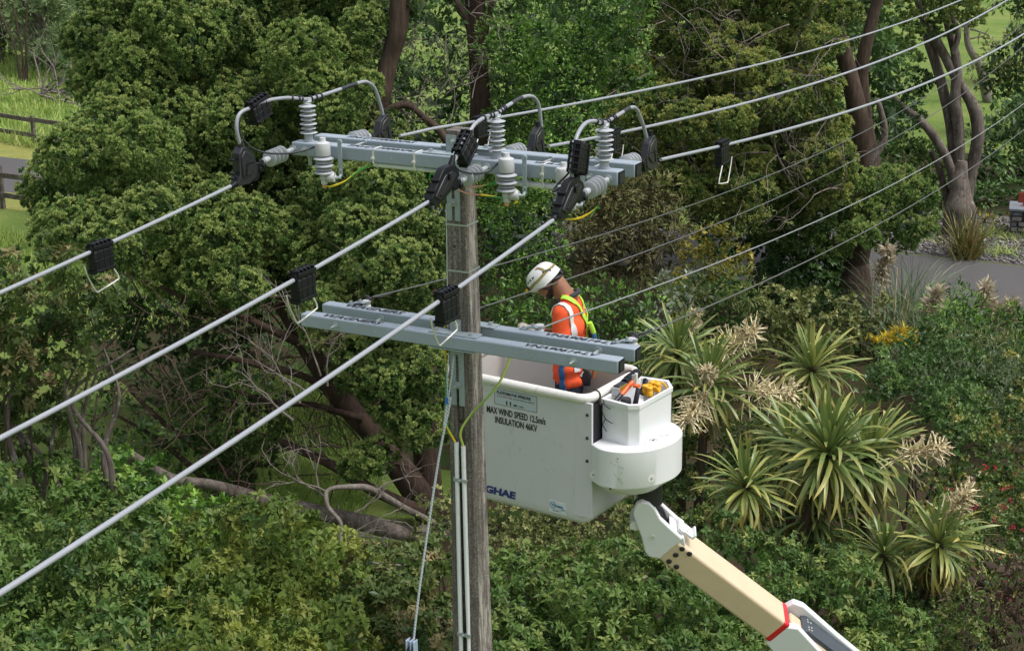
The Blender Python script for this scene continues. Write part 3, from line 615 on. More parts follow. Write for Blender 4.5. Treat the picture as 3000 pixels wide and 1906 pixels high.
m.alone('bare_twigs', DEAD, 'pale bare twigs inside the feathery tree at top left', 'twigs')
# far hedge and rough growth beyond the paddock
bush('far_hedge', 'long dark hedge far beyond the paddock at the top left', [(-60, 150), (300, 165), (300, 230), (60, 215), (-60, 200)], 74, (14, 26), 22, OLIVE, LEAF4, 2.6, .5, 9, .4, 97, .2, fill=3, cat='hedge', jit=1)

# ================================================================ SHRUBS
GB = 'broad-leaved shrubs along the bottom'
bush('laurel_shrub', 'tall dark broad-leaved shrub with reddish tips at the left edge', [(-60, 800), (40, 760), (140, 740), (230, 790), (300, 860), (290, 960), (230, 1060), (190, 1180), (110, 1260), (-60, 1320)], lambda x, y: 4.2+.9*(y-760)/500, (45, 80), 62, BROADR, SHOOT, 48, .10, 4, .074, 101, .30, fill=7, jit=.3, cat='shrub')
t = bpy.data.objects['laurel_shrub']; m = MB(); rg = np.random.default_rng(3)
for x, y in ((120, 1480), (200, 1480), (260, 1500), (60, 1400), (330, 1450)): 
    for k in range(2): limb(m, pxline([(x, y), (x+rg.normal(-30, 20), y-130), (x+rg.normal(-10, 40), y-290), (x+rg.normal(0, 60), y-430)], 4.6+rg.uniform(-.3, .6)), .035, .012, int(rg.integers(99)), 5, 7)
o = m.build('bare_stem', BARKG, t, 60); o['kind'] = 'stuff'
YB = lambda x, y: 4.6-2.4*np.clip((y-1380)/520, 0, 1.2)
bush('broadleaf_shrub', 'fresh green broad-leaved shrub in the bottom left corner', [(-60, 1430), (120, 1420), (300, 1450), (440, 1510), (520, 1620), (560, 1760), (560, 1980), (-60, 1980)], YB, (60, 105), 76, BROAD, SHOOT, 48, .10, 4, .074, 111, .26, GB, .3, 7, 'shrub')
bush('broadleaf_shrub', 'yellow-green broad-leaved shrub at the bottom, left of the rope', [(560, 1640), (640, 1560), (760, 1530), (900, 1560), (1000, 1640), (1010, 1780), (1000, 1980), (540, 1980)], lambda x, y: YB(x, y)-.2, (60, 105), 74, BROADY, SHOOT, 48, .10, 4, .074, 121, .30, GB, .3, 7, 'shrub', fmat=BROAD)
bush('broadleaf_shrub', 'dark reddish-tipped broad-leaved shrub at the bottom, behind the rope', [(1020, 1700), (1060, 1640), (1180, 1640), (1290, 1620), (1350, 1720), (1360, 1980), (1020, 1980)], lambda x, y: YB(x, y)+.5, (55, 95), 68, BROADR, SHOOT, 48, .10, 4, .074, 131, .30, GB, .3, 7, 'shrub')
bush('vine_shrub', 'light green sprawling shrub in front of the low lichened limb', [(180, 1420), (330, 1360), (480, 1400), (640, 1500), (600, 1560), (420, 1500)], 5.6, (40, 70), 54, VINE, SHOOT4, 20, .13, 5, .09, 141, .35, None, .3, 7, 'shrub')
bush('broadleaf_shrub', 'green broad-leaved shrub at the bottom, just right of the pole', [(1440, 1680), (1520, 1620), (1640, 1640), (1760, 1650), (1880, 1660), (1960, 1760), (2000, 1980), (1430, 1980)], lambda x, y: YB(x, y)+.9, (55, 95), 70, BROAD, SHOOT, 48, .10, 4, .074, 151, .28, GB, .3, 7, 'shrub')
bush('broadleaf_shrub', 'green broad-leaved shrub below the lifting boom at the bottom', [(2020, 1760), (2100, 1740), (2240, 1830), (2320, 1980), (2000, 1980)], lambda x, y: YB(x, y)+.9, (50, 85), 64, BROAD, SHOOT, 48, .10, 4, .074, 161, .22, GB, .3, 7, 'shrub')
bush('broadleaf_shrub', 'fine-leaved bright shrub just above the lifting boom', [(2100, 1560), (2200, 1570), (2330, 1610), (2450, 1660), (2540, 1740), (2640, 1850), (2660, 1980), (2420, 1980), (2320, 1800), (2160, 1660)], lambda x, y: YB(x, y)+1.4, (50, 90), 66, BROAD, SHOOT, 50, .09, 4, .066, 171, .28, GB, .3, 7, 'shrub', fmat=BROAD)
bush('box_shrub', 'small-leaved yellow-green shrub below the bucket', [(1430, 1480), (1520, 1500), (1640, 1550), (1760, 1520), (1880, 1500), (1900, 1620), (1780, 1660), (1600, 1640), (1440, 1660)], 6.3, (45, 75), 56, OLIVE, SHOOT2, 42, .09, 6, .042, 181, .30, None, .35, 9, 'shrub')
bush('box_shrub', 'small clump of yellow-green shrub between rope and pole', [(1255, 1480), (1330, 1450), (1340, 1560), (1270, 1580)], 5.5, (35, 55), 44, OLIVE, SHOOT2, 42, .09, 6, .042, 185, .35, None, .25, 9, 'shrub')
YS = lambda x, y: 13.0-7.5*np.clip((y-980)/900, 0, 1)
bush('escallonia_shrub', 'big small-leaved shrub with red flowers filling the lower right edge', [(2720, 1480), (2780, 1320), (2830, 1180), (2900, 1120), (3080, 1060), (3080, 1660), (2860, 1720), (2880, 1980), (2700, 1980), (2680, 1760), (2760, 1640)], YS, (50, 90), 66, SMALL, SHOOT2, 40, .10, 7, .05, 191, .38, None, .4, 9, 'shrub')
t = bpy.data.objects['escallonia_shrub']; rg = np.random.default_rng(6); P = []
for _ in range(46): x, y = rg.uniform(2740, 3000), rg.uniform(1180, 1750); P.append(atY(x, y, YS(x, y)-.42))
P = np.repeat(np.array(P), 3, 0)+rg.normal(0, .02, (138, 3)); o = leafmesh('red_flower', put(SHOOT2, P, rdir(rg, 138)+np.array((0, -.8, .5)), rdir(rg, 138), np.full(138, .03)), SHOOT2[1], rg.random(138), np.zeros(138), leafmat('red_flower', [(0, (.35, .02, .05)), (1, (.55, .06, .10))], (.5, .1, .1)), t, 'stuff')
bush('hydrangea_shrub', 'mid green shrub with a few yellow leaves right of the flax-like heads', [(2560, 1080), (2620, 1010), (2740, 1000), (2840, 1060), (2850, 1180), (2780, 1300), (2720, 1240), (2640, 1180), (2570, 1180)], lambda x, y: 14.5-5*np.clip((y-1000)/300, 0, 1), (45, 75), 56, DEEP, SHOOT4, 20, .14, 7, .075, 201, .25, None, .35, 9, 'shrub')
bush('olive_shrub', 'pale olive rounded shrub left of the pampas grass', [(2180, 930), (2260, 880), (2370, 890), (2450, 940), (2470, 1020), (2400, 1070), (2260, 1060), (2180, 1010)], 20.0, (40, 65), 50, OLIVE, SHOOT2, 11, .2, 8, .085, 211, .30, None, .35, 8, 'shrub')
bush('olive_shrub', 'feathery olive shrub in front of the golden rounded bush', [(1990, 870), (2080, 810), (2180, 830), (2220, 900), (2180, 960), (2060, 960)], 18.6, (40, 60), 46, OLIVE, NARROW, 15, .2, 9, .13, 221, .25, None, .35, 8, 'shrub')
bush('silver_shrub', 'grey silvery shrub to the right of the worker', [(1880, 860), (1960, 830), (2030, 860), (2030, 940), (1950, 980), (1880, 960)], 17.4, (35, 55), 44, SILVER, LEAF2, 13, .19, 9, .10, 231, .3, None, .35, 8, 'shrub', fmat=OLIVE)
bush('golden_bush', 'rounded golden-olive bush below the thin lines', [(2010, 780), (2050, 715), (2110, 700), (2160, 740), (2160, 820), (2090, 850), (2020, 840)], 19.6, (35, 58), 44, GOLD, SHOOT2, 9, .2, 8, .095, 241, .3, None, .35, 7, 'bush')
bush('dry_bush', 'brown half-dead twiggy bush behind the worker', [(1700, 640), (1780, 560), (1900, 560), (1960, 640), (1950, 760), (1860, 820), (1740, 800), (1690, 740)], 20.6, (40, 65), 48, BROWN, NARROW, 26, .22, 10, .15, 251, .25, None, .4, 7, 'bush', fmat=BROWN)
bush('dark_bush', 'dark green glossy bush left of the thick roadside trunk', [(2200, 820), (2280, 770), (2400, 790), (2420, 850), (2415, 890), (2340, 890), (2240, 880)], 25.2, (35, 58), 42, DEEP, SHOOT4, 9, .2, 7, .12, 261, .2, None, .35, 7, 'bush')
bush('leafy_shrub', 'bright leafy shrub right behind the worker', [(1720, 880), (1800, 840), (1880, 900), (1900, 1000), (1860, 1090), (1760, 1090), (1720, 1000)], 16.5, (40, 65), 50, VINE, LEAF4, 12, .19, 9, .10, 271, .25, None, .35, 8, 'shrub')
bush('leafy_shrub', 'leafy shrub left of the worker, behind the crossarms', [(1430, 940), (1540, 880), (1640, 930), (1720, 900), (1720, 1080), (1560, 1080), (1430, 1060)], 16.0, (40, 65), 50, VINE, LEAF4, 12, .19, 9, .10, 275, .15, None, .35, 8, 'shrub')
bush('feathery_shrub', 'feathery bright shrub spilling beside the roadway at the right', [(2740, 950), (2800, 900), (2900, 900), (3080, 950), (3080, 1060), (2900, 1090), (2780, 1020)], 19.0, (32, 55), 40, VINE, NARROW, 16, .18, 10, .12, 281, .25, None, .35, 8, 'shrub', fmat=DEEP)
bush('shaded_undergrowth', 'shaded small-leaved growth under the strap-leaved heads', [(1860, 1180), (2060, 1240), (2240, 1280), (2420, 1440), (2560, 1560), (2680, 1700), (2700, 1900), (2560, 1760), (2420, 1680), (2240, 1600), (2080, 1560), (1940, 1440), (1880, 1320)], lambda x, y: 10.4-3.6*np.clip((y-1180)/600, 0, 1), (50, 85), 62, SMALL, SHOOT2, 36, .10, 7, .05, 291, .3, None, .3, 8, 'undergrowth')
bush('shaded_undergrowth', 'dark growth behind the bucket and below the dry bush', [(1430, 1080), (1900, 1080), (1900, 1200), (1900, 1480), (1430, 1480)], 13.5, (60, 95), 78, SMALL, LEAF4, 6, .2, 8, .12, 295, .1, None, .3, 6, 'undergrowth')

bush('roadside_shrub', 'bright green shrub at the road edge right of the pampas grass', [(2730, 900), (2800, 850), (2870, 880), (2900, 930), (2840, 980), (2740, 970)], 21.5, (30, 50), 38, VINE, LEAF4, 11, .2, 8, .11, 301, .25, None, .4, 8, 'shrub')
bush('roadside_shrub', 'green shrub at the right edge below the road', [(2900, 940), (2980, 930), (3080, 940), (3080, 1010), (2900, 1010)], 21.0, (30, 50), 38, VINE, LEAF4, 11, .2, 8, .11, 305, .2, None, .4, 8, 'shrub')
bush('roadside_shrub', 'olive shrub behind the pampas grass, left of its stalks', [(2460, 920), (2560, 900), (2620, 960), (2600, 1040), (2480, 1040)], 22.0, (30, 52), 38, OLIVE, SHOOT2, 9, .2, 8, .09, 309, .25, None, .4, 8, 'shrub')
bush('roadside_shrub', 'fine grassy-leaved shrub below the pampas grass', [(2680, 980), (2800, 990), (2920, 1010), (3080, 1020), (3080, 1090), (2840, 1100), (2700, 1060)], 18.0, (35, 58), 42, OLIVE, NARROW, 15, .18, 10, .11, 313, .25, None, .4, 8, 'shrub', fmat=DEEP)
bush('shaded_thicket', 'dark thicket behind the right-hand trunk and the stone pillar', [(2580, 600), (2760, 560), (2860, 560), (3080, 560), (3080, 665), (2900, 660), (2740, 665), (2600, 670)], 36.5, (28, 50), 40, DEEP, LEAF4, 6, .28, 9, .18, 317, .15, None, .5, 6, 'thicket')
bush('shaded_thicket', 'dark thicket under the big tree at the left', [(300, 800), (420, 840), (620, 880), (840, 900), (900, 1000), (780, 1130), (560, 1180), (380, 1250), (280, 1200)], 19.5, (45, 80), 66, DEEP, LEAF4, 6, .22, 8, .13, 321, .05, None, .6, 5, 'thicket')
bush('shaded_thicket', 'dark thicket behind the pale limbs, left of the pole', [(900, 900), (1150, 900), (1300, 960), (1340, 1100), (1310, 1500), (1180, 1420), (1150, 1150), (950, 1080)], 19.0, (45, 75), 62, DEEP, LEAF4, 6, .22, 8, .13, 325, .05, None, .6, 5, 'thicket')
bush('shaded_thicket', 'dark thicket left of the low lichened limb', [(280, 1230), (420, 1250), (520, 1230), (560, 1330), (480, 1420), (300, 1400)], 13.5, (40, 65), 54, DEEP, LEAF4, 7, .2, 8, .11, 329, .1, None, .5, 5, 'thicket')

DRYB = leafmat('dry_brush_leaf', [(0, (.03, .02, .012)), (.5, (.085, .055, .035)), (1, (.16, .11, .07))], (.10, .11, .04), .8, .1)
bush('dry_brush', 'brown dead undergrowth at the lower right edge', [(2860, 1700), (2960, 1660), (3080, 1640), (3080, 1900), (2900, 1900), (2840, 1800)], 5.0, (40, 65), 50, DRYB, NARROW, 26, .15, 9, .10, 331, .05, None, .3, 5, 'undergrowth', fmat=DRYB)
# ================================================================ CABBAGE TREES: every strap leaf of the big heads is a part
def strap_mesh(name, L, w, droop, mat, seed):
    r = np.random.default_rng(seed); n = 8; P = []; p = np.zeros(3); a = 0.0
    V, F = [], []
    for i in range(n+1):
        t = i/n; wd = w*(.30+.95*math.sin(PI*min(1, .12+t*.80)))*(1 if t < .98 else .15)*.62
        nrm = np.array((-math.sin(a), 0, math.cos(a))); V += [p+np.array((0, -wd, 0))+nrm*.16*wd, p-nrm*.12*wd, p+np.array((0, wd, 0))+nrm*.16*wd]
        if i < n: F += [(3*i, 3*i+1, 3*i+4, 3*i+3), (3*i+1, 3*i+2, 3*i+5, 3*i+4)]
        a -= droop*(.25+1.5*t)/n; p = p+np.array((math.cos(a), 0, math.sin(a)))*L/n+np.array((0, r.normal(0, .003), 0))
    me = bpy.data.meshes.new(name); me.from_pydata([tuple(v) for v in V], [], F); me.update(); me.materials.append(mat); me.shade_smooth(); return me
def strapmat(name, a, b, tip):
    n = N(name); oi = n.add('ShaderNodeObjectInfo'); tc = n.add('ShaderNodeTexCoord'); sx = n.add('ShaderNodeSeparateXYZ'); n.ln(tc.outputs['Generated'], sx.inputs[0])
    col = n.ramp(oi.outputs['Random'], [(0, a), (1, b)]); w = n.add('ShaderNodeTexWave'); w.bands_direction = 'Y'; w.inputs['Scale'].default_value = 3.0; w.inputs['Distortion'].default_value = .6; n.ln(tc.outputs['Generated'], w.inputs[0])
    col = n.mix(n.ramp(w.outputs['Fac'], [(.3, (0, 0, 0)), (.9, (.28, .28, .28))]), col, tuple(min(1, x*1.7) for x in b)); col = n.mix(n.ramp(sx.outputs[0], [(.78, (0, 0, 0)), (1., (.75, .75, .75))]), col, tip)
    n.base(col); n.set(.36, 0, .5); tr = n.add('ShaderNodeBsdfTranslucent'); n.ln(col, tr.inputs[0]); ms = n.add('ShaderNodeMixShader'); ms.inputs[0].default_value = .22
    n.ln(n.b.outputs[0], ms.inputs[1]); n.ln(tr.outputs[0], ms.inputs[2]); n.ln(ms.outputs[0], n.out.inputs['Surface']); return n.m
SG = strapmat('strap_green', (.105, .165, .045), (.21, .275, .085), (.38, .32, .09)); SY = strapmat('strap_yellow_green', (.24, .28, .065), (.38, .39, .12), (.52, .40, .11)); SO = strapmat('strap_orange', (.48, .22, .02), (.60, .34, .06), (.55, .36, .12))
strap_me = {}
for mt, key in ((SG, 'g'), (SY, 'y'), (SO, 'o')): strap_me[key] = [strap_mesh('leaf', 1.0, .042, d, mt, i) for i, d in enumerate((.4, .9, 1.45, 2.1))]
def cabbage(label, px, py, Y, Lpx, nl, seed, yellow=.35, lean=(0, 0), trunk_px=None, dead=6, tr=.055):
    c = atY(px, py, Y); k = pxm(Y, py); L0 = Lpx/k; r = np.random.default_rng(seed); base = np.array((c[0]+r.normal(0, .15), c[1]+.25, 0)) if trunk_px is None else gz(*trunk_px)
    if trunk_px is not None: base = hit(*trunk_px, c, (0, 1, 0)); base = np.array((base[0], c[1]+.2, 0))
    t = thing('cabbage_tree', label, 'cabbage tree', base, 0, 'strap-leaved cabbage trees at the right'); ga = 2.399963
    axis = unit((lean[0], lean[1]-.18, 1)); u = unit(np.cross((0, 1, .1), axis)); v = np.cross(axis, u)
    nl = int(nl*1.35)
    for i in range(nl):
        f = (i+.5)/nl; el = math.radians(86-128*f**.85)+r.normal(0, .08); az = i*ga+r.normal(0, .15); d = axis*math.sin(el)+(u*math.cos(az)+v*math.sin(az))*math.cos(el)
        key = 'o' if (f > .93 and r.random() < .5) else ('y' if r.random() < yellow*(.4+f) else 'g'); dr = int(np.clip((0, 1, 1, 2, 2, 3)[int(f*5.99)]+r.integers(-1, 2), 0, 3))
        o = bpy.data.objects.new('leaf', strap_me[key][dr]); COL.objects.link(o); o.parent = t
        upv = np.array((0, 0, 1.)) if abs(d[2]) < .95 else v; y_ = unit(np.cross(upv, d)); z_ = np.cross(d, y_); roll = r.normal(0, .45); y2 = y_*math.cos(roll)+z_*math.sin(roll); z2 = np.cross(d, y2); sc = L0*r.uniform(.85, 1.12)*(.80+.30*math.sin(PI*min(1, f+.15)))
        M = Matrix(((d[0], y2[0], z2[0], 0), (d[1], y2[1], z2[1], 0), (d[2], y2[2], z2[2], 0), (0, 0, 0, 1))); o.matrix_basis = Matrix.Translation(Vector(c+d*.03-axis*.22*f*L0-base)) @ M @ Matrix.Diagonal((sc, sc*.95, sc, 1))
    m = MB(); mid = (c+base)/2+np.array((r.normal(0, .2), 0, 0)); limb(m, np.array([base, mid, c-axis*.35*L0, c]), tr*1.4, tr, seed, 8, 10); m.build('trunk', BARK, t, 60)
    P = np.repeat((c-axis*.25*L0)[None], 26, 0)+r.normal(0, .03, (26, 3)); D = np.stack([r.normal(0, .4, 26), r.normal(-.1, .4, 26), np.full(26, -1.)], 1)
    leafmesh('dead_leaf', put((np.array([(0, -.03, 0), (0, .03, 0), (.6, -.035, .05), (.6, .035, .05), (1, 0, 0)]), [(0, 1, 3, 2), (2, 3, 4)]), P, D, rdir(r, 26), np.full(26, L0*.95)), [(0, 1, 3, 2), (2, 3, 4)], r.random(26), np.zeros(26), BROWN, t, 'stuff')
    return t, c, k
heads = [('strap-leaved head nearest the right end of the lower crossarms', 1985, 1030, 9.6, 150, 81, 1, .30), ('strap-leaved head right of the tool tray with cream flowers on both sides', 2075, 1120, 9.0, 165, 98, 2, .25), ('upright yellow-tipped head standing alone in front of the olive shrub', 2378, 1075, 9.4, 150, 86, 3, .75),
         ('largest strap-leaved head, at the centre of the right-hand group', 2428, 1325, 7.4, 205, 134, 4, .35), ('strap-leaved head drooping at the right of the largest one', 2550, 1330, 7.7, 180, 98, 5, .45), ('round starry strap-leaved head right of the white turret', 2187, 1420, 7.0, 150, 92, 6, .55),
         ('low grey-green strap-leaved head at the lower right', 2590, 1620, 6.6, 140, 75, 7, .15), ('rightmost strap-leaved head with orange dead leaves', 2752, 1585, 6.4, 165, 92, 8, .5), ('shaded strap-leaved head peeping out behind the largest one', 2310, 1290, 8.2, 150, 56, 9, .1), ('dark hanging strap-leaved head under the largest one', 2390, 1510, 7.6, 150, 47, 10, .05)]
trk = {5: (2120, 1640), 7: (2560, 1800), 3: (2440, 1650)}
HC_ = []
for i, (lab, x, y, Y, Lp, nl, sd, ye) in enumerate(heads): HC_.append(cabbage(lab, x, y, Y, Lp, nl, sd, ye, lean=((0, 0), (.1, 0), (0, 0), (0, -.1), (.5, -.1), (-.05, -.1), (-.1, 0), (.1, 0), (-.3, 0), (.0, -1.2))[i], trunk_px=trk.get(i)))
def panicle(label, px, py, Y, rpx, seed, axis, parent=None, name='flower_panicle'):
    r = np.random.default_rng(seed); c = atY(px, py, Y); R = rpx/pxm(Y, py); ax = unit(axis); m = MB(); base = c-ax*R*.8
    m.tube(np.array([base, c-ax*.1*R, c+ax*R*.7]), [.016, .012, .005], 6); P, T = [], []
    for i in range(135):
        f = r.random(); p0 = base+ax*R*1.6*f*.9; d = unit(ax*.55+rdir(r, 1)[0]*.9); L = R*r.uniform(.5, .95)*(1-.35*f); q = p0+d*L*.5+rdir(r, 1)[0]*.02; e = q+d*L*.5+np.array((0, 0, -.06*L)); m.tube(np.array([p0, q, e]), [.005, .0085, .003], 5)
        for k in range(2): g = r.random(); P.append(p0+(e-p0)*g); T.append(d+rdir(r, 1)[0]*.8)
    t = thing('flower_panicle', label, 'flower', base, 0, 'cream flower sprays of the cabbage trees')
    mat = plain('cream_stalk_%d' % seed, (.80, .71, .45), .8, 0, .15, 40); o = m.build('stalk', mat, t, 0)
    P, T = np.array(P), np.array(T); n = len(P); leafmesh('blossom', put(TUFT6, P, T, rdir(r, n), np.full(n, .042)), TUFT6[1], r.random(n), np.zeros(n), CREAM, t, 'stuff')
panicle('cream flower spray right behind the first strap-leaved head', 2165, 1000, 9.8, 95, 1, (.6, -.2, .6)); panicle('cream flower spray close beside the white tool tray', 2035, 1200, 8.4, 95, 2, (-.5, -.7, -.3)); panicle('cream flower spray left of the yellow-tipped head', 2262, 1150, 8.7, 100, 3, (.8, -.3, .05))
panicle('cream flower spray at the right of the drooping head', 2700, 1325, 7.3, 95, 4, (.7, -.3, .3)); panicle('cream flower spray above the rightmost head', 2805, 1475, 6.5, 80, 5, (.5, -.1, .8)); panicle('small cream flower spray inside the head beside the tray', 2070, 1095, 8.6, 52, 6, (-.1, -.8, .5)); panicle('small cream flower spray at the top of the first head', 2030, 940, 10.0, 40, 7, (.1, 0, 1))
# ================================================================ GRASSES
def tussock(P, D, L, w, droop, seed, seg=6):
    """arching blades as strips"""
    r = np.random.default_rng(seed); n = len(P); D = D/np.linalg.norm(D, axis=1)[:, None]; pos = P.copy(); V = []; sd = np.cross(D, np.array((0, 0, 1.))); sd /= np.linalg.norm(sd, axis=1)[:, None]+1e-9; d = D.copy()
    sd = sd*np.cos(r.normal(0, .6, n))[:, None]+np.cross(d, sd)*np.sin(r.normal(0, .6, n))[:, None]
    for i in range(seg+1):
        t = i/seg; ww = (w*(1-t)**.7+.0008)[:, None]*.5 if hasattr(w, '__len__') else w*(1-t)**.7*.5+.0008; V += [pos-sd*ww, pos+sd*ww]; pos = pos+d*(L/seg)[:, None]; d = d+np.array((0, 0, -1.))*(droop*(.3+1.4*t)/seg)[:, None]; d /= np.linalg.norm(d, axis=1)[:, None]
    return np.stack(V, 1), [(2*i, 2*i+1, 2*i+3, 2*i+2) for i in range(seg)]
def grassclump(name, label, cat, c, n, spread, L, w, droop, seed, mat, lean=(0, 0), up=1.0, group=None):
    r = np.random.default_rng(seed); t = thing(name, label, cat, c, 0, group); P = np.array(c)+np.stack([r.normal(0, spread, n), r.normal(0, spread, n), np.zeros(n)], 1); D = np.stack([r.normal(lean[0], .55, n), r.normal(lean[1], .55, n), np.full(n, up)], 1); Ln = L*r.uniform(.5, 1.1, n)
    V, F = tussock(P, D, Ln, w, droop*r.uniform(.5, 1.4, n), seed); leafmesh('blade', V, F, r.random(n), np.clip(r.normal(.05, .25, n), 0, 1), mat, t, 'stuff'); return t
pc = gz(2640, 1010); pz = gz(2645, 985); t = grassclump('pampas_grass', 'grey-green pampas grass with tall dry stalks in front of the road', 'grass', (pz[0], pz[1], 0), 430, .30, 2.35, .022, 1.7, 31, PAMP); t2_ = t
def plume(t, x0, y0, x1, y1, Y, fl, seed, bent=0):
    r = np.random.default_rng(seed); a, b = atY(x0, y0, Y), atY(x1, y1, Y); m = MB(); C = crom([a, (a+b)/2+np.array((bent, 0, 0)), b], 6); m.tube(C, np.linspace(.022, .012, len(C)), 6); m.build('stalk', PLST, t, 60)
    if fl:
        n = 260; f = r.random(n)**.8; P = b+(C[-3]-b)/np.linalg.norm(C[-3]-b)*(fl*(1-f))[:, None]+np.array((0, 0, .03)); D = np.stack([r.normal(.25, .5, n), r.normal(0, .5, n), r.normal(.35, .35, n)], 1)
        leafmesh('plume', put((np.array([(0, 0, 0), (.6, -.09, 0), (1, 0, -.2), (.6, .09, 0)]), [(0, 1, 2, 3)]), P, D, rdir(r, n), r.uniform(.16, .30, n)), [(0, 1, 2, 3)], r.random(n), np.zeros(n), PLUME, t, 'stuff')
PLST = plain('dry_stalk', (.62, .50, .30), .8, 0, .2, 20)
for k, e in enumerate(((2590, 960, 2597, 735, .35, 0), (2575, 960, 2580, 785, .42, 0), (2560, 960, 2565, 760, 0, 0), (2555, 950, 2556, 790, 0, 0), (2618, 960, 2628, 785, 0, 0), (2640, 960, 2664, 860, 0, .03), (2632, 960, 2655, 850, 0, 0), (2650, 955, 2668, 880, 0, .02), (2570, 950, 2590, 760, 0, 0))): plume(t, *e[:4], pz[1]-.3, e[4], k, e[5])
gp = 'pampas plumes above the right-hand shrubs'
for k, (x0, y0, x1, y1, fl, lab) in enumerate(((2700, 985, 2745, 858, .42, 'leaning pampas plume right of the pampas grass'), (2880, 1000, 2886, 838, .55, 'upright pampas plume in front of the road'), (2910, 1010, 2917, 905, .30, 'small pampas plume between two bigger ones'), (2945, 1030, 2960, 888, .50, 'rightmost pampas plume at the road edge'))):
    t = thing('pampas_plume', lab, 'plume', atY(x0, y0, 20.0), 0, gp); plume(t, x0, y0, x1, y1, 20.0, fl*1.25, 40+k)
for k, (x, y, Y, n) in enumerate(((2800, 1040, 17.2, 300), (2940, 1070, 16.6, 280), (2700, 1010, 20.5, 260))): c = atY(x, y, Y); grassclump('rush_clump', ('fine grassy clump below the leaning plume', 'fine grassy clump at the right edge', 'fine grassy clump right of the pampas stalks')[k], 'grass', (c[0], Y, max(.1, c[2]-1.0)), n, .28, 1.7, .014, 1.0, 60+k, PAMP)
c = gz(2830, 752); grassclump('flax_clump', 'spiky flax clump on the gravel in front of the grey trunk', 'flax', c, 150, .22, 1.5, .05, .55, 71, leafmat('flax_blade', [(0, (.05, .085, .02)), (.6, (.14, .16, .04)), (1, (.26, .17, .06))], (.4, .22, .08), .45, .2))
for k, (x, y) in enumerate(((2690, 700), (2895, 690), (2985, 700), (2930, 742))): c = gz(x, y); grassclump('low_weed', ('small green weed near the left of the gravel', 'small weed tuft before the stone pillar', 'weed tuft at the foot of the pillar by the right edge', 'weed tuft low on the gravel right of the flax')[k], 'weed', c, 110, .30, .35, .03, 1.2, 81+k, GRASS)
# yellow flowered shrub
c = atY(2640, 1000, 18.6); t = thing('yellow_flowers', 'cluster of bright yellow flower spikes in front of the pampas grass', 'flowers', c); r = np.random.default_rng(4); P, D = [], []
for x, y in ((2605, 985), (2640, 975), (2665, 990), (2600, 1005), (2575, 1000), (2655, 1003), (2625, 1000)):
    q = atY(x, y, 18.4)
    for _ in range(26): P.append(q+r.normal(0, .055, 3)*np.array((1.6, 1, .6))); D.append(np.array((r.normal(0, .7), r.normal(-.3, .5), .5)))
P, D = np.array(P), np.array(D); n = len(P); leafmesh('flower', put(NARROW, P, D, rdir(r, n), np.full(n, .19)), NARROW[1], r.random(n), np.zeros(n), leafmat('yellow_petal', [(0, (.55, .40, .02)), (1, (.80, .66, .08))], (.85, .75, .2), .6, .2), t, 'stuff')
# grass growing in the paddocks
def field(name, label, poly, n, L, w, seed, mat=GRASS):
    r = np.random.default_rng(seed); P = np.array(poly); x0, y0 = P.min(0); x1, y1 = P.max(0); x = r.uniform(x0, x1, n*2); y = r.uniform(y0, y1, n*2); k = inpoly(P, x, y); x, y = x[k][:n], y[k][:n]; n = len(x)
    D = np.stack([r.normal(.1, .45, n), r.normal(0, .45, n), np.ones(n)], 1); cl = np.sin(x*.9+2*np.sin(y*.5))*np.sin(y*.8+x*.3); Ln = L*r.uniform(.4, 1.1, n)*(1+.5*np.clip(cl, 0, 1))
    V, F = tussock(np.stack([x, y, np.zeros(n)], 1), D, Ln, w, r.uniform(.3, 1.0, n), seed, 2); o = leafmesh(name, V, F, np.clip(.45+.25*cl+r.normal(0, .2, n), 0, 1), np.clip(r.normal(0, .25, n), 0, 1), mat, None, 'stuff'); return tag(o, label, 'grass')
field('meadow_grass', 'rough meadow grass beyond the far fence at the left', [tuple((EX*s+EY*n)[:2]) for s, n in ((-62, 39.2), (-31, 33.5), (-31, 62), (-62, 62))], 30000, .32, .05, 5)
field('rough_grass', 'long rough grass strip below the far fence at the left', [tuple((EX*s+EY*n)[:2]) for s, n in ((-50, 36.2), (-30, 32.9), (-30, 33.5), (-50, 37.0))], 9000, .55, .04, 6)
field('field_grass', 'short grass in front of the near fence at the left', [(-17.5, 36.8), (-12, 33), (-6, 26), (-9, 24), (-15, 33)], 14000, .22, .03, 7)
field('lawn_grass', 'bright grass under the big tree', [(-7.5, 15.5), (-2.2, 14.0), (-1.4, 20), (-6, 23)], 15000, .20, .016, 8, leafmat('lawn_blade', [(0, (.10, .19, .025)), (.5, (.18, .30, .05)), (1, (.30, .38, .09))], (.36, .40, .12), .6, .35))
# ================================================================ FENCES, PILE OF BRUSH, PILLAR AND SIGN
WOOD = barkmat('weathered_rail', (.05, .042, .036), (.19, .165, .14), (.30, .29, .26), .60, .3)
def fence(label, n, s0, s1, step, zs, post_h, off=0, sk=0.0):
    nf = lambda s: n+sk*(s+39.1); sr = Matrix.Rotation(math.atan(sk), 3, 'Z')
    t = thing('rail_fence', label, 'fence', A(s0, nf(s0), 0), 0, None); ss = np.arange(s0+off, s1, step)
    for s in ss: m = MB(ARM); m.box((s+rng.normal(0, .03), nf(s), post_h/2-.1), (.14, .11, post_h+.2), Matrix.Rotation(rng.normal(0, .02), 3, 'Y')); m.build('post', WOOD, t, bevel=.01)
    for z in zs:
        for a, b in zip(ss[:-1], ss[1:]): m = MB(ARM); m.box(((a+b)/2, nf((a+b)/2)-.09, z+rng.normal(0, .012)), (step*math.hypot(1, sk)-.012, .05, .16), sr @ Matrix.Rotation(rng.normal(0, .010), 3, 'Y')); m.build('rail', WOOD, t, bevel=.006)
    return t
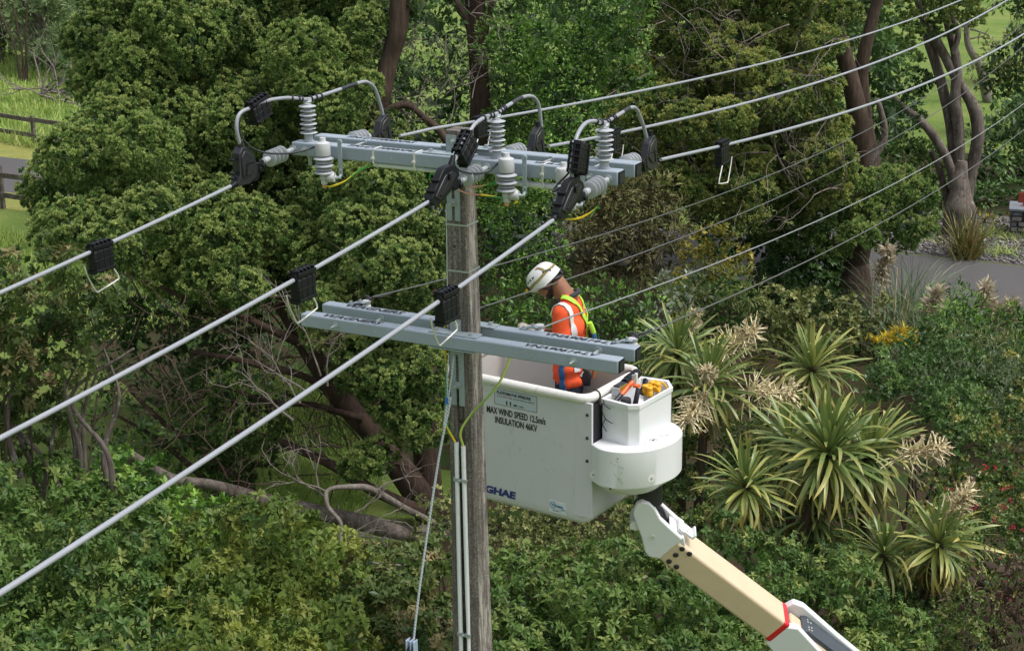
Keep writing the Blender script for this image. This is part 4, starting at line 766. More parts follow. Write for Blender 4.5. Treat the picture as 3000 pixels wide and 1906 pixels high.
fence('far weathered timber rail fence across the paddock at the left', 34.9, -52, -32.5, 2.35, (1.0, .42), 1.12, .6, -.186)
fence('near weathered timber rail fence beside the road at the left edge', 26.4, -40, -27.0, 2.15, (1.05, .45), 1.35, .55)
t = thing('brush_pile', 'bleached dead branches lying in the meadow grass at the left', 'brush', gz(165, 300)); m = MB(); rg = np.random.default_rng(2)
for _ in range(26): x, y = rg.uniform(110, 215), rg.uniform(285, 315); twigs(m, gz(x, y)+np.array((0, 0, .3)), np.array((rg.normal(.6, .6), .0, rg.normal(.25, .3))), rg.uniform(1.2, 2.6), .045, 1, rg, .5, 0, 4, 2)
m.build('stick', DEAD, t, 0)
# stone pillar: stones as parts
pb = gz(2957, 694); PV = unit((pb[0]-CAM[0], pb[1]-CAM[1], 0)); PXd = np.array([PV[1], -PV[0], 0]); PYd = PV; PXd = PXd if PXd[0] > 0 else -PXd
pil = thing('stone_pillar', 'grey stone pillar with a flat slab on top at the right edge', 'pillar', pb)
PFr = (PXd, PYd, EZ, pb); STN = [plain('pillar_stone_%d' % i, c, .9, 0, .3, 9, .4, .2) for i, c in enumerate(((.13, .14, .145), (.19, .19, .185), (.10, .11, .12), (.21, .19, .175)))]
m = MB(PFr); m.box((.75, .45, .37), (1.44, .84, .74)); m.build('mortar', plain('dark_mortar', (.04, .04, .04), .95), pil)
def stone(x0, x1, z0, z1, y, ax, r):
    m = MB(PFr); g = .012; q = [(x0+g+r.uniform(0, .02), z0+g+r.uniform(0, .015)), (x1-g-r.uniform(0, .02), z0+g+r.uniform(0, .015)), (x1-g-r.uniform(0, .02), z1-g-r.uniform(0, .015)), (x0+g+r.uniform(0, .02), z1-g-r.uniform(0, .015))]
    d = .035+r.uniform(0, .03); cx, cz = (x0+x1)/2, (z0+z1)/2; B = [(a, y, b) for a, b in q]; Fr = [(cx+(a-cx)*.86, y-d, cz+(b-cz)*.84) for a, b in q]
    if ax == 'y': B = [(y, a, b) for a, _, b in B]; Fr = [(y-d, a, b) for a, _, b in Fr]
    m.poly(B+Fr, [(4, 5, 6, 7), (0, 1, 5, 4), (1, 2, 6, 5), (2, 3, 7, 6), (3, 0, 4, 7)][::1]); m.build('stone', STN[r.integers(4)], pil, 20)
rs = np.random.default_rng(14)
for row in range(5):
    z0 = row*.148; x = 0.0
    while x < 1.42:
        w_ = rs.uniform(.16, .34); x1 = min(1.5, x+w_)
        if 1.5-x1 < .1: x1 = 1.5
        stone(x, x1, z0, z0+.148, .03, 'x', rs); x = x1
    y = .04
    while y < .8:
        w_ = rs.uniform(.18, .32); y1 = min(.88, y+w_); stone(y, y1, z0, z0+.148, .03, 'y', rs); y = y1
m = MB(PFr); m.box((.74, .44, .775), (1.62, 1.02, .075)); m.build('cap_slab', plain('slate_slab', (.15, .165, .185), .7, 0, .2, 8, .2), pil, bevel=.015)
RUST = plain('rust_red_board', (.26, .042, .020), .65, 0, .18, 10)
sg = thing('sign_board', 'rust-red sign board on a short post standing on the stone pillar', 'sign', pb+PXd*.35+PYd*.4+EZ*.81)
m = MB(PFr); m.box((.33, .40, .855), (.085, .05, .09)); m.box((.30, .40, .82), (.16, .08, .012)); m.build('post', RUST, sg)
m = MB(PFr); m.box((.72, .40, 1.04), (1.14, .04, .29)); m.build('board', RUST, sg, bevel=.006)
text('STI', .17, pb+PXd*.30+PYd*.377+EZ*.975, PXd, EZ, INK, sg, 'sign_letters', .02, 0, 1.0, space=1.2)
# gravel stones
n = 5200; s_ = g_r.uniform(-8.0, 4.5, n); q_ = g_r.uniform(32.7, 37.5, n); pos = EX[None]*s_[:, None]+EY[None]*q_[:, None]; pos[:, 2] = .02
rm = leafmat('gravel_stone', [(0, (.04, .038, .036)), (.5, (.13, .125, .12)), (1, (.30, .285, .27))], (.4, .4, .4), .9, .0)
tag(rocks('gravel', pos, np.stack([g_r.uniform(.04, .11, n), g_r.uniform(.03, .07, n), g_r.uniform(.02, .05, n)], 1), rm), 'grey river stones on the bed beside the road', 'gravel')
# ================================================================ POLE
ZL, ZU = 7.70, 8.9374           # tops of the lower and the upper crossarms
PT, PB = 9.085, 0.0
def pole_dims(z):
    t = (PT-z)/3.885
    return .142+t*.088, .150+t*.052, .004+t*.021     # width along the arms, depth, shift
pole = thing('utility_pole', 'weathered concrete power pole with lichen on its right side, rising through both crossarm pairs', 'power pole', (0, 0, 0))
def pole_mesh():
    zs = list(np.linspace(PB, 7.30, 26))+list(np.linspace(7.305, PT, 12)); rings = []
    m = MB(ARM)
    for z in zs:
        w, d, c = pole_dims(z); h = w/2; k = d/2; e = .012
        rec = .034 if z < 7.303 else .001                      # a recessed channel on both wide faces
        fl, fr = .30*h, .34*h
        P = [(-h+e, -k), (-fl, -k), (-fl+.004, -k+rec), (fr-.004, -k+rec), (fr, -k), (h-e, -k), (h, -k+e), (h, k-e), (h-e, k), (fr, k), (fr-.004, k-rec), (-fl+.004, k-rec), (-fl, k), (-h+e, k), (-h, k-e), (-h, -k+e)]
        rings.append(np.array([(c+x+rng.normal(0, .0007), y+rng.normal(0, .0007), z) for x, y in P]))
    m.loft(rings); o = m.build('shaft', POLE, pole, 40)
    me = o.data; li = np.zeros(len(me.vertices))
    for i in range(len(li)):
        j = i % 16
        if j in (6, 7): li[i] = 1.0
        if j == 5: li[i] = .35
    a = me.attributes.new('lichen', 'FLOAT', 'POINT'); a.data.foreach_set('value', li.astype(np.float32))
pole_mesh()
def bolt(m, c, ax, r=.016, L=.03, washer=.028):
    ax = unit(ax); c = np.array(c, float)
    m.cyl(c, c+ax*.004, washer, seg=16); m.cyl(c+ax*.0035, c+ax*.018, r, seg=6); m.cyl(c+ax*.017, c+ax*L, r*.55, seg=10)
# slotted strap plates below each arm pair and the upright tongues behind
def strap_plate(z1, z0, w, name='strap_plate'):
    m = MB(ARM); zc = (z0+z1)/2
    c0 = pole_dims(zc)[2]; n = -pole_dims(zc)[1]/2-.008; sl = .011
    for sg in (-1, 1):
        m.box((c0+sg*(w/4+sl/2)-.012, n, zc), (w/2-sl, .008, z1-z0))
    m.box((c0-.012, n, z1-.03), (2*sl+.004, .008, .06)); 
    o = m.build(name, GALV_PLATE, pole, 35)
    b = MB(ARM); bolt(b, (c0-.012, n-.004, z0+(z1-z0)*.35), (0, -1, 0), .017, .05, .026); b.build('bolt', GALV, o)
    return o
strap_plate(8.835, 8.48, .098); strap_plate(7.60, 7.17, .105)
for zt, h in ((ZU+.115, .115), (ZL+.085, .085)):
    m = MB(ARM); c0 = pole_dims(zt)[2]; n = -pole_dims(zt)[1]/2-.006
    m.box((c0-.02, n, zt-h/2+.004), (.085 if h < .1 else .075, .008, h)); o = m.build('tongue_plate', GALV_PLATE, pole)
    b = MB(ARM); bolt(b, (c0-.005, n-.004, zt-.035), (0, -1, 0), .012, .03, .022); b.build('bolt', GALV, o)
for z in (8.45, 8.13):                                       # steel bands round the shaft
    m = MB(ARM); w, d, c = pole_dims(z); h, k = w/2+.002, d/2+.002
    for (x0, y0, x1, y1) in ((-h, -k, h, -k), (h, -k, h, k), (h, k, -h, k), (-h, k, -h, -k)):
        m.box((c+(x0+x1)/2, (y0+y1)/2, z), (abs(x1-x0)+.002, abs(y1-y0)+.002, .012))
    m.build('steel_band', GALV, pole)
for z in (8.30, 8.02, 7.86, 7.05): 
    m = MB(ARM); w, d, c = pole_dims(z); m.cyl((c-.01+.012*math.sin(z*9), -d/2-.0012, z), (c-.01+.012*math.sin(z*9), -d/2+.01, z), .009, seg=12); m.build('bolt_hole', INK, pole)
# conduits in the channel
def conduit(s0, s1, r0, r1, zt, zj, label):
    m = MB(ARM); P = []
    zs = np.linspace(zt, .2, 24)
    for z in zs:
        w, d, c = pole_dims(z); P.append((c+s0+(s1-s0)*(zt-z)/(zt-5.2), -d/2-.004-r0*.3, z))
    P = np.array(P); R = np.where(zs > zj, r0, r1)
    m.tube(P, R, 14); o = m.build('conduit', PVC, pole, 50); o['label'] = label
    h = MB(ARM); h.cyl(P[0]+np.array((0, 0, -.002)), P[0]+np.array((0, 0, .0015)), r0*.75, seg=12); h.build('conduit_mouth', INK, o)
    return P[0]
cA = conduit(-.033, -.036, .0165, .0165, 6.90, 5.0, 'left white conduit'); cB = conduit(.021, .030, .0165, .0135, 6.88, 5.62, 'right white conduit with narrower lower half')
for z in (6.62, 5.42):
    w, d, c = pole_dims(z); m = MB(ARM)
    for s0 in (-.034, .025): m.box((c+s0, -d/2-.025, z), (.042, .004, .026)); m.box((c+s0, -d/2-.014, z), (.048, .02, .022))
    bolt(m, (c-.004, -d/2-.024, z), (0, -1, 0), .009, .016, .012); m.build('conduit_clip', GALV, pole, bevel=.002)
m = MB(ARM)                                                    # the thin white cover strip up the left edge
P = [(pole_dims(z)[2]-pole_dims(z)[0]/2-.008, -pole_dims(z)[1]/2+.03, z) for z in np.linspace(8.58, 7.72, 6)]
m.tube(P, .008, 8); m.build('edge_conduit', PVC, pole)

# ================================================================ CROSSARMS
UW, UH, LW, LH = .105, .094, .10, .094
def make_arm(label, group, zt, n0, w, h, s0, s1, front, texts, holes, bolts, loc_n):
    t = thing('crossarm', label, 'crossarm', A((s0+s1)/2, n0, zt-h), 0, group)
    m = MB(ARM); m.box(((s0+s1)/2, n0, zt-h/2), (s1-s0, w, h)); b = m.build('beam', GREY_ARM, t, bevel=.010, seg=3)
    for s, sg in ((s1, 1), (s0, -1)):
        m = MB(ARM); m.box((s+sg*.0015, n0, zt-h/2), (.009, w-.010, h-.010)); c = m.build('end_cap', END_CAP, t, bevel=.006)
        m = MB(ARM); m.box((s+sg*.006, n0, zt-h/2), (.003, w-.034, h-.034)); m.build('cap_panel', BLACK2, c)
    for body, s, sz, sx, sh in texts:
        text(body, sz, A(s, n0-sz*.36, zt+.0012), EX, EY, INK, t, 'stencil_lettering', .035, sh, sx)
    if holes:
        for s in holes:
            m = MB(ARM); m.cyl((s, n0-w/2-.0012, zt-h*.53), (s, n0-w/2+.012, zt-h*.53), .0095, seg=14); o = m.build('bolt_hole', INK, t)
            m = MB(ARM); m.lathe([(.0098, 0), (.0112, 0), (.0112, .0016), (.0098, .0016)], (s, n0-w/2, zt-h*.53), (0, -1, 0), 16); m.build('hole_bush', GALV, o)
    for s, L in bolts:
        m = MB(ARM); bolt(m, (s, n0-w/2, zt-h*.53), (0, -1, 0), .0145, L, .028); m.build('through_bolt', GALV, t)
    return t
NF, NB = -.1345, .1345
dlf = .174/2+LW/2; duf = .1644/2+UW/2
GU, GL = 'upper pair of crossarms', 'lower pair of crossarms'
arm_uf = make_arm('front grey fibreglass crossarm of the upper pair, carrying the three upright insulators', GU, ZU, -duf, UW, UH, -1.224, 1.232, True,
    [('TH-CT1000XAS', -.80, .07, 1.15, .35), ('VNA 2', .62, .062, 1.1, .35), ('AW', .86, .062, 1.1, .35)], (-.42, .10, -.02+.45), ((-1.115, .035), (.03+.21, .02), (1.035, .035)), 0)
arm_ub = make_arm('rear grey fibreglass crossarm of the upper pair, partly behind the pole top', GU, ZU, duf, UW, UH, -1.2236, 1.2318, False,
    [('TH-CT1000XAS', -.98, .07, 1.15, .35), ('VNA90', .80, .066, 1.15, .35)], (), (), 0)
arm_lf = make_arm('front grey crossarm of the lower pair, stencilled WAGNERS at its left end', GL, ZL, -dlf, LW, LH, -1.2244, 1.2452, True,
    [('WAGNERS', -1.06, .082, 1.22, .25), ('VNA90614-LV', .54, .076, 1.16, .25)], (-.603, .007, .515, .617), ((-.927, .06), (.925, .06)), 0)
arm_lb = make_arm('rear grey crossarm of the lower pair, with four cable brackets on top', GL, ZL, dlf, LW, LH, -1.2244, 1.2452, False,
    [('WAGNERS', -1.05, .082, 1.22, .25), ('VNA90614-LV', .56, .076, 1.16, .25)], (-.52, .47, .57), (), 0)
for t, zt, n0 in ((arm_uf, ZU, -duf), (arm_lf, ZL, -dlf), (arm_ub, ZU, duf), (arm_lb, ZL, dlf)):   # flat plates where the arms meet the pole
    m = MB(ARM); s0, s1 = (-.18, .19) if zt < 8 else (-.19, .18)
    m.box(((s0+s1)/2+.004, n0+(.012 if n0 < 0 else -.012), zt+.005), (s1-s0, .10, .008)); o = m.build('mounting_plate', GALV_PLATE, t, bevel=.002)
    for s in (s0+.05, s1-.05):
        m = MB(ARM); bolt(m, (s, n0, zt+.009), (0, 0, 1), .014, .02, .024); m.build('bolt', GALV, o)
    m = MB(ARM); m.box(((s0+s1)/2, n0+(.006 if n0 < 0 else -.006), zt-.094-.006), (s1-s0-.03, .11, .008)); m.build('under_plate', GALV_PLATE, t, bevel=.002)
# spacer bolts between the lower arms, and between the upper ones
for s in (-.72, .98):
    m = MB(ARM); m.cyl((s, -dlf+LW/2, ZL-.05), (s, dlf-LW/2, ZL-.05), .011, seg=10); m.cyl((s, dlf-LW/2-.008, ZL-.05), (s, dlf-LW/2, ZL-.05), .03, seg=16)
    m.build('spacer_bolt', GALV, arm_lb)
for s in (-.80, .64, 1.0):
    m = MB(ARM); m.cyl((s, -duf+UW/2, ZU-.02), (s, duf-UW/2, ZU-.02), .008, seg=10); m.cyl((s, duf-UW/2-.008, ZU-.02), (s, duf-UW/2, ZU-.02), .022, seg=16)
    m.build('spacer_bolt', GALV, arm_ub)
# PVC pipe strapped under the front upper arm, and its steel straps
m = MB(ARM); m.tube([(-.57, -duf-.01, ZU-UH-.018), (-.05, -duf-.01, ZU-UH-.020), (-.02, -duf-.01, ZU-UH-.022)], .017, 12); m.build('pipe', PVC, arm_uf, 50)
m = MB(ARM); m.tube([(.43, -duf-.005, ZU-UH-.05), (.98, -duf-.005, ZU-UH-.052)], .021, 12); m.build('pipe', PVC, arm_uf, 50)
m = MB(ARM); m.cyl((.405, -duf-.005, ZU-UH-.05), (.44, -duf-.005, ZU-UH-.05), .024, seg=14); m.build('pipe_end', ARRESTER, arm_uf)
for s, dz in ((-.56, 0), (-.24, 0), (.71, .035)):
    m = MB(ARM); y = duf+UW/2+.002
    m.box((s, -y, ZU-UH/2), (.014, .003, UH+.006)); m.box((s, -duf, ZU+.0015), (.014, UW+.006, .003)); m.box((s, -duf+UW/2+.002, ZU-UH/2), (.014, .003, UH+.006))
    m.tube([(s, -y, ZU-UH), (s+.004, -y+.004, ZU-UH-.02-dz), (s+.008, -duf-.01, ZU-UH-.04-dz)], .004, 6); m.box((s, -y-.008, ZU-.06), (.024, .012, .014)); m.build('steel_strap', STEEL, arm_uf)

# ================================================================ UPRIGHT INSULATORS
def shed(m, c, ax, R, r, t=.006):
    m.lathe([(r, -t*1.6), (R*.6, -t*.9), (R-.003, -t*.5), (R, 0), (R-.003, t*.4), (R*.6, t*1.2), (r, t*2.4)], c, ax, 26)
PS = [(-1.125, -.113), (.341, -.112), (1.110, -.122)]
post = thing('post_insulator', '', 'insulator', A(PS[0][0], PS[0][1], ZU), 0, 'upright insulators on the upper crossarm')
m = MB(); m.lathe([(.036, 0), (.036, .008), (.030, .012), (.030, .05), (.024, .055), (.022, .24), (.027, .245), (.027, .262), (.015, .268)], (0, 0, 0), (0, 0, 1), 22); m.build('core', SILICONE, post, local=True)
for k in range(7):
    m = MB(); shed(m, (0, 0, .058+.0305*k), (0, 0, 1), (.060, .053)[k % 2], .022); m.build('shed', SILICONE, post, local=True)
m = MB(); m.box((0, 0, .270), (.05, .036, .012)); m.cyl((-.024, 0, .272), (.03, 0, .276), .012, seg=10); m.build('top_clamp', GALV, post, local=True, bevel=.004)
m = MB(); m.cyl((0, 0, -.094-.022), (0, 0, -.094), .022, seg=6); m.cyl((0, 0, -.094-.075), (0, 0, -.09), .0125, seg=10); m.build('stem_bolt', GALV, post, local=True)
post['label'] = 'leftmost of the three grey upright insulators, near the left end of the upper crossarm'
dup(post, A(PS[1][0], PS[1][1], ZU), label='middle of the three grey upright insulators, just right of the pole top')
dup(post, A(PS[2][0], PS[2][1], ZU), label='rightmost of the three grey upright insulators, near the black right end cap')

# ================================================================ STRAIN INSULATORS (local x: away from the arm)
def tilt(p, dirn): return math.atan2(p[1], p[0])
strain = thing('strain_insulator', '', 'insulator', (0, 0, 0), 0, 'strain insulators pulling along the lines')
m = MB(); m.tube([(.0, 0, 0), (.36, 0, 0)], .016, 10); m.cyl((.30, 0, 0), (.35, 0, 0), .022, seg=12); m.build('rod', SILICONE, strain, local=True)
for k in range(4):
    m = MB(); m.lathe([(.017, -.004), (.040, -.002), (.0555, .001), (.0575, .003), (.0555, .006), (.036, .011), (.017, .016)], (.28-.046*k, 0, 0), (-1, 0, 0), 28); m.build('shed', SILICONE, strain, local=True)
m = MB(); m.tube([(-.006, 0, 0), (.03, 0, 0)], .011, 8)
for y in (-.018, .018): m.tube([(.05, y*.4, 0), (.065, y, 0), (.09, y, .0)], .008, 8)
m.cyl((.052, -.03, 0), (.052, .03, 0), .009, seg=10); m.cyl((.085, 0, 0), (.12, 0, 0), .022, seg=12); m.cyl((0, 0, 0), (.008, 0, 0), .03, seg=16); m.build('clevis', GALV, strain, local=True)
m = MB(); m.lathe([(.010, -.008), (.017, -.008), (.017, .008), (.010, .008)], (.375, 0, 0), (0, 1, 0), 16); m.build('end_eye', BLACK2, strain, local=True)
SF = [(-1.21, -.187), (.305, -.187), (1.165, -.187)]; SR = [(-1.05, .187), (.21, .187), (1.06, .187)]
ph_n = ['left', 'middle', 'right']
RZF = YW-PI/2; RZR = YW+PI/2
for i in range(3):
    for (s, n), rz, lab in ((SF[i], RZF, ('leftmost grey strain insulator, in front of the left end of the upper crossarms', 'grey strain insulator in front of the pole, below the middle black connector box', 'rightmost front strain insulator, beside the black right end caps')[i]),
                            (SR[i], RZR, ('grey strain insulator peeping up behind the left half of the upper rear crossarm', 'grey strain insulator behind the rear crossarm, right of the pole top', 'grey strain insulator behind the right end of the upper rear crossarm')[i])):
        r = dup(strain, A(s, n, ZU-.052), rz, lab, rot=(0, math.radians(3), rz))
for o in [strain]+kids(strain): bpy.data.objects.remove(o)

# ================================================================ DEAD-END CLAMPS (local x away from the arm, z up)
clamp = thing('line_clamp', '', 'line clamp', (0, 0, 0), 0, 'black plastic clamps gripping the line ends')
m = MB(); poly = [(.258, .127), (.222, .161), (.188, .161), (.112, .115), (.068, .008), (.085, -.055), (.16, -.09), (.284, -.086), (.296, -.062), (.262, -.02)]
m.prism(poly, (1, 0, 0), (0, 0, 1), (0, 0, 0), .062); m.build('body', BLACK2, clamp, local=True, bevel=.004)
m = MB(); poly = [(.245, .10), (.215, .135), (.19, .135), (.13, .10), (.095, .02), (.15, -.03), (.24, -.04)]
m.prism(poly, (1, 0, 0), (0, 0, 1), (0, 0, 0), .080); m.build('side_rib', BLACK2, clamp, local=True, bevel=.006)
m = MB(); m.box((.20, 0, .02), (.012, .092, .10), Matrix.Rotation(-.25, 3, 'Y')); m.box((.165, 0, .05), (.09, .088, .012)); m.build('latch', BLACK, clamp, local=True, bevel=.003)
m = MB(); m.prism([(.0, .018), (.07, .03), (.09, -.01), (.12, -.09), (.06, -.085), (.02, -.02)], (1, 0, 0), (0, 0, 1), (0, 0, 0), .05)
m.cyl((.0, -.04, 0), (.0, .04, 0), .016, seg=14); m.cyl((.03, -.035, -.02), (.03, .035, -.02), .02, seg=14); m.build('jaw', BLACK, clamp, local=True, bevel=.004)
m = MB(); m.cyl((.285, 0, -.072), (.335, 0, -.080), .024, .016, 14); m.build('cable_boot', BLACK, clamp, local=True)
m = MB(); m.cyl((.205, 0, .155), (.20, 0, .20), .022, .015, 14); m.build('top_boot', BLACK, clamp, local=True)
m = MB()
for x, z in ((.29, .0), (.30, -.03), (.285, .09)): m.box((x, .0, z), (.05, .016, .014)); m.cyl((x+.02, -.02, z), (x+.02, .02, z), .009, seg=10)
m.build('lever', BLACK, clamp, local=True, bevel=.002)
LKF = .585
clamp2 = thing('line_clamp', '', 'line clamp', (0, 0, 0), 0, 'black plastic clamps gripping the line ends')
m = MB(); m.prism([(.235, .125), (.20, .148), (.105, .152), (.028, .10), (.015, .07), (.13, -.012), (.285, -.070), (.345, -.055), (.37, -.015), (.34, .02)], (1, 0, 0), (0, 0, 1), (0, 0, 0), .052); m.build('body', BLACK, clamp2, local=True, bevel=.004)
m = MB(); m.prism([(.20, .105), (.115, .115), (.06, .085), (.15, .02), (.28, -.035), (.33, -.005)], (1, 0, 0), (0, 0, 1), (0, 0, 0), .068); m.build('side_rib', BLACK2, clamp2, local=True, bevel=.005)
m = MB(); m.box((.20, 0, .05), (.20, .090, .010), Matrix.Rotation(.62, 3, 'Y')); m.box((.17, 0, .085), (.02, .094, .05)); m.build('latch', BLACK, clamp2, local=True, bevel=.002)
m = MB(); m.cyl((0, -.035, 0), (0, .035, 0), .016, seg=14); m.prism([(-.01, .016), (.06, .07), (.10, .02), (.06, -.02), (.0, -.016)], (1, 0, 0), (0, 0, 1), (0, 0, 0), .04); m.build('jaw', BLACK, clamp2, local=True, bevel=.003)
m = MB(); m.cyl((.335, 0, -.035), (.40, 0, -.05), .026, .016, 14); m.build('cable_boot', BLACK, clamp2, local=True)
m = MB(); m.cyl((.085, 0, .125), (.045, 0, .195), .026, .016, 14); m.build('top_boot', BLACK, clamp2, local=True)
m = MB()
for x, z in ((.355, -.03), (.325, .03), (.27, .085)): m.cyl((x+.012, -.028, z), (x+.012, .028, z), .009, seg=10)
m.build('lever', BLACK, clamp2, local=True)
for i in range(3):
    s = SF[i][0]; dup(clamp if i == 0 else clamp2, A(s, -LKF+.01, ZU-.092), RZF, ('dark clamp on the left line, hanging left of the upper crossarms', 'black clamp on the middle line, in front of the pole', 'black clamp on the right line, in front of the rightmost strain insulator')[i])
    s = SR[i][0]; dup(clamp, A(s, .555+.01, ZU-.092), RZR, ('black clamp behind the upper crossarms where the leftmost jumper comes down', 'black clamp behind the upper crossarms under the middle jumper', 'black clamp beyond the right end of the upper crossarms')[i]).scale = (.92, .85, .92)
for o in [clamp2]+kids(clamp2): bpy.data.objects.remove(o)
for o in [clamp]+kids(clamp): bpy.data.objects.remove(o)

# ================================================================ LINES
def line_pts(s, data, n1, step=.25):
    d = np.array(data); deg = 2
    c = np.polyfit(d[:, 0], d[:, 1], deg)
    ns = np.linspace(d[0, 0], n1, int(abs(n1-d[0, 0])/step)+2)
    z = np.polyval(c, ns); z[0] = d[0, 1]
    return np.array([A(s, n, zz) for n, zz in zip(ns, z)]), c
FD = [[(-.875, 8.772), (-2.1, 8.66), (-3.01, 8.59), (-4.6, 8.49)], [(-.93, 8.815), (-2.18, 8.70), (-4.57, 8.54)], [(-.905, 8.80), (-2.11, 8.68), (-2.88, 8.60), (-5.47, 8.41)]]
RPX = [[(1171, 399), (1408, 351), (1844, 268), (2242, 184), (2616, 81), (2800, 5)], [(1607, 429), (1698, 411), (1815, 391), (2242, 290), (2616, 162), (2865, 50), (2953, 0)], [(1936, 468), (2086, 430), (2367, 367), (2741, 230), (3000, 100)]]
def phase(i, q): p = hit(*q, A(SR[i][0], 0, 0), EX); return (float(p @ EY), float(p[2]))
RD = [[phase(i, q) for q in RPX[i]] for i in range(3)]
GF, GR = 'thick grey lines coming toward the viewer', 'thick grey lines running off to the upper right'
coefF, coefR = [], []
for i in range(3):
    P, c = line_pts(SF[i][0], FD[i], -13.0); coefF.append(c)
    m = MB(); m.tube(P, .0125, 12); m.alone('conductor', CABLE, ('uppermost of the three thick grey lines crossing the lower left', 'middle of the three thick grey lines crossing the lower left', 'lowest of the three thick grey lines, passing in front of the pole')[i], 'power line', P[0], GF, smooth=60)
    P, c = line_pts(SR[i][0], RD[i], 42.0, .5); coefR.append(c)
    m = MB(); m.tube(P, .0125, 12); m.alone('conductor', CABLE, ('topmost of the three thick grey lines running to the upper right', 'middle of the three thick grey lines running to the upper right', 'lowest of the three thick grey lines running to the upper right')[i], 'power line', P[0], GR, smooth=60)

# ================================================================ JUMPERS over the insulators
JF = [[(-.775, 9.00), (-.808, 9.134), (-.762, 9.224), (-.623, 9.250), (-.50, 9.271), (-.339, 9.266), (-.21, 9.245)], [(-.646, 9.0), (-.602, 9.03), (-.535, 9.11), (-.44, 9.165), (-.359, 9.207), (-.235, 9.228)], [(-.70, 8.99), (-.716, 9.068), (-.66, 9.18), (-.589, 9.245), (-.46, 9.280), (-.294, 9.264)]]
JRP = [[(932, 283), (999, 261), (1055, 242), (1078, 242), (1098, 260), (1115, 310), (1122, 338)], [(1478, 316), (1499, 303), (1532, 285), (1559, 283), (1575, 300), (1582, 330), (1587, 385)], [(1800, 344), (1818, 333), (1851, 315), (1866, 322), (1874, 340), (1886, 372), (1894, 403)]]
JR = []
for i in range(3):
    L = [(PS[i][1], 9.226)]
    for q in JRP[i]:
        f = np.clip((q[0]-JRP[i][0][0]+30)/120, 0, 1); sx_ = PS[i][0]+(SR[i][0]-PS[i][0])*f
        p = hit(*q, A(sx_, 0, 0), EX); L.append((float(p @ EY), float(p[2]), sx_))
    JR.append(L)
jlab = ['leftmost grey jumper cable arching over the left upright insulator', 'middle grey jumper cable arching over the pole top', 'rightmost grey jumper cable arching over the right upright insulator']
jump = []
for i in range(3):
    sa, sp, sr = SF[i][0], PS[i][0], SR[i][0]
    P = []
    for n, z in JF[i]: P.append(A(sa+(sp-sa)*np.clip((n+.75)/.6, 0, 1), n, z))
    for q in JR[i]: P.append(A(q[2] if len(q) > 2 else sp, q[0], q[1]))
    C = crom(P, 8); jump.append(C)
    t = thing('jumper_cable', jlab[i], 'cable', C[0], 0, 'jumper cables over the upright insulators')
    m = MB(); m.tube(C, .0128, 12); m.build('cable', CABLE, t, 60)
    pn = np.array([p @ EY for p in C])
    for k, dn in enumerate((-.15, -.10, -.055, .03, .08, .13, .175)[: (7 if i else 6)]):
        j = int(np.argmin(np.abs(pn-(PS[i][1]+dn)))); T = unit(unit(C[min(j+1, len(C)-1)]-C[j-1])+.25*EX*(-1)**k); m = MB()
        ring = m.ring(C[j], T, .0175, 12); m.tube(np.vstack([ring, ring[:1]]), .0058, 6); m.build('binding_tie', BLACK2, t)
    sel = C[(pn > .20) & (pn < .42)] if i != 2 else C[(pn > .20) & (pn < .36)]
    m = MB(); m.tube(sel, .0145, 12); m.build('tape_wrap', TAPE, t)
    if i:
        m = MB(); j = int(np.argmin(np.abs(pn+.24))); m.cyl(C[j]-.014*EX, C[j]+.02*EX-.02*EY, .012, seg=10); m.build('tail_end', GALV, t)

# ================================================================ BLACK BOXES
def ribbed_box(parent, L, H, D, mat=BLACK):
    m = MB(); m.box((0, 0, -H*.42), (L, D*.72, H*.80)); m.build('body', mat, parent, local=True, bevel=.010)
    m = MB()
    for x in np.linspace(-.3, .3, 3): m.box((x*L, 0, -H*.42), (.007, D*.78, H*.82))
    m.box((0, 0, -H*.42), (L*1.02, D*.77, .008)); m.box((0, 0, -H*.80), (L*.98, D*.9, .016)); m.build('rib', mat, parent, local=True, bevel=.002)
    m = MB(); m.tube([(-L*.54, 0, 0), (L*.54, 0, 0)], .024, 14); m.build('cable_sleeve', mat, parent, local=True)
    m = MB(); m.box((0, 0, .030), (L*.96, .016, .022))
    for x in np.linspace(-.42, .42, 5): m.box((x*L, 0, .030), (.010, D*.72, .026))
    m.box((0, D*.36, .02), (L*1.02, .008, .02)); m.box((0, -D*.36, .02), (L*1.02, .008, .02)); m.build('hinge_row', mat, parent, local=True, bevel=.002)
    m = MB()
    for x in (-.5, -.2, .2, .5): m.box((x*L, 0, -H*.86), (.014, D*.6, .018))
    m.build('latch_row', mat, parent, local=True)
hang = thing('hanging_tap_box', '', 'tap box', (0, 0, 0), 0, 'black tap boxes with wire loops on the lines')
ribbed_box(hang, .165, .155, .085)
m = MB(); m.tube(crom([(-.095, .045, -.095), (-.075, .045, -.16), (-.015, .05, -.262), (.0, .05, -.275), (.02, .05, -.276), (.185, .055, -.25), (.20, .055, -.238), (.19, .055, -.21), (.125, .05, -.125)], 4), .0048, 8)
m.build('wire_loop', STEEL, hang, local=True, smooth=60)
HN = [(-2.19, -2.30, -2.24), (2.21, 2.05, 2.16)]
for i in range(3):
    n = HN[0][i]; z = np.polyval(coefF[i], n)
    dup(hang, A(SF[i][0], n, z), rot=(0, 0, YW+PI/2), label=('black tap box with wire loop on the uppermost left line', 'black tap box on the middle left line, its loop just above the lower crossarm end', 'black tap box with wire loop in front of the pole')[i])
    n = HN[1][i]; z = np.polyval(coefR[i], n)
    dup(hang, A(SR[i][0], n, z), rot=(0, 0, YW-PI/2), label=('black tap box just behind the pole top', 'black tap box behind the rightmost upright insulator', 'black tap box with wire loop hanging on the lowest right-hand line')[i])
for o in [hang]+kids(hang): bpy.data.objects.remove(o)
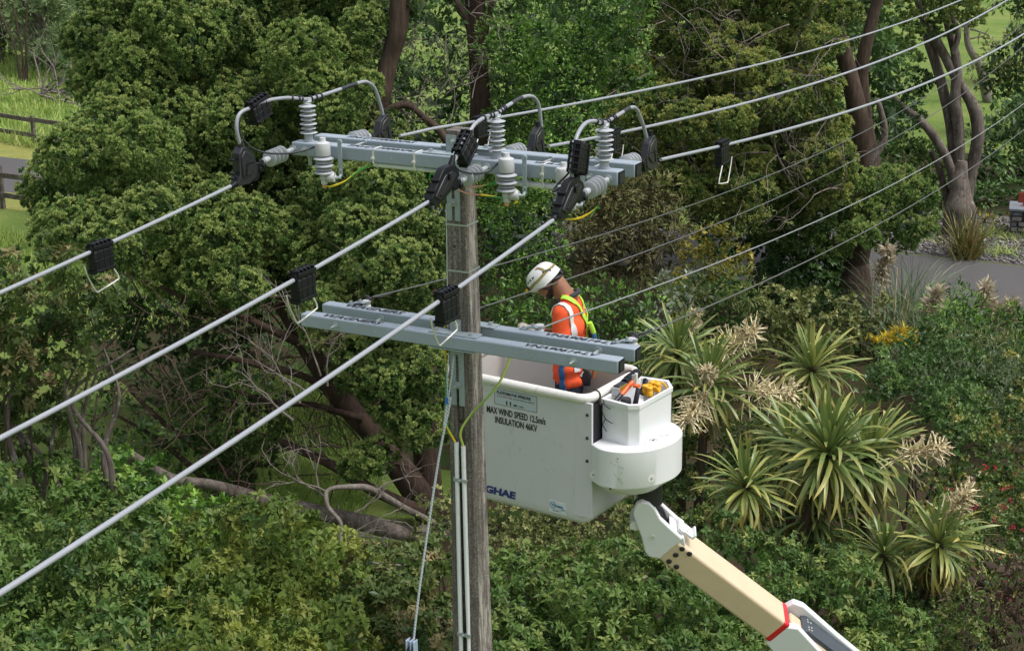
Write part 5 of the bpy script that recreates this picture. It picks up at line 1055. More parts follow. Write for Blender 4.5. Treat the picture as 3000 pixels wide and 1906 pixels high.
# connector boxes on the jumpers
tapb = thing('jumper_box', '', 'connector box', (0, 0, 0), 0, 'black connector boxes on the jumpers')
ribbed_box(tapb, .185, .125, .095)
TB = [((-.66, 9.245), (-.50, 9.283)), ((-.60, 9.03), (-.43, 9.17)), ((-.705, 9.03), (-.655, 9.20))]
for i in range(3):
    (n0, z0), (n1, z1) = TB[i]; c = A(SF[i][0]+.01, (n0+n1)/2, (z0+z1)/2); ang = math.atan2(z1-z0, n1-n0)
    o = dup(tapb, c, label=('black connector box tilted at the left end of the leftmost jumper', 'black connector box in front of the pole top', 'black connector box in front of the right upright insulator')[i])
    xa = unit(EY*math.cos(ang)+EZ*math.sin(ang)); ya = EX; za = np.cross(xa, -ya)
    if i == 0: za = unit(za); 
    if i: xa, za = xa, za
    side = (-EX if i == 0 else -EX)
    za = unit(np.cross(xa, side)); sgn = 1 if i == 0 else (1 if i == 1 else 1)
    R = Matrix(((xa[0], side[0], za[0]), (xa[1], side[1], za[1]), (xa[2], side[2], za[2])))
    o.rotation_euler = R.to_euler()
for o in [tapb]+kids(tapb): bpy.data.objects.remove(o)

# ================================================================ SURGE ARRESTERS
arr = thing('surge_arrester', '', 'surge arrester', (0, 0, 0), 0, 'pale surge arresters hung on the front crossarm')
m = MB(); m.lathe([(.004, .0), (.020, 0), (.022, -.022), (.024, -.026), (.048, -.036), (.050, -.042), (.052, -.118), (.050, -.122), (.03, -.124)][::1], (0, 0, 0), (0, 0, 1), 24); m.build('cap', ARRESTER, arr, local=True)
for k in range(5):
    m = MB(); R = (.068, .056)[k % 2]; m.lathe([(.03, .012), (R*.7, .006), (R, -.004), (R, -.009), (R*.7, -.008), (.03, -.004)][::-1], (0, 0, -.138-.024*k), (0, 0, 1), 26); m.build('shed', SILICONE, arr, local=True)
m = MB(); m.lathe([(.03, -.12), (.03, -.25), (.028, -.262), (.031, -.264), (.031, -.282), (.024, -.286), (.023, -.318), (.018, -.322)][::1], (0, 0, 0), (0, 0, 1), 20); m.build('base', ARRESTER, arr, local=True)
m = MB(); m.lathe([(.018, 0), (.030, .008), (.034, .02), (.034, .05), (.03, .06)], (.02, 0, -.27), (1, .2, 0), 18); m.tube([(.0, 0, -.27), (.09, .02, -.27)], .012, 8); m.build('side_lug', ARRESTER, arr, local=True)
m = MB(); m.cyl((0, 0, -.345), (0, 0, -.318), .015, seg=8); m.build('stud', COPPER, arr, local=True)
m = MB(); m.box((.105, .045, -.14), (.032, .006, .25)); m.tube([(.105, .045, -.255), (.105, .03, -.272), (.085, .02, -.276)], .012, 8)
m.cyl((.105, .04, -.03), (.105, .056, -.03), .017, seg=14); m.cyl((.105, .036, -.225), (.105, .05, -.225), .011, seg=12); m.cyl((.105, .04, -.085), (.105, .0435, -.085), .008, seg=10); m.build('hanger_strap', GALV_PLATE, arr, local=True, bevel=.002)
m = MB(); m.cyl((-.055, -.004, -.062), (-.04, -.002, -.062), .016, seg=12); m.build('lead_stud', ARRESTER, arr, local=True)
AR = [-.905, .495, .90]; AZ = [9.005, 9.012, 8.985]
for i in range(3):
    dup(arr, A(AR[i], -.272, AZ[i]), YW, ('leftmost pale surge arrester, hung on the front of the upper crossarm', 'middle pale surge arrester, right of the pole', 'rightmost pale surge arrester, half hidden behind a black box')[i])
for o in [arr]+kids(arr): bpy.data.objects.remove(o)
# black leads from the connector boxes to the arresters
lead_d = [[(-1.21, -.76, 9.22), (-1.21, -.775, 9.10), (-1.18, -.70, 8.99), (-1.12, -.58, 8.935), (-1.05, -.42, 8.915), (-1.0, -.30, 8.925), (-.955, -.275, 8.943)],
          [(.305, -.60, 9.03), (.305, -.615, 8.985), (.32, -.55, 8.93), (.36, -.42, 8.895), (.40, -.33, 8.90), (.44, -.275, 8.945)],
          [(1.165, -.69, 9.03), (1.14, -.73, 8.97), (1.09, -.76, 8.925), (1.05, -.74, 8.91), (1.05, -.66, 8.94), (1.10, -.66, 8.99), (1.14, -.68, 9.03)]]
for i in range(3):
    P = crom([A(*p) for p in lead_d[i]], 8); m = MB(); m.tube(P, .0068, 10)
    m.alone('arrester_lead', LEAD, ('long black lead sagging to the leftmost arrester', 'black lead looping below the middle connector box', 'small black loop of lead under the right connector box')[i], 'cable', P[0], 'black arrester leads', smooth=60)

# ================================================================ EARTH WIRES
def earth(P, r, mat, label, bare=None, smooth=8):
    P = crom(P, smooth); m = MB(); m.tube(P, r, 12); o = m.alone('earth_wire', mat, label, 'wire', P[0], 'green and yellow earth wires', smooth=60)
    n = len(P); i = np.arange(n*12); a = ((i % 12)/12+.03*(i//12)) % 1.0
    at = o.data.attributes.new('around', 'FLOAT', 'POINT'); at.data.foreach_set('value', a.astype(np.float32))
    if bare is not None:
        B = crom(bare, 6); b = MB(); b.tube(B-P[0], r*.7, 8); c = b.build('copper_core', COPPER, o, local=True)
    return o
earth([A(-.90, -.27, 8.675), A(-.85, -.27, 8.675), A(-.75, -.25, 8.715), A(-.66, -.20, 8.79), A(-.57, -.15, 8.825)], .0065, EARTH, 'earth wire curving from the leftmost arrester to the white pipe')
earth([A(.405, -.14, 8.79), A(.33, -.15, 8.775), A(.26, -.16, 8.755)], .0075, EARTH, 'short earth wire with bare copper end poking from the white pipe', bare=[A(.27, -.16, 8.756), A(.22, -.17, 8.75), A(.18, -.18, 8.742)])
earth([A(.545, -.27, 8.69), A(.565, -.27, 8.70), A(.545, -.265, 8.715), A(.48, -.25, 8.71), A(.34, -.20, 8.70), A(.26, -.18, 8.70)], .0075, EARTH, 'earth wire looped at the foot of the middle arrester', bare=[A(.27, -.18, 8.70), A(.15, -.18, 8.70), A(.02, -.16, 8.735), A(-.04, -.14, 8.76)])
earth([A(.90, -.26, 8.62), A(.98, -.24, 8.625), A(1.05, -.20, 8.66), A(1.09, -.16, 8.70)], .0075, EARTH, 'earth wire curving out under the rightmost strain insulator')
earth([A(-.03, -.14, 8.80), A(-.13, -.15, 8.80), A(-.15, -.14, 8.76), A(-.13, -.12, 8.70), A(-.105, -.10, 8.60), A(-.10, -.085, 8.55)], .0065, EARTH, 'earth wire bending down the left edge of the pole top')
w0, d0, c0 = pole_dims(7.3)
earth([A(-.155, .02, 7.73), A(-.158, .02, 7.58), A(-.145, .0, 7.38), A(-.125, -.04, 7.2), A(-.085, -.12, 7.04), cA[0]*EX+cA[1]*EY+EZ*6.88], .0085, EARTH, 'earth wire dropping from the lower crossarm into the left conduit')
earth([A(.40, -.06, 7.61), A(.385, -.08, 7.52), A(.33, -.12, 7.38), A(.24, -.16, 7.26), A(.13, -.17, 7.13), A(.05, -.155, 7.0), cB[0]*EX+cB[1]*EY+EZ*6.87], .0085, EARTH2, 'pale green wire swinging from the lower crossarm into the right conduit')

# ================================================================ LOW-VOLTAGE LINES on the lower rear crossarm
LVD = [(-.95, [(.34, 7.72), (1.39, 7.58), (6.52, 7.09), (8.36, 6.96), (11.7, 6.77), (15.42, 6.68), (19.25, 6.71)], LVDARK, 'thin dark line leaving the left end of the lower crossarms'),
       (-.15, [(.34, 7.71), (1.19, 7.62), (4.49, 7.31), (6.32, 7.17), (9.02, 7.02), (12.28, 6.94), (16.94, 6.92)], LVDARK, 'thin dark line passing behind the worker\'s helmet'),
       (.45, [(.30, 7.68), (1.15, 7.59), (2.96, 7.39), (4.77, 7.21), (8.13, 6.92), (12.24, 6.67), (18.35, 6.51)], ALU, 'thin bright line running off from behind the worker\'s shoulder'),
       (1.15, [(.34, 7.69), (1.67, 7.57), (2.81, 7.43), (4.84, 7.23), (7.85, 7.03), (11.18, 6.85), (14.45, 6.77)], LVDARK, 'thin dark line leaving the right end of the lower crossarms')]
for k, (s, d, mat, lab) in enumerate(LVD):
    P, c = line_pts(s, d, 40.0, .6); m = MB(); m.tube(P, .0058 if k != 2 else .0062, 8)
    Q = P[P @ EY < 1.0]
    m.alone('service_line', mat, lab, 'power line', P[0], 'thin low lines below the thick ones', smooth=60)
    t = thing('cable_bracket', ('cable bracket on the left end of the rear lower crossarm', 'cable bracket on the rear lower crossarm just left of the pole', 'cable bracket on the rear lower crossarm below the gloved hand', 'cable bracket on the right end of the rear lower crossarm')[k], 'bracket', A(s, .2, ZL), 0, 'cable brackets on the rear lower crossarm')
    m = MB(ARM); m.box((s-.07, .165, ZL+.004), (.05, .035, .006)); m.tube([(s-.05, .165, ZL+.006), (s-.03, .17, ZL+.018), (s+.02, .18, ZL+.022)], .012, 4); m.box((s+.0, .185, ZL+.02), (.07, .03, .006)); m.build('strap', GALV_PLATE, t, bevel=.002)
    m = MB(ARM); bolt(m, (s-.07, .165, ZL+.007), (0, 0, 1), .012, .014, .016); bolt(m, (s+.0, .18, ZL+.023), (0, 0, 1), .011, .02, .015); m.build('bolt', GALV, t)
    m = MB(ARM); m.lathe([(.012, -.03), (.032, -.028), (.03, -.01), (.022, 0), (.03, .01), (.032, .028), (.012, .03)], (s+.02, .235, ZL-.004), (0, 0, 1), 16); m.build('shackle_insulator', ARRESTER, t)
    if k != 2:
        m = MB(ARM); m.tube(crom([(s+.05, .24, ZL+.03), (s+.01, .27, ZL+.045), (s-.035, .30, ZL+.03), (s-.03, .33, ZL+.005), (s+.0, .38, ZL+.01), (s, .46, ZL-.008), (s+.0, .60, ZL-.02)], 5), .0085, 8); m.build('wrapped_tail', LEAD, t)

# ================================================================ HAND LINE and pulley
P = [A(.0, -.14, 7.52), A(-.012, -.15, 7.35), A(-.03, -.17, 7.17), A(-.072, -.22, 6.9), A(-.11, -.30, 6.5), A(-.165, -.42, 5.85), A(-.20, -.48, 5.40)]
rope_m = N('blue_white_rope'); _v = rope_m.coord((1, 1, 1)); _w = rope_m.add('ShaderNodeTexWave'); _w.inputs['Scale'].default_value = 22; _w.inputs['Distortion'].default_value = 3; _w.bands_direction = 'DIAGONAL'
rope_m.ln(_v, _w.inputs[0]); rope_m.base(rope_m.ramp(_w.outputs['Fac'], [(.25, (.30, .36, .42)), (.6, (.50, .53, .54))])); rope_m.set(.85)
t = thing('hand_line', 'blue and white rope hanging in front of the pole from the lower crossarm', 'rope', P[0])
C = crom(P, 10); m = MB(); m.tube(C[16:], .0084, 10); m.build('rope', rope_m.m, t, 60)
m = MB(); m.tube(crom([A(-.035, -.145, 7.555), A(-.045, -.155, 7.4), A(-.045, -.165, 7.23), A(-.055, -.20, 7.05)], 6), .0055, 8); m.tube(crom([A(.004, -.145, 7.54), A(-.012, -.155, 7.4), A(-.04, -.17, 7.2), A(-.058, -.20, 7.04)], 6), .0062, 8); m.build('eye_splice', rope_m.m, t, 60)
m = MB(); m.tube([A(-.043, -.166, 7.245), A(-.046, -.175, 7.20)], .0115, 10); e = C[-1]; m.cyl(e+np.array((0, 0, .012)), e-np.array((0, 0, .012)), .0115, seg=10); m.build('whipping', plain('blue_whipping', (.02, .10, .40), .6), t)
q0 = gz(1198, 1872, e[2]-.16) if False else hit(1198, 1876, A(0, -.50, 0), EY); q1 = hit(1213, 1876, A(0, -.50, 0), EY)
m = MB(); m.tube(crom([e, .5*(e+q0)+EX*-.006, q0], 5), .0055, 8); m.tube(crom([e, .5*(e+q1)+EX*.004, q1], 5), .0055, 8); m.build('tail_loop', rope_m.m, t, 60)
pb = .5*(q0+q1); PUL = plain('pale_blue_nylon', (.34, .42, .54), .4, .2, .05, 20)
t = thing('pulley_block', 'pale grey-blue pulley block at the end of the hand line', 'pulley', pb-EZ*.14)
m = MB((EX, EY, EZ, pb)); 
for x in (-.030, .004, .030): m.box((x, 0, -.075), (.012, .055, .17))
m.build('cheek', PUL, t, bevel=.004)
m = MB((EX, EY, EZ, pb)); m.cyl((-.027, 0, -.09), (.03, 0, -.09), .04, seg=18); m.cyl((-.04, 0, -.09), (.04, 0, -.09), .008, seg=10); m.box((-.012, -.03, -.075), (.014, .006, .05)); m.build('sheave', BLACK2, t)
# ================================================================ BUCKET LIFT
BN = np.array([.901, .968, 5.764]); BYAW = -.59
BX = np.array([-math.cos(BYAW), -math.sin(BYAW), 0]); BY = np.array([-math.sin(BYAW), math.cos(BYAW), 0])
BF = (BX, BY, EZ, BN)                                  # a: along the long side to the left, b: away, h: up
BL, BW, BH = 1.34, .80, 1.08
def B3(a, b, h): return BN+BX*a+BY*b+EZ*h
lift = thing('bucket_lift', 'white insulated work bucket on a beige and white lifting boom, behind the pole', 'bucket lift', B3(BL/2, BW/2, 0))
def rrect(x0, x1, y0, y1, r, seg=5):
    P = []
    for cx, cy, a0 in ((x1-r, y0+r, -PI/2), (x1-r, y1-r, 0), (x0+r, y1-r, PI/2), (x0+r, y0+r, PI)):
        for k in range(seg+1):
            a = a0+PI/2*k/seg; P.append((cx+r*math.cos(a), cy+r*math.sin(a)))
    return P
def rr(i, h, r): return [(x, y, h) for x, y in rrect(i, BL-i, i, BW-i, r)]
m = MB(BF); th = .018
prof = [(.055, 0, .05), (.022, .012, .08), (.008, .045, .09), (.0, .10, .09), (.0, 1.03, .09), (.0, 1.06, .09), (th, 1.06, .075), (th, .10, .075), (.05, .045, .06)]
k0 = len(m.v); m.loft([np.array(rr(i, h, r)) for i, h, r in prof]); shell = m.build('shell', WHITE, lift, 50)
m = MB(BF); m.loft([np.array(rr(i, h, .07)) for i, h in ((.022, .075), (.0215, 1.055))], cap=False); m.build('liner', LINER, shell, 50)
m = MB(BF); P = np.array([(x, y, 1.055) for x, y in rrect(-.004, BL+.004, -.004, BW+.004, .10, 9)])
m.tube(P, .037, 12, closed=True); rim = m.build('rim', RIMM, lift, 60)
# flange with bolts at the near corner, black block standing for the shade in the gap behind it
m = MB(BF); m.box((.032, .0095, .555), (.154, .022, .95)); m.build('corner_flange', WHITE, lift, bevel=.004)
m = MB(BF); m.box((-.022, .10, .74), (.035, .15, .52)); m.build('gap_shade', INK, lift)
for h in (.934, .746, .557):
    m = MB(BF); m.lathe([(.004, .010), (.010, .009), (.013, .003), (.013, 0)][::-1], (-.004, -.0015, h), (0, -1, 0), 14); m.build('flange_bolt', BLACK2, lift)
# lettering and plates on the front face (outward normal is -BY, reading direction -BX)
def fo(a, h, e=.0035): return B3(a, -e, h)
m = MB(BF); m.box((.652, -.002, .930), (.405, .003, .132)); plate = m.build('sign_plate', SIGNM, lift, bevel=.0012)
m = MB(BF)
for x, z, sx, sz in ((.652, .995, .401, .0025), (.652, .865, .401, .0025), (.453, .930, .0025, .13), (.851, .930, .0025, .13)): m.box((x, -.0040, z), (sx, .0008, sz))
m.build('sign_border', INK, plate)
RX = -BX
text('PLATFORM FOR 2PERSONS', .0335, fo(.828, .955, .0045), RX, EZ, INK, plate, 'sign_text', .035, 0, .79)
text('LOAD CAPACITY 200Kg', .0135, fo(.828, .932, .0045), RX, EZ, REDINK, plate, 'sign_text', .01, 0, 1.0)
text('(DO NOT OVER THE CAPACITY)', .0135, fo(.672, .932, .0045), RX, EZ, INK, plate, 'sign_text', .01, 0, .98)
for a in (.735, .700):
    m = MB(BF); m.box((a, -.0045, .893), (.013, .0006, .016)); m.box((a, -.0045, .880), (.008, .0006, .016)); m.cyl((a, -.0042, .9055), (a, -.0049, .9055), .0042, seg=10); m.build('figure_icon', INK, plate)
m = MB(BF); m.box((.656, -.0045, .885), (.032, .0006, .014)); m.build('crate_icon', INK, plate)
text('= 200Kg', .016, fo(.632, .879, .0045), RX, EZ, INK, plate, 'sign_text', .01)
text('MAX WIND SPEED 12.5m/s', .077, fo(.932, .780), RX, EZ, INK, lift, 'lettering', .020, 0, .62)
text('INSULATION 46KV', .077, fo(.852, .706), RX, EZ, INK, lift, 'lettering', .020, 0, .62)
text('DONGHAE', .082, fo(.668, .088, .0042), RX, EZ, BLUE, lift, 'lettering', .05, .10, 1.36, 'RIGHT')
m = MB(BF); m.box((.262, -.002, .108), (.165, .003, .100)); st = m.build('maker_sticker', plain('sticker_grey', (.60, .64, .67), .35), lift)
text('AIMEA', .026, fo(.286, .108, .0045), RX, EZ, TEAL, st, 'sticker_text', .04, 0, 1.0); text('W', .030, fo(.320, .111, .0045), RX, EZ, TEAL, st, 'sticker_text', .03)
text('GROUP', .011, fo(.232, .094, .0045), RX, EZ, TEAL, st, 'sticker_text', .03); text('0800 WAIMEA', .010, fo(.310, .072, .0045), RX, EZ, INK, st, 'sticker_text', .0)
m = MB(BF); C = np.array([(.308+.024*math.cos(t), -.0042, .121+.024*math.sin(t)) for t in np.linspace(0, 2*PI, 25)]); m.tube(C, .0024, 5); m.box((.262, -.0042, .0885), (.15, .0008, .0015)); m.build('sticker_ring', TEAL, st)
m = MB(BF); r2 = np.random.default_rng(3)
for k in range(30):                                    # thin scuffs on the gelcoat
    a, h, an, L = r2.uniform(.05, .9), r2.uniform(.12, .72), r2.normal(1.5, .5), r2.uniform(.01, .05)
    m.box((a, -.0008, h), (.0016, .0008, L), Matrix.Rotation(an-1.5, 3, 'Y'))
o = m.build('scuff_mark', plain('scuff', (.40, .40, .395), .7), lift); o['kind'] = 'stuff'
# tool tray
TRP = [(-.055, .135), (-.300, .110), (-.372, .160), (-.385, .640), (-.285, .765), (-.055, .735)]
def off(P, d):
    c = np.mean(P, axis=0); P = np.array(P); return [tuple(c+(p-c)*(1-d/np.linalg.norm(p-c))) for p in P]
def ringz(P, z): return np.array([(x, y, z) for x, y in P])
m = MB(BF); m.loft([ringz(TRP, .70), ringz(TRP, 1.036), ringz(off(TRP, .024), 1.036), ringz(off(TRP, .030), .86)]); tray = m.build('tool_tray', WHITE2, lift, 30, bevel=.005)
m = MB(BF); m.loft([ringz(off(TRP, -.012), 1.0), ringz(off(TRP, -.012), 1.040), ringz(off(TRP, .022), 1.040), ringz(off(TRP, .022), 1.0)], cap=False, close=True); m.build('tray_lip', WHITE2, tray, 30, bevel=.004)
m = MB(BF); m.tube(crom([(-.075, .118, 1.03), (-.085, .112, 1.0), (-.12, .108, .985), (-.145, .106, .975)], 5), .0035, 6); m.tube(crom([(-.058, .12, .97), (-.07, .115, .93), (-.10, .112, .885), (-.14, .108, .87), (-.165, .106, .862)], 5), .0035, 6)
m.tube(crom([(-.10, .112, .885), (-.08, .114, .85), (-.075, .112, .83), (-.10, .108, .80), (-.11, .107, .785)], 5), .0035, 6); m.build('cord_stub', LEAD, tray)
# round turret below the tray
DR = [(-.045, -.005), (-.16, -.058), (-.30, -.040), (-.43, .055), (-.515, .185), (-.555, .33), (-.555, .45), (-.52, .58), (-.44, .68), (-.33, .745), (-.18, .78), (-.045, .76)]
def smooth_poly(P, sub=4): 
    Q = crom(np.array([(x, y, 0) for x, y in P]), sub); return [(x, y) for x, y, _ in Q]
DS = smooth_poly(DR)
m = MB(BF); m.loft([ringz(off(DS, .006), .706), ringz(DS, .700), ringz(DS, .408), ringz(off(DS, .004), .402), ringz(off(DS, .115), .318), ringz(off(DS, .16), .314)][::-1]); drum = m.build('turret_cover', WHITE2, lift, 30)
for i, (a, b) in enumerate(((-.47, .12), (-.075, -.025))):
    m = MB(BF); d = unit((a+.2, b-.35, 0)) if i == 0 else np.array((-.35, -.93, 0)); p = np.array((a, b, .47))
    if i == 0: p = np.array((-.488, .140, .47)); d = unit((-.83, -.55, 0))
    m.lathe([(.030, .0015), (.0285, -.004), (.02, -.010), (.001, -.011)][::-1], p+d*.004, d, 20); r_ = m.build('bolt_recess', RIMM, drum)
    m = MB(BF); m.cyl(p-d*.004, p+d*.0075, .012, seg=6); m.build('recess_bolt', GALV, r_)
m = MB(BF); m.cyl((-.243, -.056, .40), (-.243, -.060, .40), .008, seg=12); m.build('plug_hole', INK, drum)
for k, (a, b, mt) in enumerate(((-.372, .205, REDINK), (-.402, .325, INK), (-.425, .455, INK))):
    m = MB(BF)
    for x, y, sx, sy in ((0, -.026, .05, .004), (0, .026, .05, .004), (-.025, 0, .004, .056), (.025, 0, .004, .056)): m.box((a+x, b+y, .7062), (sx, sy, .001))
    m.box((a, b, .7062), (.004, .048, .001), Matrix.Rotation(.7, 3, 'Z'))
    if k == 1: m.box((a, b, .7062), (.02, .03, .001))
    m.build('warning_mark', mt, drum)
m = MB(BF); r2 = np.random.default_rng(9)
for k in range(17):
    h = .66-.22*k/17+r2.normal(0, .008); a = -.305+r2.normal(0, .012)+.02*math.sin(k*.7); m.box((a, -.0435-.0+ (a+.305)*-.55, h), (.0022, .003, r2.uniform(.005, .02)), Matrix.Rotation(r2.normal(0, .7), 3, 'Y'))
o = m.build('scuff_mark', plain('dark_scuff', (.17, .17, .17), .7), drum); o['kind'] = 'stuff'
# ---- knuckle, hoses and boom
K0 = hit(1905, 1500, B3(-.22, .22, 0), (0, 1, 0))                 # on the near cheek
KY = K0[1]
BD = unit((.81, .10, -.70))                                       # down the boom
BS = unit(np.cross(BD, EZ)); BS = BS if BS[1] < 0 else -BS        # side facing the viewer
BU = unit(np.cross(BS, BD)); BU = BU if BU[2] > 0 else -BU
BS = unit(BS*math.cos(-.28)+BU*math.sin(-.28)); BU = unit(np.cross(BD, BS)); BU = BU if BU[2] > 0 else -BU
def onside(px, py, d=0.0): return hit(px, py, K0+BS*d, BS)
def zk(x, y): return (1750+x/2.5247, 1300+y/2.5247)
cheek_px = [(330, 430), (292, 446), (268, 490), (264, 530), (290, 600), (325, 690), (352, 800), (380, 835), (462, 852), (632, 705), (540, 625), (470, 560), (425, 480), (385, 442)]
C2 = [onside(*zk(*q)) for q in cheek_px]; o0 = C2[0]
pl = [((p-o0) @ BD, (p-o0) @ BU) for p in C2]
WD = .235                                                         # width across the boom
m = MB(); m.prism(pl, BD, BU, o0-BS*.028, .056); m.build('near_cheek', WHITE2, lift, 30, bevel=.012, seg=3)
pl2 = [(x, y+.015) for x, y in pl]
m = MB(); m.prism(pl2, BD, BU, o0-BS*(WD-.02), .05); m.build('far_cheek', WHITE2, lift, 30, bevel=.012, seg=3)
a = onside(*zk(408, 690)); m = MB(); m.lathe([(.024, .002), (.022, -.003), (.014, -.007), (.001, -.008)][::-1], a+BS*.002, BS, 18); rc = m.build('bolt_recess', RIMM, lift); m = MB(); m.cyl(a, a+BS*.004, .012, seg=6); m.build('recess_bolt', GALV, rc)
a = onside(*zk(283, 620)); m = MB(); m.cyl(a-BS*.03, a-BS*.2, .045, seg=20); m.build('pivot_boss', WHITE2, lift)
# black hose bundle between the cheeks, up into the turret
p0 = onside(*zk(520, 600), -.12)-BU*.02; p1 = onside(*zk(375, 400), -.12)
m = MB()
for k in range(5):
    of = -BS*(-.055+.028*k); m.tube(crom([p0+of, .6*p0+.4*p1+of+BU*.025+BS*.01*math.sin(k*2), p1+of-BU*.01, p1+of+EZ*.16], 6), .021, 9)
m.build('hose_bundle', BLACK, lift, 60)
m = MB(); mid = (p0+p1)/2-BU*.055; ln = np.linalg.norm(p1-p0)
m.fr = (BD, BS, BU, mid); m.box((0.02, 0, 0), (ln*1.25, .14, .06)); m.build('knuckle_core', BLACK, lift)
m = MB(); top = p1+EZ*.10+BD*.02; m.cyl(top-EZ*.12, top+EZ*.10, .10, seg=24); m.build('slewing_neck', BLACK2, lift)
# bridge on top of the knuckle
bb = onside(*zk(640, 690)); m = MB((BD, BS, BU, bb)); m.prism([(-.13, -.02), (.02, -.02), (.075, -.06), (.075, -.09), (-.10, -.09)], (1, 0, 0), (0, 0, 1), (0, -.12, 0), .19); m.build('knuckle_bridge', WHITE2, lift, bevel=.006)
m = MB((BD, BS, BU, bb)); m.box((.045, -.13, .0), (.10, .12, .022)); m.box((.095, -.13, .018), (.016, .13, .05)); m.box((-.03, -.12, .003), (.05, .16, .03)); m.build('hook_bracket', WHITE2, lift, bevel=.004)
for x, y in ((.03, -.10), (.055, -.15), (-.05, -.05)):
    m = MB((BD, BS, BU, bb)); m.cyl((x, y, .0), (x, y, .018), .009, seg=10); m.build('bracket_bolt', STEEL, lift)
# beige boom, red band, white sleeve
e0 = onside(*zk(465, 850), -.012); e1 = onside(*zk(640, 712), -.012); eh = (e1-e0) @ BU
L1 = (onside(*zk(1340, 1370), -.012)-e0) @ BD
w0 = 0.0; hb = .232
bo = e0-BU*.014
m = MB((BD, BS, BU, bo-BS*.1375)); m.box((L1/2-.02, 0, hb/2), (L1+.10, .275, hb)); m.build('boom_arm', BEIGE, lift, 40, bevel=.026, seg=4)
m = MB((BD, BS, BU, bo-BS*.1375)); m.box((L1+.015, 0, hb/2), (.075, .284, hb+.009)); m.build('red_band', RED, lift, 40, bevel=.026, seg=4)
for q in ((627, 775), (580, 820), (530, 868), (681, 812), (585, 908)):
    a = onside(*zk(*q), -.006); m = MB(); m.lathe([(.023, 0), (.021, .006), (.012, .011), (.001, .012)], a-BS*.002, BS, 16); m.build('boom_bolt', BLACK2, lift)
sl0 = L1+.03
m = MB((BD, BS, BU, bo-BS*.1375)); m.prism([(sl0, -.03), (sl0, hb*.9), (sl0+.08, hb+.03), (sl0+.55, hb-.05), (sl0+1.6, hb+.02), (sl0+1.6, -.10), (sl0+.3, -.10)], (1, 0, 0), (0, 0, 1), (0, .105, 0), .07); m.build('sleeve_cheek', WHITE2, lift, 30, bevel=.014, seg=3)
m = MB((BD, BS, BU, bo-BS*.1375)); m.prism([(sl0-.02, .05), (sl0+.03, hb+.06), (sl0+.12, hb+.09), (sl0+.55, hb+.06), (sl0+1.6, hb+.02), (sl0+1.6, -.10), (sl0+.3, -.10)], (1, 0, 0), (0, 0, 1), (0, -.15, 0), .07); m.build('sleeve_cheek', WHITE2, lift, 30, bevel=.014, seg=3)
m = MB((BD, BS, BU, bo-BS*.1375)); m.box((sl0+.85, 0, hb/2), (1.6, .18, hb*.96)); m.build('inner_boom', BEIGE, lift, bevel=.02)
m = MB((BD, BS, BU, bo-BS*.1375)); m.prism([(sl0+.16, hb+.005), (sl0+.20, hb+.035), (sl0+1.5, hb+.02), (sl0+1.5, hb-.02), (sl0+.18, hb-.005)], (1, 0, 0), (0, 0, 1), (0, -.03, 0), .22); cvr = m.build('hose_cover', plain('slate_cover', (.045, .055, .068), .5), lift, bevel=.004)
for k in range(7):
    m = MB((BD, BS, BU, bo-BS*.1375)); x, y = sl0+.21+.035*(k % 2), (-.075, -.06, -.045, .0, .02, .035, .05)[k]; m.cyl((x, y, hb+.028), (x, y, hb+.038), .007, seg=10); m.build('cover_rivet', STEEL, cvr)
a = bo+BD*(sl0+.32)+BU*.08+BS*.035; m = MB(); m.lathe([(.026, .002), (.022, -.004), (.001, -.008)][::-1], a, BS, 16); m.build('bolt_recess', RIMM, lift)
m = MB((BD, BS, BU, bo-BS*.1375)); m.box((sl0+2.9, 0, .05), (2.8, .26, .30)); m.build('lower_boom', WHITE2, lift, bevel=.02)

# ================================================================ TOOLS standing in and lying on the tray
def T3(a, b, h): return B3(a, b, h)
t = thing('torch', 'black ribbed torch with a clear window lying along the bucket rim', 'torch', T3(-.05, .45, 1.07))
m = MB(BF); m.cyl((-.075, .44, 1.075), (-.055, .68, 1.085), .034, .036, 16); m.build('barrel', BLACK, t)
for k in range(6):
    m = MB(BF); f = (.50, .53, .56, .60, .63, .66)[k]; m.lathe([(.036, -.008), (.040, -.004), (.040, .004), (.036, .008)], (-.058-.02*(.68-f)/.24, f, 1.077+.01*(f-.44)/.24), (.02, .24, .01), 18); m.build('grip_ring', BLACK2, t)
m = MB(BF); m.box((-.085, .36, 1.07), (.06, .13, .05)); m.build('lamp_head', BLACK2, t, bevel=.006)
m = MB(BF); m.box((-.112, .355, 1.070), (.012, .115, .04)); m.build('lens', plain('amber_lens', (.30, .22, .03), .2), t, bevel=.003)
m = MB(BF); m.box((-.092, .275, 1.06), (.07, .02, .055)); m.build('bezel', GALV, t)
t = thing('hammer', 'hammer with black and orange handle leaning across the tray', 'hammer', T3(-.13, .25, .99))
m = MB(BF); m.tube(crom([(-.125, .17, 1.00), (-.135, .24, 1.035), (-.15, .33, 1.065), (-.165, .42, 1.10)], 5), [.018]*8+[.016]*8, 10) if False else m.tube([(-.125, .17, .99), (-.14, .28, 1.04)], .019, 12); m.build('grip', BLACK2, t)
m = MB(BF); m.tube([(-.14, .28, 1.04), (-.16, .42, 1.105)], .0195, 12); m.build('shaft', ORANGE2, t)
m = MB(BF); m.tube([(-.122, .155, .985), (-.128, .195, 1.003)], .022, 12); m.build('butt', ORANGE2, t)
m = MB(BF); m.tube([(-.165, .425, 1.08), (-.165, .43, 1.16)], .017, 10); m.build('head', GALV, t)
t = thing('pliers', 'pliers with curved black grip and orange collar standing in the tray', 'pliers', T3(-.24, .36, .90))
m = MB(BF); m.tube(crom([(-.225, .30, .90), (-.245, .31, .97), (-.25, .33, 1.04), (-.245, .36, 1.085)], 5), .020, 10); m.build('grip', BLACK2, t)
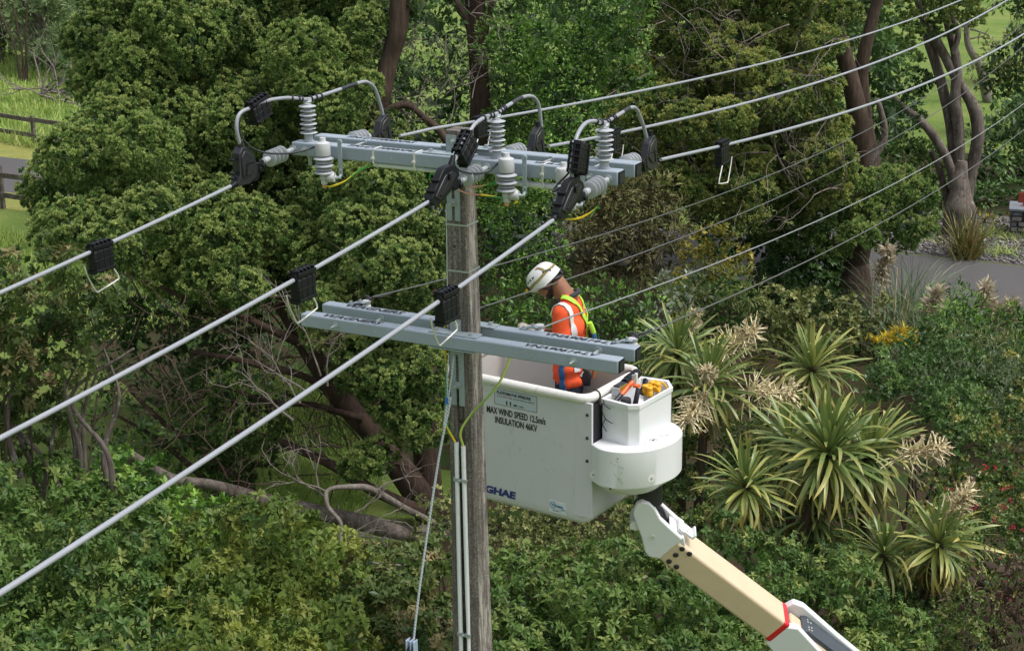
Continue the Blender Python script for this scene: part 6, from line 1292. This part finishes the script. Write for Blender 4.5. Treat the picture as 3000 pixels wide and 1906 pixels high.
m = MB(BF); m.box((-.225, .37, 1.10), (.045, .05, .022)); m.build('collar', ORANGE2, t, bevel=.004)
m = MB(BF); m.box((-.215, .375, 1.15), (.020, .024, .10)); m.build('jaw', STEEL, t, bevel=.003)
t = thing('bottle', 'squat bottle with a dark grey cap in the front of the tray', 'bottle', T3(-.23, .21, .87))
m = MB(BF); m.lathe([(.04, .0), (.042, .09), (.03, .11), (.03, .12)], (-.225, .20, .87), (0, 0, 1), 18); m.build('body', BLACK, t)
m = MB(BF); m.lathe([(.040, .0), (.042, .006), (.041, .06), (.036, .068), (.001, .069)], (-.225, .20, .985), (0, 0, 1), 22); m.build('cap', BLACK2, t)
m = MB(BF); m.prism([(-.09, .150), (-.20, .142), (-.22, .165), (-.10, .178)], (1, 0, 0), (0, 1, 0), (0, 0, .99), .02); m.alone('red_lid', RED, 'flat red lid at the front corner of the tray', 'lid')
def ytap(a, b, lab, dz=0):
    t = thing('yellow_connector', lab, 'connector', T3(a, b, .95), 0, 'yellow connectors in the tray')
    m = MB(BF); m.lathe([(.018, 0), (.026, .004), (.027, .036), (.022, .044), (.023, .05), (.026, .054), (.026, .07), (.02, .076), (.001, .077)], (a, b, 1.015+dz), (0, 0, 1), 18); m.build('cap', YELLOW, t)
    m = MB(BF); m.lathe([(.012, 0), (.016, .02), (.020, .03), (.02, .05)], (a, b, .955+dz), (0, 0, 1), 12); m.build('stem', STEEL, t)
    m = MB(BF); m.tube(crom([(a, b, 1.09+dz), (a-.03, b+.03, 1.085+dz), (a-.055, b+.055, 1.04+dz)], 5), .008, 8); m.build('loop', YELLOW, t)
for k, (a, b) in enumerate(((-.255, .45), (-.305, .43), (-.27, .53), (-.325, .52))):
    ytap(a, b, ('yellow capped connector at the left of the four in the tray', 'yellow capped connector at the front right of the four in the tray', 'yellow capped connector at the back left of the four in the tray', 'yellow capped connector nearest the right wall of the tray')[k], .01*(k > 1))
t = thing('shackle', 'black coupling half sunk at the back of the tray', 'coupling', T3(-.16, .55, .95))
m = MB(BF); m.tube(crom([(-.18, .52, 1.0), (-.20, .55, 1.06), (-.17, .60, 1.07), (-.15, .62, 1.0)], 5), .018, 10); m.build('bow', BLACK, t)
m = MB(BF); m.tube([(-.26, .40, 1.03), (-.19, .43, 1.035)], .012, 8); m.build('pin', BLACK2, t)
for b, lab in ((.12, 'brown strap tied round the near end of the bucket rim'), (.66, 'brown strap tied round the far end of the bucket rim')):
    m = MB(BF); C = np.array([(-.004+.0415*math.cos(x), b+.010*math.sin(x), 1.055+.0415*math.sin(x)) for x in np.linspace(-1.4, 3.6, 16)]); C = np.vstack([C, [(-.055, b-.012, .99)]])
    m.tube(C, .007, 6); m.alone('tie_strap', plain('brown_strap', (.05, .035, .02), .7), lab, 'strap', group='straps round the bucket rim')

# ================================================================ THE WORKER
def remesh(mb, name, vox, smooth=4, mat=None):
    me = mb.mesh(name); o = bpy.data.objects.new(name, me); COL.objects.link(o)
    r = o.modifiers.new('r', 'REMESH'); r.mode = 'VOXEL'; r.voxel_size = vox
    if smooth: s_ = o.modifiers.new('s', 'SMOOTH'); s_.iterations = smooth; s_.factor = .5
    out = bpy.data.meshes.new_from_object(o.evaluated_get(bpy.context.evaluated_depsgraph_get()))
    bpy.data.objects.remove(o); bpy.data.meshes.remove(me); out.name = name; out.materials.clear(); out.materials.append(mat)
    for p in out.polygons: p.use_smooth = True
    return out
FX = unit((-.985, .17, 0)); LX = np.array([-FX[1], FX[0], 0]); LX = LX if LX[1] < 0 else -LX      # forward, and his left (toward the viewer)
PO = np.array([.80, 1.72, 5.835])                       # between the feet
PF = (FX, LX, EZ, PO)                                   # local: x forward, y his left, z up
person = thing('person', 'worker in white helmet and orange shirt with harness, head bowed, standing in the bucket', 'person', PO)
def pmesh(me, name, parent):
    off = wloc(parent); n = len(me.vertices); c = np.empty(n*3); me.vertices.foreach_get('co', c); c = c.reshape(-1, 3)-off; me.vertices.foreach_set('co', c.ravel()); me.update()
    o = bpy.data.objects.new(name, me); COL.objects.link(o); o.parent = parent; return o
HC = np.array((.185, 0, 1.712))                         # centre of the head
ha = unit((.72, 0, -.69)); hu = unit((.69, 0, .72))     # where the face points, and the crown
def H(f, l, u): return HC+ha*f+np.array((0, l, 0))+hu*u
def hand(m, w, fwd, up, side, sg, r=1.0):
    """palm and five bent fingers; w wrist, fwd along the hand, up = back of the hand, side toward the thumb"""
    fwd, up, side = unit(fwd), unit(up), unit(side); P = lambda f, s_, u: w+fwd*f+side*s_+up*u
    m.cone(P(0, 0, 0), .026, P(.045, .008, 0), .030, 10); m.cone(P(.03, -.02, 0), .022, P(.08, -.024, .0), .016, 10); m.cone(P(.03, .018, 0), .022, P(.085, .024, .0), .016, 10); m.cone(P(.05, 0, 0), .024, P(.085, 0, 0), .018, 10)
    for k, (s_, L) in enumerate(((.030, .070), (.010, .080), (-.011, .074), (-.030, .058))):
        a = P(.085, s_, .0); b = P(.085+L*.45, s_*1.1, -.012); c = P(.085+L*.72, s_*1.1, -.036); d = P(.085+L*.74, s_*1.05, -.060)
        m.cone(a, .0115*r, b, .0105*r, 8); m.cone(b, .0105*r, c, .0098*r, 8); m.cone(c, .0098*r, d, .0085*r, 8)
    a = P(.025, .030, -.006); b = P(.055, .058, -.018); c = P(.085, .060, -.032); m.cone(a, .017*r, b, .0135*r, 8); m.cone(b, .0135*r, c, .0105*r, 8)
lsh, rsh = np.array((.035, .195, 1.50)), np.array((.035, -.195, 1.50))
lel, rel = np.array((.045, .245, 1.175)), np.array((.06, -.25, 1.18))
lwr, rwr = np.array((.275, .16, 1.315)), np.array((.29, -.13, 1.26))
m = MB(PF)
m.sph(H(0, 0, .035), (.098, .078, .098), 20, 14); m.sph(H(.03, 0, -.02), (.085, .070, .085), 20, 14); m.cone(H(.055, 0, -.075), .052, H(.075, 0, -.10), .030, 14)
m.cone(H(.098, 0, .0), .010, H(.118, 0, -.035), .0155, 10); m.sph(H(.094, .03, .018), (.02, .03, .012), 10, 8); m.sph(H(.094, -.03, .018), (.02, .03, .012), 10, 8)
m.cone(H(.098, 0, -.066), .016, H(.094, .0, -.084), .016, 10)
for sg in (1, -1):
    m.lathe([(.006, -.006), (.020, -.004), (.027, .002), (.029, .010), (.024, .015)], H(-.012, sg*.070, -.012), (0, sg, .1), 14); m.cone(H(-.012, sg*.076, -.028), .012, H(-.010, sg*.074, -.045), .008, 8)
m.cone(H(-.045, 0, -.055), .074, np.array((.01, 0, 1.55)), .080, 16)
m.cone((0, .08, 1.44), .085, (0, -.08, 1.44), .085, 14); m.cone((0, .11, 1.30), .10, (0, -.11, 1.30), .10); m.cone((0, .10, 1.12), .095, (0, -.10, 1.12), .095); m.cone((0, .09, .95), .105, (0, -.09, .95), .105)
m.cyl((0, 0, .95), (0, 0, 1.45), .12, seg=16)
for sh, el, wr in ((lsh, lel, lwr), (rsh, rel, rwr)): m.cone(sh, .058, el, .042); m.cone(el, .042, wr, .026)
for sg in (1, -1): m.cone((0, sg*.095, .93), .085, (.03, sg*.11, .50), .058); m.cone((.03, sg*.11, .50), .056, (0, sg*.11, .10), .040); m.cone((-.03, sg*.11, .045), .04, (.16, sg*.12, .035), .032)
hand(m, lwr, lwr-lel, (-.2, .55, .8), (-.1, -.9, .3), 1); hand(m, rwr, rwr-rel, (-.2, -.55, .8), (-.1, .9, .3), -1)
body = pmesh(remesh(m, 'body', .0085, 3, SKIN), 'body', person)
m = MB(PF)
m.cone((.005, .085, 1.485), .100, (.005, -.085, 1.485), .100, 16); m.cone((-.012, .105, 1.36), .118, (-.012, -.105, 1.36), .118, 16); m.cone((-.005, .10, 1.15), .122, (-.005, -.10, 1.15), .122, 16); m.cone((.0, .10, 1.02), .127, (.0, -.10, 1.02), .127, 16); m.cone((.0, .095, .945), .124, (.0, -.095, .945), .124, 16)
m.cyl((-.005, 0, .93), (-.01, 0, 1.47), .142, .12, 20); m.cone((.01, .075, 1.56), .066, (.01, -.075, 1.56), .066, 14)
for sh, el in ((lsh, lel), (rsh, rel)): m.cone(sh, .082, sh+(el-sh)*.55, .073, 14); m.cone(sh+(el-sh)*.5, .073, sh+(el-sh)*.97, .068, 14); m.sph(el, (.062, .062, .062), 12, 8)
m.cone(lel, .060, lel+(lwr-lel)*.25, .05, 12); m.cone(rel, .060, rel+(rwr-rel)*.25, .05, 12)
sme = remesh(m, 'shirt', .012, 5, ORANGE)
r2 = np.random.default_rng(2); n = len(sme.vertices); c = np.empty(n*3); sme.vertices.foreach_get('co', c); c = c.reshape(-1, 3); nr = np.empty(n*3); sme.vertices.foreach_get('normal', nr); nr = nr.reshape(-1, 3)
q = (c-PO) @ np.array([FX, LX, EZ]).T
fold = .004*np.sin(q[:, 2]*75+8*np.sin(q[:, 0]*14)+6*np.sin(q[:, 1]*17))*np.clip(np.sin(q[:, 1]*9+q[:, 2]*7), 0, 1)+.009*np.sin(q[:, 2]*42+q[:, 0]*16+3*np.sin(q[:, 1]*12))*np.exp(-((q[:, 2]-.95)/.22)**2)+.005*np.sin(q[:, 2]*30+q[:, 0]*34)*np.exp(-((q[:, 2]-1.25)/.16)**2)
sme.vertices.foreach_set('co', (c+nr*fold[:, None]).ravel()); sme.update()
bvh = BVHTree.FromPolygons([tuple(v.co) for v in sme.vertices], [tuple(p.vertices) for p in sme.polygons])
shirt = pmesh(sme, 'shirt', person)
def strip(pts, w, mat, name, parent, off_=.006, tree=None, sub=10, th=.004):
    C = crom(np.array([FX*p[0]+LX*p[1]+EZ*p[2]+PO for p in pts]), sub); ctr = PO+EZ*1.2; Q, NN = [], []
    for p in C:
        co, no, i, d = (tree or bvh).find_nearest(Vector(p))
        Q.append(np.array(co)+np.array(no)*off_); NN.append(np.array(no))
    Q = np.array(Q)
    for _ in range(3): Q[1:-1] = .25*Q[:-2]+.5*Q[1:-1]+.25*Q[2:]
    T = np.gradient(Q, axis=0); rings = []
    for p, t_, no in zip(Q, T, NN):
        sd = unit(np.cross(t_, no)); no = unit(np.cross(sd, t_)); rings.append(np.array([p-sd*w/2-no*.004, p-sd*w/2+no*th, p+sd*w/2+no*th, p+sd*w/2-no*.004]))
    m = MB(); m.loft(rings); return m.build(name, mat, parent, 60)
# reflective tape over each shoulder and down the side of the back, lime harness, blue leg straps
strip([(.125, .165, 1.47), (.10, .17, 1.54), (.055, .19, 1.575), (.0, .215, 1.55), (-.045, .225, 1.46), (-.065, .21, 1.33), (-.075, .20, 1.18), (-.08, .19, 1.03)], .050, REFL, 'reflective_tape', shirt)
strip([(.10, -.165, 1.45), (.03, -.165, 1.575), (-.09, -.19, 1.45), (-.115, -.165, 1.08)], .058, REFL, 'reflective_tape', shirt)
strip([(-.10, .14, 1.0), (-.118, .10, .96), (-.13, .05, .935)], .045, REFL, 'reflective_tape', shirt)
strip([(.045, .10, 1.60), (.0, .11, 1.595), (-.055, .10, 1.55), (-.105, .06, 1.45), (-.125, .0, 1.34)], .034, LIME, 'harness_strap', shirt, .010)
strip([(.03, -.10, 1.60), (-.05, -.09, 1.56), (-.105, -.05, 1.45), (-.125, .0, 1.34)], .034, LIME, 'harness_strap', shirt, .010)
strip([(-.125, .0, 1.34), (-.135, .045, 1.22), (-.13, .09, 1.05), (-.12, .11, .92)], .034, LIME, 'harness_strap', shirt, .010)
strip([(-.125, .0, 1.34), (-.135, -.045, 1.22), (-.13, -.09, 1.05), (-.12, -.11, .92)], .034, LIME, 'harness_strap', shirt, .010)
strip([(.03, .21, 1.10), (.035, .215, 1.0), (.035, .215, .93), (.02, .22, .84)], .045, BLUEWEB, 'leg_strap', shirt, .012)
def PL(x, y, z): return PO+FX*x+LX*y+EZ*z
m = MB(); m.fr = PF; m.box((-.165, .03, 1.33), (.02, .07, .09)); m.box((-.175, .0, 1.27), (.03, .05, .05)); m.build('back_pad', BLACK2, shirt, bevel=.008)
m = MB(PF); m.lathe([(.026, -.005), (.034, -.005), (.034, .005), (.026, .005)], (-.19, .02, 1.285), (1, .5, .2), 18); m.build('ring', STEEL, shirt)
m = MB(PF); m.tube(crom([(-.165, .05, 1.36), (-.195, .05, 1.30), (-.205, .04, 1.22), (-.20, .045, 1.15)], 6), .021, 8); m.build('lanyard_pack', BLUEWEB, shirt)
m = MB(PF); m.tube(crom([(-.165, .07, 1.40), (-.185, .06, 1.345), (-.195, .05, 1.31)], 6), .022, 8); m.build('lime_loop', LIME, shirt)
m = MB(PF); m.tube(crom([(-.20, .045, 1.16), (-.205, .05, 1.06), (-.20, .055, .98), (-.19, .06, .93)], 6), .014, 8); m.build('rope_lanyard', plain('rust_rope', (.34, .11, .04), .8), shirt)
m = MB(PF); m.lathe([(.012, -.03), (.018, 0), (.014, .04)], (-.205, .045, 1.12), (0, .1, -1), 10); m.build('karabiner', STEEL, shirt)
m = MB(PF); m.tube(crom([(.10, .0, 1.545), (.08, .068, 1.56), (.01, .088, 1.595), (-.045, .055, 1.62), (-.07, 0, 1.63), (-.045, -.055, 1.62), (.01, -.088, 1.595), (.08, -.068, 1.56), (.10, 0, 1.545)], 5), .021, 8); m.build('collar', COLLAR, shirt, 60)
# trousers
m = MB(PF); m.cone((0, .095, .90), .112, (0, -.095, .90), .112, 16)
for sg in (1, -1): m.cone((0, sg*.10, .86), .112, (.03, sg*.115, .50), .082, 14); m.cone((.03, sg*.115, .50), .082, (0, sg*.115, .09), .070, 14)
trs = pmesh(remesh(m, 'trousers', .015, 4, NAVY), 'trousers', person)
for sg in (1, -1):
    m = MB(PF); m.cone((-.03, sg*.115, .055), .056, (.15, sg*.125, .045), .046, 12); m.cyl((-.01, sg*.115, .05), (0, sg*.115, .17), .056, .062, 14); m.build('boot', BLACK, person, 60)
m = MB(PF); m.lathe([(.05, -.012), (.062, -.010), (.062, .010), (.05, .012)], (-.13, .13, .97), (.3, 1, .1), 18); m.build('tool_pouch_ring', BLACK2, trs)
m = MB(PF); m.box((-.155, .10, .93), (.05, .07, .09)); m.build('tool_pouch', LEAD, trs, bevel=.01)
# gloves over the hands
for nm, wr, el, up, sd in (('l', lwr, lel, (-.2, .55, .8), (-.1, -.9, .3)), ('r', rwr, rel, (-.2, -.55, .8), (-.1, .9, .3))):
    m = MB(PF); hand(m, wr, wr-el, up, sd, 1, 1.28); m.cone(wr-(wr-el)*.14, .038, wr+(wr-el)*.03, .036, 12); m.sph(wr+unit(wr-el)*.05, (.040, .040, .034), 12, 8)
    pmesh(remesh(m, 'glove', .006, 2, GLOVE), 'glove', person)
HS = 1.07
# helmet: shell, brim, vents, straps, lamp
m = MB(PF); hR = np.array([ha, (0, 1, 0), hu]).T; rings = []
for i in range(15):
    u = i/14.0; ph = u*PI*.5; rings.append([]) 
    for k in range(32):
        t_ = 2*PI*k/32; f, l = math.cos(t_), math.sin(t_)
        rad = math.cos(ph)**.62; base = .005+((.018*max(0, f)**2+(-.004)*max(0, -f))-.012*abs(l)*(1 if f < .3 else .4))*(1-math.sin(ph))
        rings[-1].append(H(f*.137*rad*HS+(.006), l*.112*rad*HS, base+.128*math.sin(ph)*HS))
out = [np.array(r) for r in rings]; inn = [(r-HC)*.965+HC for r in out]
m.loft([inn[0]]+out, cap=False); m.loft(inn[::-1], cap=False); hel = m.build('helmet', HELMET, person, 60)
lo = [np.array([H((f*.139*HS+.006), l*.114*HS, .005+(.018*max(0, f)**2-.004*max(0, -f))-.012*abs(l)*(1 if f < .3 else .4)) for f, l in ((math.cos(2*PI*k/32), math.sin(2*PI*k/32)) for k in range(33))])]
m = MB(PF); m.tube(lo[0], .0045, 6); m.build('rim_trim', HELMET, hel, 60)
def hs_(t_, ph, k=1.0):
    f, l = math.cos(t_), math.sin(t_); rad = math.cos(ph)**.62; base = .005+((.018*max(0, f)**2-.004*max(0, -f))-.012*abs(l)*(1 if f < .3 else .4))*(1-math.sin(ph))
    return H(f*.137*rad*k*HS+.006, l*.112*rad*k*HS, base+.128*math.sin(ph)*k*HS)
def hband(tp, w, mat, name, k=1.012):
    P = crom(np.array([hs_(a, b, k) for a, b in tp]), 8); T = np.gradient(P, axis=0); rings = []
    for p, t_ in zip(P, T):
        no = unit(p-H(0, 0, .0)); sd = unit(np.cross(t_, no)); rings.append(np.array([p-sd*w/2-no*.003, p-sd*w/2+no*.003, p+sd*w/2+no*.003, p+sd*w/2-no*.003]))
    m = MB(PF); m.loft(rings); return m.build(name, mat, hel, 60)
for sg in (1, -1):
    hband([(sg*.12, .10), (sg*.5, .20), (sg*1.0, .36), (sg*1.6, .46), (sg*2.2, .50), (sg*2.75, .42)], .020, STRAP, 'lamp_strap')
    for a0, a1, b in ((.62, .76, .66), (.92, 1.06, .72), (1.22, 1.36, .76)): hband([(sg*a0, b), (sg*a1, b+.02)], .011, INK, 'vent_slot', 1.006)
    hband([(sg*.42, .06), (sg*.50, .22), (sg*.52, .36)], .012, INK, 'strap_clip', 1.016); hband([(sg*.40, .08), (sg*.62, .04)], .010, INK, 'strap_clip', 1.016)
    hband([(sg*2.02, .62), (sg*2.3, .52), (sg*2.5, .36)], .013, INK, 'strap_clip', 1.016)
hband([(2.75, .42), (3.14, .40), (3.53, .42)], .020, STRAP, 'lamp_strap'); hband([(2.2, .52), (2.15, .85), (2.05, 1.15)], .016, STRAP, 'crown_strap')
hband([(2.1, 1.12), (1.8, 1.16)], .012, REDINK, 'red_badge', 1.008)
m = MB(PF); m.cone(H(.148, 0, .055), .018, H(.170, 0, .045), .019, 12); m.box(H(.150, .0, .05), (.03, .05, .034)); lamp = m.build('head_lamp', BLACK2, hel, 50)
m = MB(PF); m.sph(H(.180, .0, .040), (.012, .016, .016), 12, 8); m.build('lamp_lens', plain('lamp_yellow', (.65, .52, .12), .25), lamp)
m = MB(PF); m.sph(H(.168, .026, .052), (.012, .006, .012), 10, 6); m.build('lamp_button', YELLOW, lamp)
for sg in (1, -1):
    m = MB(PF); m.tube(crom([H(-.075, sg*.078, .0), H(-.045, sg*.084, -.035), H(-.005, sg*.082, -.065), H(.04, sg*.062, -.092), H(.055, sg*.03, -.112)], 5), .006, 6); m.tube(crom([H(.06, sg*.082, .01), H(.035, sg*.084, -.03), H(.0, sg*.082, -.062)], 5), .006, 6); m.build('chin_strap', INK, hel)
m = MB(PF); m.tube(crom([H(-.05, .088, -.01), H(-.10, .06, -.035), H(-.118, 0, -.04), H(-.10, -.06, -.035), H(-.05, -.088, -.01)], 5), .014, 8); m.cyl(H(-.125, 0, -.02), H(-.140, 0, -.02), .022, seg=14); m.build('headband', BLACK2, hel, 50)
m = MB(PF); m.sph(H(-.035, 0, .0), (.088, .079, .07), 16, 12); m.build('hair', HAIR, person, 60)
m = MB(PF); m.cone(H(.062, .03, -.10), .030, H(.062, -.03, -.10), .030, 12); m.cone(H(.02, .058, -.075), .016, H(.06, .035, -.10), .024, 10); m.cone(H(.02, -.058, -.075), .016, H(.06, -.035, -.10), .024, 10); m.build('beard', HAIR, person, 60)
m = MB(PF)
for sg in (1, -1): m.sph(H(.092, sg*.032, .008), (.006, .010, .006), 10, 6)
m.build('eye', INK, person); 
m = MB(PF); m.tube(crom([H(.06, .080, .012), H(.10, .055, .010), H(.112, 0, .012), H(.10, -.055, .010), H(.06, -.080, .012)], 5), .009, 8); m.build('safety_glasses', INK, person)
